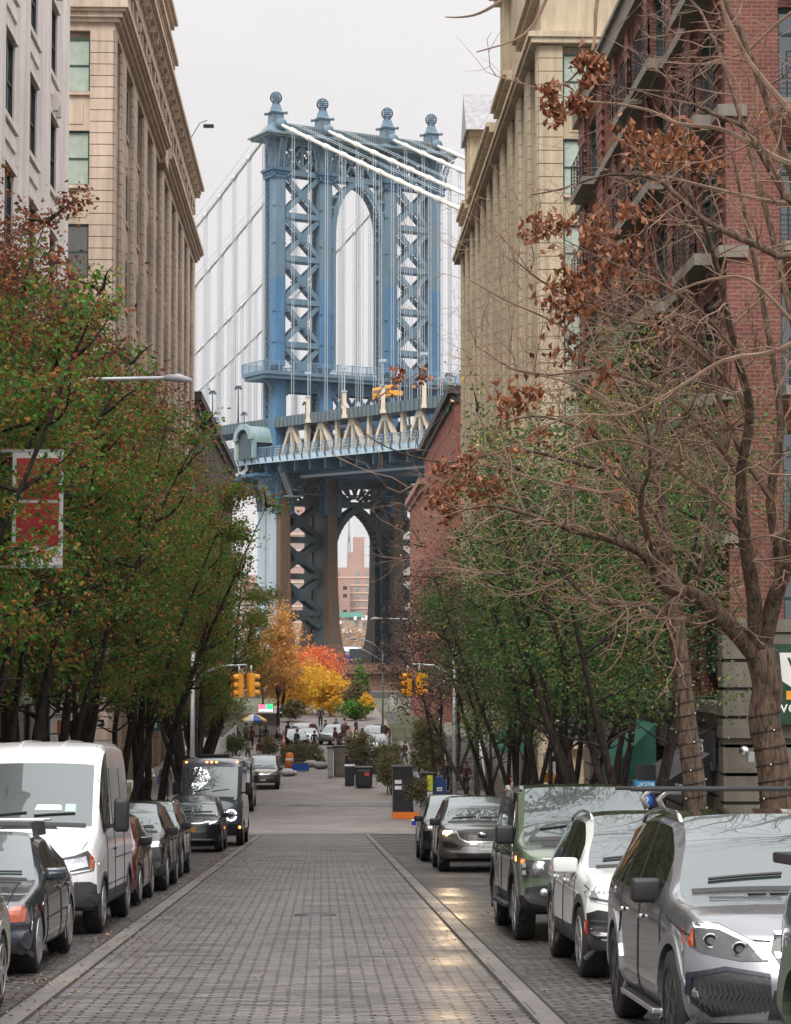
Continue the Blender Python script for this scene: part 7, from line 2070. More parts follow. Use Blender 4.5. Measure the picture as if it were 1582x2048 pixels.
    if bag:
        b = empty('shoulder_bag', Vector(loc)+Matrix.Rotation(rz, 3, 'Z') @ Vector((.3*k, .02, .78*k)), rz, bag[1], 'bag'); m = MB(); m.box(-.05, .07, -.17, .17, 0, .34); m.build('pouch', cloth(bag[0]), b, bev=.04)
        m = MB(); m.tube([(0, -.12, .33), (-.05, -.08, .62), (-.09, 0, .72), (-.05, .08, .62), (0, .12, .33)], .012, 5); m.build('strap', cloth(bag[0]), b)
    return E
ZL, ZR = -5.1, -6.1
person((-7.85, 100.5, ZL), 'woman in a white top holding flowers beside the white van', 1.68, .5, (.75, .68, .68), (.02, .02, .025), skin=1, arms=1)
person((-7.05, 99.8, ZL), 'person seen from behind in a dark grey cape with long dark ponytail', 1.72, math.pi, (.05, .06, .07), (.04, .035, .06), hairlen=1, long=1, bag=((.03, .06, .1), 'dark blue shoulder bag carried by the person in the grey cape'))
person((-6.75, 112, ZL), 'person in black raising both arms behind the slate step van', 1.7, 2.6, (.02, .02, .02), hair=(.18, .07, .03), arms=1, hairlen=1)
person((-8.2, 97.8, -5.75), 'person in a peach top half hidden by the black SUV roof', 1.6, .2, (.6, .35, .25), hair=(.12, .06, .03), hairlen=1)
person((6.68, 119, ZR), 'man in a navy padded jacket beside the blue mailbox', 1.82, .05, (.025, .035, .07), (.03, .04, .07), hair=(.08, .05, .04), stride=.2)
person((7.1, 118.4, ZR), 'child seen from behind wearing a grey-green backpack coat', 1.35, math.pi, (.12, .16, .17), (.03, .03, .04), stride=.05)
person((7.75, 118.8, ZR), 'woman in a maroon jumper and open dark jacket pushing a stroller', 1.7, -.1, (.14, .03, .045), (.03, .03, .05), arms=1, hairlen=1)
person((7.95, 117.6, ZR), 'small child in a white patterned top in front of the woman in maroon', .95, 0, (.45, .48, .5), (.4, .4, .42), hair=(.35, .17, .07), stride=.02)
person((8.5, 100, -5.8), 'person in a coral red coat between the tree stems', 1.75, .3, (.5, .12, .12), (.3, .05, .08), hair=(.25, .1, .04), hairlen=1)
person((8.3, 96.5, -5.7), 'red haired person in a dark blue jacket by the ramp railing', 1.65, .2, (.02, .03, .09), hair=(.4, .15, .04), hairlen=1)
person((8.0, 88, -5.6), 'person in a cream jumper bending beside the grey SUV roof', 1.5, .6, (.6, .5, .38), hair=(.1, .04, .02), arms=1)
person((8.6, 92, -5.65), 'person in a beige coat beside the pale sign pole', 1.7, 1.2, (.5, .42, .33), arms=1)
person((7.15, 134, -3.4), 'dark dressed person leaning at the head of the stairs', 1.75, .9, (.02, .025, .035), arms=1)
person(tuple(P(641, 1447, 197)[:2])+(-5.42,), 'man in a dark suit standing alone on the path', 1.85, 0, (.02, .03, .06), (.02, .03, .06), stride=.03)
person((4.9, 165, -6.2), 'person in a pink shirt and dark trousers near the octagonal sign', 1.75, 1.3, (.6, .38, .36), (.02, .03, .06))
rn = random.Random(5); G = 'small figures in the crowd around the food stall'
cols = [(.02, .02, .03), (.1, .03, .03), (.04, .05, .09), (.45, .4, .35), (.03, .06, .05), (.15, .1, .07), (.02, .03, .05)]
names = ['black', 'dark red', 'navy', 'cream', 'dark green', 'brown', 'blue-black']
spots = [(-8.3, 178, 'leftmost, next to the pole sign'), (-7.8, 174, 'left of the umbrella'), (-7.2, 181, 'just left of the umbrella pole'), (-6.7, 175, 'in front of the umbrella'), (-6.2, 180, 'under the umbrella'),
         (-5.5, 173, 'right of the umbrella pole'), (-5.0, 179, 'before the food cart'), (-4.5, 176, 'right of the food cart'), (-3.6, 182, 'beside the black lamp post'), (-2.9, 186, 'standing left of the white hatchback')]
for i, (x, y, w_) in enumerate(spots):
    j = (i*3) % 7; person((x, y, -6.23), 'small figure in a %s coat in the far crowd, %s' % (names[j], w_), rn.uniform(1.6, 1.8), rn.uniform(0, 6.2), cols[j], (.03, .03, .05), skin=i % 2, hairlen=i % 2, group=G)
for i, (x, y, w_) in enumerate(((1.0, 170, 'walking behind the tall round bush'), (2.1, 172, 'right of the orange cone'), (3.1, 169, 'left of the octagonal sign'), (5.6, 150, 'by the large dark bush'), (5.2, 172, 'behind the octagonal sign'), (-1.9, 165, 'behind the hedge, left part'), (-.6, 167, 'behind the hedge, right part'), (-4.3, 150, 'left of the brown boxy SUV roof'), (-5.2, 155, 'among the bushes on the left'), (-6.4, 160, 'near the bushes, nearest of the left crowd'), (6.3, 140, 'under the traffic signal on the right'), (.3, 190, 'far back on the path entrance'))):
    j = (i*2+1) % 7; person((x, y, -6.23), 'pedestrian in %s beyond the crossing, %s' % (names[j], w_), rn.uniform(1.6, 1.85), rn.uniform(0, 6.2), cols[j], cols[(j+2) % 7], skin=(i+1) % 2, hairlen=(i+1) % 2, group='pedestrians beyond the crossing', stride=.2)
for i, (px_, w_) in enumerate(((672, 'left of the round bush'), (690, 'tallest of three by the olive bush'), (712, 'right of the three by the olive bush'))):
    p = P(px_, 1480, 188); person((p.x, 188, -6.1), 'distant figure, %s' % w_, 1.75, i, cols[(i+2) % 7], group='distant figures behind the olive bushes')

# ================================================================ STREET FURNITURE
M_GALV = simple('galvanised_steel', (.42, .44, .45), rough=.45, metal=.5, var=.15)
M_SIGY = simple('signal_yellow', (.85, .36, .02), rough=.4, coat=.4)
M_WS = simple('white_sign_face', (.72, .72, .72), rough=.5, var=.06)
M_NAVYS = simple('navy_sign_face', (.02, .03, .07), rough=.5)
M_DGS = simple('dark_green_sign', (.012, .055, .045), rough=.5, var=.1)
M_TXT = simple('white_lettering', (.8, .8, .78), rough=.5, var=.03)
M_YTXT = simple('yellow_lettering', (.75, .6, .08), rough=.5, var=.03)
M_ORG = simple('orange_plastic', (.8, .2, .02), rough=.5)
M_AWN = simple('green_awning_cloth', (.05, .2, .15), rough=.8, var=.2)
M_BRICKR = M_GREYST
def signal(x, y, z, rz, label):
    E = empty('traffic_signal', (x, y, z), rz, label, 'traffic light', 'yellow traffic signals hanging over the crossing')
    m = MB(); m.box(-.17, .17, -.12, .14, -1.06, 0); h = m.build('housing', M_SIGY, E, bev=.03)
    for i, c in enumerate(((.12, .01, .01), (.12, .06, .01), (.01, .09, .05))):
        m = MB(); m.lathe((0, -.13, -.18-.35*i), [(.13, 0), (.12, -.02)], 16, 'y'); m.build('lens', simple('signal_lens_%d' % i, c, rough=.2), E)
        m = MB()
        for k in range(10):
            t0, t1 = R(-20)+R(220)*k/10, R(-20)+R(220)*(k+1)/10
            a, b = (math.cos(t0)*.15, math.sin(t0)*.15-.18-.35*i), (math.cos(t1)*.15, math.sin(t1)*.15-.18-.35*i)
            m.add([(a[0], -.12, a[1]), (b[0], -.12, b[1]), (b[0], -.38, b[1]-.02), (a[0], -.38, a[1]-.02)], [(0, 1, 2, 3)])
        m.build('visor', M_SIGY, E)
    m = MB(); m.tube([(0, 0, 0), (0, 0, .35)], .05, 8); m.build('hanger', M_GALV, E)
    return E
def mast(x, y, zg, zt, xe, label, ze=None):
    E = empty('signal_pole', (x, y, zg), 0, label, 'signal pole')
    m = MB(); m.tube([(0, 0, 0), (0, 0, zt-zg+.6)], [.12, .09], 10); m.build('pole', M_GALV, E)
    m = MB(); m.tube([(0, 0, zt-zg-.6), (xe*.5, 0, zt-zg-.05), (xe, 0, zt-zg), (xe, 0, zt-zg-.2)], [.06, .05, .05, .05], 8); m.tube([(0, 0, zt-zg-.5), (xe*.6, 0, zt-zg-1.2 if ze else zt-zg-.1)], .025, 6); m.build('mast_arm', M_GALV, E)
    m = MB(); m.lathe((0, 0, 0), [(.22, 0), (.22, .1), (.15, .5)], 12); m.build('pole_base', M_GALV, E)
    return E
p = P(488, 1350, 99.5); mast(-5.85, 100, -6.1, p.z+.45, p.x+.1+5.85, 'grey galvanised signal pole with arm at the left corner of the crossing')
signal(p.x-.22, 99.5, p.z+.05, R(-50), 'yellow traffic signal on the left arm, its visors turned left'); signal(p.x+.32, 99.6, p.z+.08, R(120), 'yellow traffic signal on the left arm, seen from its back')
p = P(826, 1348, 103); mast(6.2, 103.5, -6.1, p.z+.45, p.x-6.2, 'grey signal pole among the right trees beyond the crossing', 1)
signal(p.x-.25, 103, p.z+.05, R(-60), 'yellow traffic signal on the right arm, visors to the left'); signal(p.x+.3, 103.1, p.z+.05, R(110), 'yellow traffic signal on the right arm, seen from its back')
def cobra(x, y, zg, h, ax, label, ln=2.6):
    E = empty('street_lamp', (x, y, zg), 0, label, 'street lamp')
    m = MB(); m.tube([(0, 0, 0), (0, 0, h)], [.085, .05], 8); m.build('pole', simple('dull_pole_steel', (.2, .21, .21), rough=.6), E)
    m = MB(); m.tube([(0, 0, h-1.0), (ax*ln*.35, 0, h-.25), (ax*ln*.7, 0, h+.05), (ax*ln, 0, h+.08)], .035, 6); m.build('arm', M_GALV, E)
    m = MB(); m.tube([(ax*(ln-.05), 0, h+.08), (ax*(ln+.2), 0, h+.08), (ax*(ln+.45), 0, h+.03)], [.05, .085, .04], 8); m.build('lamp_head', simple('pale_lamp_head', (.35, .35, .36), rough=.4), E)
    return E
cobra(-7.6, 41, -2.5, 9.3, 1, 'cobra head street lamp whose head pokes out of the left foliage', 4.7)
p = P(742, 1240, 118); cobra(8.2, 118, -6.1, p.z+6.1, -1, 'long armed street lamp reaching left over the right pavement', 8.2-p.x-.4)
p = P(700, 1280, 170); q = P(763, 1310, 170)
E = cobra(q.x+.1, 170, -6.2, p.z+6.2, -1, 'twin armed pale street lamp beside the autumn trees', q.x-p.x-.3)
m = MB(); m.tube([(0, 0, p.z+6.2-1.6), (-1.2, 0, p.z+6.2-.9), (p.x+.3-q.x, 0, p.z+6.2-.45)], .035, 6); m.build('arm', M_GALV, E)
p = P(505, 1214, 112); cobra(-6.2, 110, -6.1, p.z+6.1, 1, 'pale street lamp head above the second left tree beyond the crossing', 2.4)
# black cast iron lamp post
E = empty('cast_iron_lamp', (-3.75, 188, -6.1), 0, 'black cast iron lamp post in front of the yellow trees', 'lamp post')
m = MB(); m.lathe((0, 0, 0), [(.3, 0), (.3, .3), (.16, .6), (.12, 2.2), (.1, 3.4), (.16, 3.6)], 10); m.build('post', M_BLACK, E)
m = MB(); m.lathe((0, 0, 3.6), [(.12, 0), (.24, .4), (.26, .6), (.05, .95), (.02, 1.2)], 8); m.build('lantern', M_BLACK, E)
# umbrella and food cart
E = empty('parasol', (-5.75, 186, -6.25), 0, 'blue, yellow and white striped parasol over the food stall', 'parasol')
m = MB(); m.tube([(0, 0, 0), (0, 0, 2.35)], .03, 6); m.build('pole', M_GALV, E)
for k in range(8):
    t0, t1 = math.pi/4*k, math.pi/4*(k+1); m = MB(); a = lambda t, r_, z: (math.cos(t)*r_, math.sin(t)*r_, z)
    m.add([(0, 0, 2.4), a(t0, .55, 2.2), a(t1, .55, 2.2), a(t0, 1.1, 1.85), a(t1, 1.1, 1.85), a(t0, 1.1, 1.7), a(t1, 1.1, 1.7)], [(0, 1, 2), (1, 3, 4, 2), (3, 5, 6, 4)])
    m.build('canopy_panel', [simple('parasol_blue', (.03, .08, .35)), simple('parasol_yellow', (.8, .55, .1)), simple('parasol_white', (.75, .73, .68))][k % 3], E)
E = empty('food_cart', (-4.85, 190, -6.2), 0, 'food cart with a red and green lit sign on its roof', 'food cart')
m = MB(); m.box(-1.2, 1.2, 0, 1.8, .4, 1.2); m.box(-1.2, 1.2, .8, 1.8, 1.2, 2.2); m.box(-1.35, 1.35, -.4, 1.9, 2.2, 2.3); m.build('body', simple('steel_cart', (.4, .38, .35), metal=.5), E)
m = MB(); m.box(-.6, .02, -.45, -.38, 2.6, 3.0); m.build('sign_red', simple('lit_red_sign', (1, .1, .2), emit=(1, .12, .2), es=1.6), E)
m = MB(); m.box(.03, .6, -.45, -.38, 2.6, 3.0); m.build('sign_green', simple('lit_green_sign', (.05, .8, .2), emit=(.02, .8, .2), es=1.3), E)
m = MB(); m.box(-.6, .6, -.45, -.38, 2.42, 2.58); m.build('sign_strip', simple('lit_white_strip', (1, 1, 1), emit=(1, 1, 1), es=.9), E)
for y in (.5, 1.4):
    m = MB(); m.lathe((-1.1, y, .35), [(.35, -.08), (.35, .08)], 14, 'x'); m.build('wheel', M_TYRE, E)
# bins, containers, mailbox and barrels beyond the crossing
def boxy(name, px0, px1, pyt, Y, d, mat, label, cat, lid=None, extra=None, zg=-6.2, bev=.05):
    a = P(px0, pyt, Y); b = P(px1, pyt, Y); w_ = (b.x-a.x)/2; h = a.z-zg
    E = empty(name, ((a.x+b.x)/2, Y, zg), 0, label, cat)
    m = MB(); m.box(-w_, w_, 0, d, 0, h); m.build('body', mat, E, bev=bev)
    m = MB(); m.box(-w_-.04, w_+.04, -.04, d+.04, h-.02, h+.08); m.build('lid', lid or M_TRIM, E, bev=.03)
    if extra: extra(E, w_, h)
    return E
M_BIN = simple('gloss_black_bin', (.02, .022, .026), rough=.25, var=.3)
def x1(E, w_, h):
    m = MB(); m.box(w_*.1, w_*.6, -.02, 0, h*.62, h*.78); m.build('red_sticker', simple('red_sticker', (.6, .05, .05)), E)
boxy('litter_bin', 711, 745, 1537, 126, 1.2, M_BIN, 'squat gloss black bin with a red sticker', 'bin', extra=x1, bev=.15)
boxy('litter_bin', 690, 709, 1533, 128, 1.0, M_BIN, 'tall black bin left of the one with the red sticker', 'bin', lid=M_ALLOY)
boxy('utility_cabinet', 655, 666, 1496, 136, .6, simple('grey_cabinet', (.3, .3, .3), var=.3, rough=.4), 'slim pale grey cabinet at the left end of the bin row', 'cabinet')
boxy('utility_cabinet', 668, 690, 1494, 137, .8, simple('brown_grey_cabinet', (.13, .11, .09), var=.5, rough=.5, scale=2), 'broad brown-grey cabinet behind the black bins', 'cabinet')
def x2(E, w_, h):
    m = MB(); m.box(-w_-.02, w_+.6, -.06, -.01, 0, .3); m.build('orange_skirt', M_ORG, E)
    for z_ in (1.35, 1.62): m = MB(); m.box(-w_+.08, -w_+.4, -.03, 0, z_, z_+.17); m.build('white_label', M_WS, E)
boxy('waste_container', 786, 826, 1536, 103.5, 1.6, M_BIN, 'large black container with an orange skirt and white labels', 'container', extra=x2)
def x3(E, w_, h):
    m = MB(); m.box(-w_*.2, w_*.55, -.02, 0, .9, 1.65); m.build('yellow_notice', simple('yellow_green_notice', (.6, .65, .05)), E)
    m = MB(); m.box(-w_*.2, w_*.55, -.02, 0, .35, .85); m.build('white_notice', M_WS, E)
boxy('news_box', 842, 872, 1549, 108, .7, simple('dark_teal_box', (.02, .05, .055), rough=.4), 'dark teal street box with a yellow notice left of the mailbox', 'street box', extra=x3, zg=-6.1)
p0 = P(865, 1554, 110); p1 = P(893, 1554, 110); w_ = (p1.x-p0.x)/2
E = empty('mailbox', ((p0.x+p1.x)/2, 110, -6.1), 0, 'round topped blue mailbox', 'mailbox'); h = p0.z+6.1
prof = [(-w_, .35), (-w_, h-w_)]+[(-w_*math.cos(t), h-w_+w_*math.sin(t)) for t in [math.pi*i/10 for i in range(1, 10)]]+[(w_, h-w_), (w_, .35)]
m = MB(); m.prism(prof, 'y', 0, .55); m.build('body', simple('postal_blue', (.02, .05, .16), rough=.35), E)
m = MB(); 
for x in (-w_+.06, w_-.06): m.box(x-.04, x+.04, .05, .5, 0, .36)
m.build('feet', M_TRIM, E); m = MB(); m.box(-.13, .13, -.02, 0, .75, .93); m.build('white_emblem', M_WS, E); m = MB(); m.box(-.08, .09, -.03, -.015, .81, .87); m.build('emblem_mark', M_NAVYS, E)
def cone(px_, pyb, Y, label, h=.9):
    p = P(px_, pyb, Y); E = empty('traffic_cone', (p.x, Y, -6.24), 0, label, 'traffic cone'); m = MB(); m.lathe((0, 0, .04), [(.2, 0), (.04, h)], 12); m.build('cone', M_ORG, E); m = MB(); m.box(-.27, .27, -.27, .27, 0, .04); m.build('base', M_TRIM, E)
    m = MB(); m.lathe((0, 0, h*.55), [(.125, 0), (.095, h*.18)], 12); m.build('white_collar', M_WS, E)
cone(567, 1490, 168, 'tall orange cone at the left end of the hedge', 1.3); cone(713, 1450, 178, 'orange cone with lit top behind the round bush', 1.3)
def barrel(px_, Y, label):
    p = P(px_, 1500, Y); E = empty('orange_barrel', (p.x, Y, -6.24), 0, label, 'barrel'); m = MB(); m.lathe((0, 0, 0), [(.3, 0), (.28, .5), (.24, 1.0), (.1, 1.05)], 14); m.build('drum', M_ORG, E); m = MB(); m.lathe((0, 0, .5), [(.285, 0), (.27, .18)], 14); m.build('white_band', M_WS, E)
barrel(579, 146, 'orange traffic barrel before the olive hedge')
p = P(600, 1516, 143); E = empty('blue_crate', (p.x, 143, -6.2), .2, 'long blue crate lying on the road before the hedge', 'crate'); m = MB(); m.box(-.55, .55, -.3, .3, 0, .42); m.build('body', simple('blue_plastic', (.02, .08, .4), rough=.4), E, bev=.03); m = MB(); m.box(-.5, .5, -.25, .25, .43, .5); m.build('contents', M_CLAD, E)
for (px_, Y, col, lab) in ((575, 138, (.5, .5, .5), 'pale grey bag lying on the road beside the brown SUV'), (640, 146, (.25, .27, .28), 'flat grey bundle on the road under the hedge'), (622, 148, (.35, .33, .3), 'low beige bundle in the middle under the hedge')):
    p = P(px_, 1500, Y); E = empty('bag', (p.x, Y, -6.22), .4, lab, 'bag'); m = MB(); m.sphere((0, 0, .2), .5, 10, 6, .5); m.sphere((.4, .1, .15), .35, 8, 5, .5); m.build('sack', simple('sack_%d' % px_, col, rough=.9), E)
p = P(812, 1645, 97); 
E = empty('blue_box', (P(832, 1645, 96).x, 97, -6.0), 0, 'small bright blue box on the ground beside the black SUV', 'box'); m = MB(); m.box(-.14, .14, 0, .3, 0, .2); m.build('body', simple('bright_blue', (.02, .04, .4)), E); m = MB(); m.box(-.15, .15, -.01, .31, .2, .24); m.build('lid', M_WS, E)
# octagonal sign from behind, sign poles
def signpole(x, y, zg, h, plates, label, cat='sign', pm=None, r=.035):
    E = empty('street_sign', (x, y, zg), 0, label, cat); m = MB(); m.tube([(0, 0, 0), (0, 0, h)], r, 8); m.build('pole', pm or M_GALV, E)
    for (dx, z0, w_, hh, mt, tx, ts, tm) in plates:
        m = MB(); m.box(dx-w_/2, dx+w_/2, -.06, -.045, z0, z0+hh); pl = m.build('sign_plate', mt, E)
        if tx: text_mesh('sign_text', tx, ts, tm, face_m((dx, -.063, z0+hh/2), '-y'), pl, ext=.001)
    return E
p = P(785, 1437, 152); E = empty('octagonal_sign', (p.x, 152, -6.2), 0, 'back of a grey octagonal road sign on a thin pole', 'sign'); m = MB(); m.tube([(0, 0, 0), (0, 0, p.z+6.2+1.6)], .04, 6); m.build('pole', M_GALV, E)
m = MB(); m.prism([(.38*math.cos(R(22.5+45*k)), p.z+6.2+.38*math.sin(R(22.5+45*k))) for k in range(8)], 'y', -.05, -.03); m.build('sign_plate', M_GALV, E); m = MB(); m.box(-.2, .2, -.05, -.04, p.z+6.2+.9, p.z+6.2+1.6); m.build('upper_plate', M_WS, E)
signpole((1100-645)/F*74, 74, road_z(74)+.13, 3.1, [(0, 2.35, .5, .6, M_WS, 'P', .3, M_BLACK), (0, 1.95, .5, .33, simple('amber_sign', (.6, .25, .03)), None, 0, None), (0, .9, .45, .95, M_WS, '→', .3, M_BLACK), (0, .55, .45, .3, simple('blue_sign', (.05, .06, .35)), None, 0, None)], 'parking sign pole with stacked white, amber and blue plates', r=.09, pm=M_BLACK)
E = signpole((1114-645)/F*72, 72, road_z(72)+.13, 2.6, [(0, 2.62, .45, .18, M_NAVYS, 'N', .14, M_TXT)], 'thick white pole with an orange cap by the tree trunks', cat='pole', r=.12, pm=M_WS)
m = MB(); m.lathe((0, 0, 2.0), [(.14, 0), (.15, .12), (.1, .25)], 10); m.build('orange_cap', simple('orange_cap', (.8, .35, .05)), E)
E = signpole((1073-645)/F*80, 80, road_z(80)+.13, 1.9, [], 'thin pole carrying a small red neon tube', cat='pole'); m = MB(); m.tube([(0, -.08, 1.2), (0, -.08, 1.75)], .04, 6); m.build('neon_tube', simple('red_neon', (1, .15, .1), emit=(1, .12, .08), es=4), E)
# pay station
p = P(1290, 1575, 40); E = empty('parking_meter', (p.x, 40, road_z(40)+.12), 0, 'blue parking pay station with a white P behind the silver SUV', 'parking meter'); h = p.z-E.location.z
m = MB(); m.box(-.16, .16, 0, .3, 0, h-.5); m.build('body', simple('dark_meter_body', (.03, .035, .04), rough=.4), E, bev=.02)
m = MB(); m.box(-.17, .17, -.02, .3, h-.34, h-.0); b = m.build('blue_panel', simple('p_panel_dark', (.015, .03, .10), rough=.3), E)
m = MB(); m.lathe((0, -.035, h-.25), [(.13, 0), (.13, .012)], 20, 'y'); m.build('blue_disc', simple('p_disc_blue', (.01, .09, .42), rough=.3), b)
text_mesh('meter_letter', 'P', .24, M_TXT, face_m((0, -.04, h-.26), '-y'), b, ext=.002)
m = MB(); m.box(-.18, .18, -.03, .3, h, h+.12); q = m.build('number_strip', simple('p_strip_blue', (.03, .25, .45), rough=.3), E); text_mesh('meter_number', 'N°2748', .085, M_TXT, face_m((.03, -.035, h+.06), '-y'), q, ext=.001)
m = MB(); m.box(-.12, .2, 0, .28, h+.12, h+.4); m.build('solar_panel', M_BIN, E)
# hanging sign "sg" and other left signs
p = P(309, 1449, 103); E = empty('hanging_sign', (p.x, 103, p.z), 0, 'square dark green hanging sign lettered sg', 'sign')
m = MB(); m.box(-.27, .27, -.03, .03, -.3, .3); b = m.build('sign_board', M_DGS, E); text_mesh('sign_text', 'sg', .3, M_TXT, face_m((0, -.034, .02), '-y'), b)
m = MB(); m.beam((-1.6, 0, .36), (.3, 0, .36), .03, .03); m.build('bracket', M_BLACK, E)
p = P(372, 1416, 120); E = empty('hanging_sign', (p.x, 120, p.z), 0, 'long black hanging sign beyond the sg sign', 'sign'); m = MB(); m.box(-.4, .35, -.03, .03, -.16, .16); m.build('sign_board', M_BLACK, E); m = MB(); m.beam((-2, 0, .2), (.3, 0, .2), .03, .03); m.build('bracket', M_BLACK, E)
p = P(122, 1434, 60); E = signpole(p.x, 60, road_z(60)+.13, p.z-road_z(60)+.2, [(0, p.z-road_z(60)-.22, .62, .2, M_WS, 'ONE W', .15, M_BLACK)], 'white one way sign on a pole behind the van roof', cat='sign')
p = P(121, 1455, 60); m = MB(); m.box(-.1, .1, -.08, -.04, 0, .3); b = m.build('orange_plate', simple('orange_brown_plate', (.5, .13, .03)), E); b.location = (0, 0, p.z-E.location.z-.15)
for (px_, py_, lab) in ((150, 1437, 'black arrow sign left of the thick trunk'), (185, 1446, 'black arrow sign with white arrowhead between two trunks')):
    p = P(px_, py_, 66); E = empty('arrow_sign', (p.x, 66, p.z), 0, lab, 'sign'); m = MB(); m.box(-.34, .34, -.02, .02, -.1, .1); b = m.build('sign_plate', M_BLACK, E)
    m = MB(); m.prism([(-.28, -.03), (.1, -.03), (.1, -.08), (.3, 0), (.1, .08), (.1, .03), (-.28, .03)], 'y', -.028, -.021); m.build('arrow', M_WS, b); m = MB(); m.tube([(0, .04, .1), (0, .04, -3)], .03, 6); m.build('pole', M_GALV, E)
p = P(127, 1408, 62); E = empty('ring_sign', (p.x, 62, p.z), 0, 'white ring emblem on the shop front behind the trunks', 'sign'); m = MB(); m.tube([(.07*math.cos(t), 0, .07*math.sin(t)) for t in [2*math.pi*i/20 for i in range(21)]], .016, 6); m.build('ring', M_TXT, E); m = MB(); m.box(-.2, .2, .03, .06, -.3, -.14); m.build('sign_board', simple('violet_grey_board', (.12, .11, .16)), E)
E = empty('board_sign', (-8.6, 97.2, -5.9), 0, 'white framed sandwich board behind the woman in the white top', 'sandwich board'); m = MB(); m.box(-.32, .32, -.02, .02, .1, 1.9); m.build('frame', M_WS, E); m = MB(); m.box(-.26, .26, -.04, -.021, .2, 1.8); m.build('panel', simple('brown_green_poster', (.2, .17, .1), var=.5, scale=5), E)
# red banner on the left
a = P(26, 905, 38.6); b_ = P(125, 1130, 38.6)
E = empty('banner', (a.x, 38.6, a.z), 0, 'tall red banner with white border hanging from the white building', 'banner'); w_, h = b_.x-a.x, a.z-b_.z
m = MB(); m.box(0, w_, -.02, .02, -h, 0); c_ = m.build('white_border', M_WS, E); m = MB(); m.box(.07, w_-.07, -.035, -.021, -h*.42, -.1); m.box(.07, w_-.07, -.035, -.021, -h*.83, -h*.45); m.build('red_field', simple('banner_red', (.42, .04, .045), rough=.8), E)
text_mesh('banner_text', 'RE MAKERS', .16, simple('banner_red', (.42, .04, .045)), face_m((w_/2, -.024, -h*.91), '-y'), c_, ext=.002)
m = MB(); m.beam((-4.4, 0, .03), (w_, 0, .03), .05, .05); m.beam((-4.4, 0, -h-.03), (w_, 0, -h-.03), .05, .05); m.build('bracket', M_GALV, E)
# right: menu signs, awnings, shop panel, banner
def board(px0, px1, py0, py1, Y, lines, label, tcol=None, size=.17):
    a = P(px0, py0, Y); b = P(px1, py1, Y); w_, h = b.x-a.x, a.z-b.z
    E = empty('menu_sign', (a.x, Y, a.z), 0, label, 'sign'); m = MB(); m.box(0, w_, -.05, .05, -h, 0); o = m.build('sign_board', M_DGS, E, bev=.01)
    n = len(lines)
    for i, t in enumerate(lines):
        if t: text_mesh('sign_text', t, size, (tcol[i] if tcol else None) or M_TXT, face_m((w_/2, -.054, -h*(i+.6)/(n+.3)), '-y'), o, ext=.002)
    m = MB(); m.beam((w_, 0, -.1), (w_+1.0, 0, -.1), .06, .06); m.beam((w_, 0, -h+.1), (w_+1.0, 0, -h+.1), .06, .06); m.build('bracket', M_BLACK, E)
board(1126, 1160, 1342, 1482, 76, ['277', 'LUNCH', '&', 'DINNER', 'BEER·WINE', 'CAPPUCCINO', 'FRESHS', 'DAIRY FREE', 'CAKES', 'DELIVERY', '5700', '7 DAYS'], 'tall narrow dark green menu sign with white lettering', size=.13)
board(1020, 1068, 1342, 1438, 98.5, ['THE', 'MARKET', 'NEWSSTAND', 'DELI', 'GROCERY', 'WE DELIVER', 'CATERING'], 'broad dark green shop sign with yellow bottom lines', [None]*5+[M_YTXT]*2, .2)
def awning(X, y0, y1, zt, dp, dz, mat, label, end=True):
    E = empty('awning', (X, y0, zt), 0, label, 'awning'); m = MB(); L = y1-y0
    m.add([(0, 0, 0), (0, L, 0), (-dp, L, -dz), (-dp, 0, -dz), (-dp, 0, -dz-.25), (-dp, L, -dz-.25), (0, 0, -dz-.25), (0, L, -dz-.25)], [(0, 1, 2, 3), (3, 2, 5, 4)])
    m.build('sloping_cloth', mat, E, fixn=False)
    m = MB(); m.add([(0, 0, 0), (-dp, 0, -dz), (-dp, 0, -dz-.25), (0, 0, -dz-.25)], [(0, 1, 2, 3)]); e = m.build('end_panel', simple('near_black_awning', (.012, .016, .02), rough=.8) if end else mat, E)
    m = MB(); m.beam((-.02, 0.02, -dz-.25), (-dp, .02, -dz-.25), .03, .03); m.beam((-dp, 0, -dz-.25), (-dp, L, -dz-.25), .03, .03); m.build('frame', M_BLACK, E)
    return E, e
yA = 9.6*F/(1432-645)
E, e = awning(9.55, yA, 9.6*F/(1375-645), P(1432, 1503, yA).z, 1.15, .72, simple('grey_awning_cloth', (.13, .13, .145), rough=.7, var=.2), 'dark grey awning with two white tree emblems on its end')
text_mesh('awning_text', 'TWO TREES', .125, M_TXT, face_m((-.62, -.006, -.83), '-y'), e, ext=.002)
for dx in (-.7, -.53):
    m = MB(); m.lathe((dx, -.008, -.66), [(.065, 0), (.065, .006)], 14, 'y'); m.box(dx-.01, dx+.01, -.012, -.004, -.75, -.66); m.build('tree_emblem', M_TXT, e)
awning(9.55, 63, 67, P(1210, 1440, 66).z, 1.3, 1.3, M_AWN, 'sloping green awning behind the pale sign pole', False)
awning(9.5, 99.5, 106, -1.2, 1.4, 1.5, M_AWN, 'faded green awning on the ochre building beyond the crossing', False)
ys_ = 9.5*F/(1430-645); z1 = P(1430, 1461, ys_).z
E = empty('shop_sign', (9.5, ys_, z1), 0, 'dark grey shop panel with white capitals above the grey awning', 'sign'); m = MB(); m.box(-.04, .04, 0, 5.2, -.95, -.02); b = m.build('sign_board', simple('slate_panel', (.045, .045, .055), rough=.45), E, bev=.01)
text_mesh('sign_text', 'DIVANES', .52, M_TXT, face_m((-.05, 2.4, -.48), '-x'), b, ext=.012)
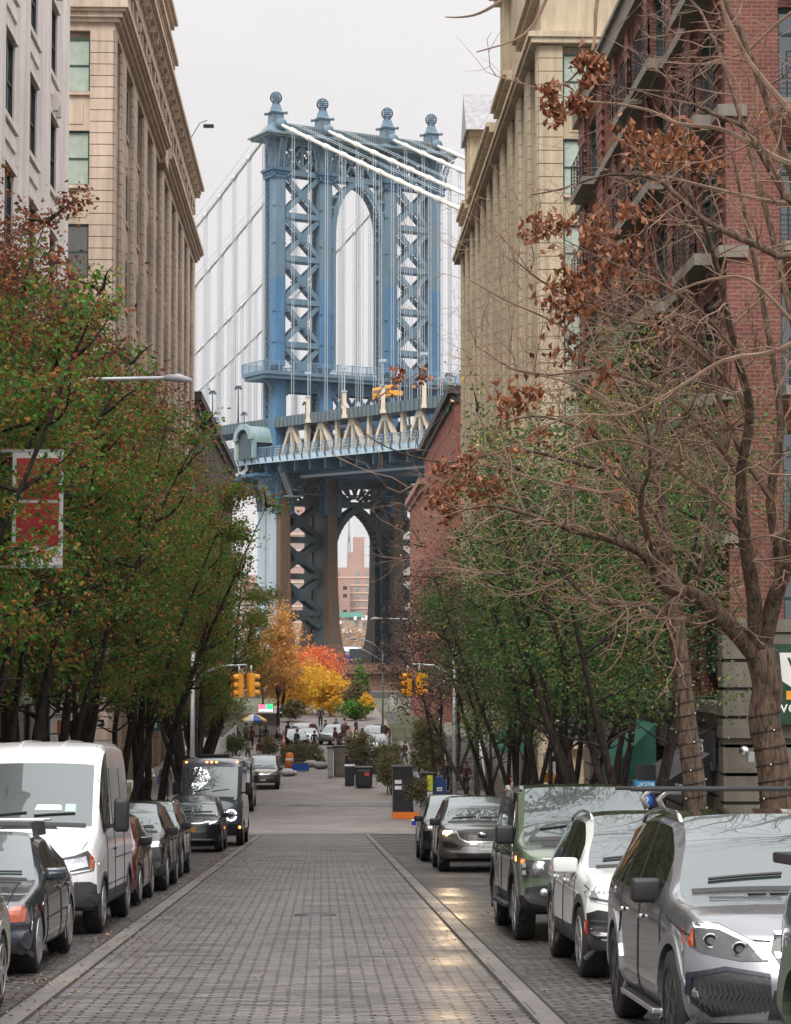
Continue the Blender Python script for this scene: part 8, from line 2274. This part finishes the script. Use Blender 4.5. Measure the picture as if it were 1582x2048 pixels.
a = P(1541, 1288, 50.6); E = empty('banner', (a.x, 50.6, a.z), 0, 'dark green banner with a white shield on the stone pavilion at the right edge', 'banner')
m = MB(); m.box(0, 1.5, -.02, .02, -1.85, 0); c_ = m.build('green_field', simple('banner_green', (.015, .05, .03), rough=.8, var=.4), E)
m = MB(); m.prism([(.2, -.2), (1.2, -.2), (1.15, -.85), (.7, -1.15), (.25, -.85)], 'y', -.04, -.022); q = m.build('white_shield', M_WS, E)
text_mesh('shield_letter', 'W', .62, simple('banner_green', (.015, .05, .03)), face_m((.7, -.045, -.55), '-y'), q, ext=.003)
text_mesh('banner_text', 'west', .42, M_TXT, face_m((.48, -.028, -1.45), '-y'), c_, ext=.003)
m = MB(); m.cbox((.42, -.03, -1.18), .14, .01, .2); m.build('orange_leaf', M_SIGY, E)
for (px_, py_, Y, lab) in ((1497, 1502, 50.5, 'round silver wall lamp right of the grey awning, upper one'), (1437, 1532, 53.5, 'round silver wall lamp just right of the grey awning'), (1345, 1530, 60, 'round silver wall lamp left of the grey awning')):
    p = P(px_, py_, Y); E = empty('wall_lamp', (p.x, Y, p.z), 0, lab, 'wall lamp', 'round silver wall lamps'); m = MB(); m.sphere((-.1, -.02, 0), .13, 12, 8); m.build('globe', M_CHROME, E); m = MB(); m.box(-.02, .12, -.06, .06, -.25, -.02); m.build('wall_bracket', M_GALV, E)
# stairs and ramp with railings on the right beyond the crossing
E = empty('stairs', (7.9, 122, -6.1), 0, 'concrete stairs with white handrails rising to the raised pavement', 'stairs')
m = MB()
for i in range(15): m.box(-1.0, 1.0, i*.45, 7.5, .18*i if i else -.1, .18*(i+1)-.006 if i else .174)
m.build('steps', simple('dark_concrete_steps', (.13, .125, .12), rough=.9, var=.3), E)
for x in (-1.05, 1.05):
    m = MB(); m.tube([(x, -.2, 0), (x, -.2, 1.0), (x, 6.6, 3.7), (x, 6.6, 2.7)], .05, 6); m.tube([(x, 3, 1.2), (x, 3, 2.2)], .04, 6); m.build('handrail', simple('white_handrail', (.7, .7, .7)), E)
m = MB(); m.box(-1.2, 1.6, 6.75, 30, 0, 2.68); m.build('raised_pavement', M_CONC, E)
E = empty('ramp_wall', (9.1, 96, -6.1), 0, 'sloping concrete ramp wall with horizontal bar railing along the ochre building', 'ramp')
m = MB(); m.add([(-.12, 0, 0), (.4, 0, 0), (.4, 34, 0), (-.12, 34, 0), (-.12, 0, .5), (.4, 0, .5), (.4, 34, 2.6), (-.12, 34, 2.6)], [(0, 1, 2, 3), (4, 5, 6, 7), (0, 1, 5, 4), (3, 2, 6, 7), (0, 3, 7, 4), (1, 2, 6, 5)]); m.build('wall', M_CONC, E)
m = MB()
for k in range(8): h = .1+.14*k; m.beam((-.05, 0, .5+h), (-.05, 34, 2.6+h), .03, .03)
for k in range(13): y = 34*k/12; z = .5+2.1*k/12; m.beam((-.05, y, z), (-.05, y, z+1.15), .06, .06)
m.build('railing', M_GALV, E)
# left raised pavement with white railing
E = empty('raised_walk', (-7.9, 99.3, -6.2), 0, 'pale raised walkway along the tan loft building', 'walkway'); m = MB(); m.box(-1.7, 1.5, 0, 70, -.1, 1.1); m.build('slab', simple('pale_walk_concrete', (.33, .30, .26), rough=.85, var=.15), E)
m = MB()
for k in range(5): m.beam((1.4, 42, 1.2+.2*k), (1.4, 68, 1.2+.2*k), .04, .04)
for k in range(14): m.beam((1.4, 42+2*k, 1.1), (1.4, 42+2*k, 2.1), .06, .06)
m.build('railing', simple('white_handrail', (.7, .7, .7)), E)
# ferry on the river seen between the piers
p = P(697, 1306, 520); E = empty('ferry', (p.x, 520, -9.3), 0, 'white and blue ferry passing behind the bridge tower', 'ferry'); h = p.z+9.3
m = MB(); m.box(-3.6, 3.2, 0, 6, 0, h-.3); m.build('hull', simple('ferry_blue', (.03, .04, .3), rough=.4), E, bev=.3); m = MB(); m.box(-3.4, 3.0, -.2, 5.5, h-.28, h+1.4); m.build('cabin', simple('ferry_white', (.8, .8, .85)), E, bev=.3)
m = MB(); m.box(-3.3, 2.9, -.3, -.21, h+.1, h+.35); m.build('window_row', simple('ferry_blue', (.03, .04, .3)), E)
# fallen leaves along the left kerb band: too many to count
v, f = [], []; rn = random.Random(6)
for k in range(1500):
    y = rn.choice([rn.uniform(16, 34), rn.uniform(34, 72), rn.uniform(45, 62)]); x = -2.6+rn.gauss(-.15, .5) if rn.random() < .8 else rn.uniform(-2.4, 4)
    if x < -2.9 and rn.random() < .3: x = -2.8
    q = Vector((x, y, road_z(y)+.012)); s_ = rn.uniform(.015, .035); a = rn.uniform(0, 6.28); i = len(v)
    v += [q+Vector((math.cos(a)*s_, math.sin(a)*s_, .002)), q+Vector((-math.sin(a)*s_*.6, math.cos(a)*s_*.6, .015)), q+Vector((-math.cos(a)*s_, -math.sin(a)*s_, .002)), q+Vector((math.sin(a)*s_*.6, -math.cos(a)*s_*.6, .012))]
    f.append((i, i+1, i+2, i+3))
leafmesh('fallen_leaves', v, f, leafmat('fallen_leaf_mix', [(.22, .10, .05), (.10, .045, .03), (.36, .24, .11), (.16, .06, .035)], trans=0), None, label='scattered brown and yellow fallen leaves along the left kerb band', cat='leaves', kind='stuff')
m = MB(); m.lathe((-.1, 33.4, road_z(33.4)+.002), [(.32, 0), (.32, .004)], 20); m.build('manhole_cover', simple('iron_cover', (.05, .05, .052), rough=.5), label='dark round iron cover set in the middle of the lane', cat='manhole cover')
# ================================================================ AIR
m = MB(); m.box(-700, 760, -40, 3200, -15.5, 330)
mh = bpy.data.materials.new('thin_haze'); mh.use_nodes = True; nt_ = mh.node_tree
nt_.nodes.remove(nt_.nodes['Principled BSDF']); pv = nd(nt_, 'ShaderNodeVolumePrincipled'); pv.inputs['Density'].default_value = .00007
pv.inputs['Color'].default_value = (.93, .92, .93, 1); nt_.links.new(pv.outputs[0], nt_.nodes['Material Output'].inputs['Volume'])
m.build('haze', mh, kind='stuff', label='thin pale haze between the street and the far shore')
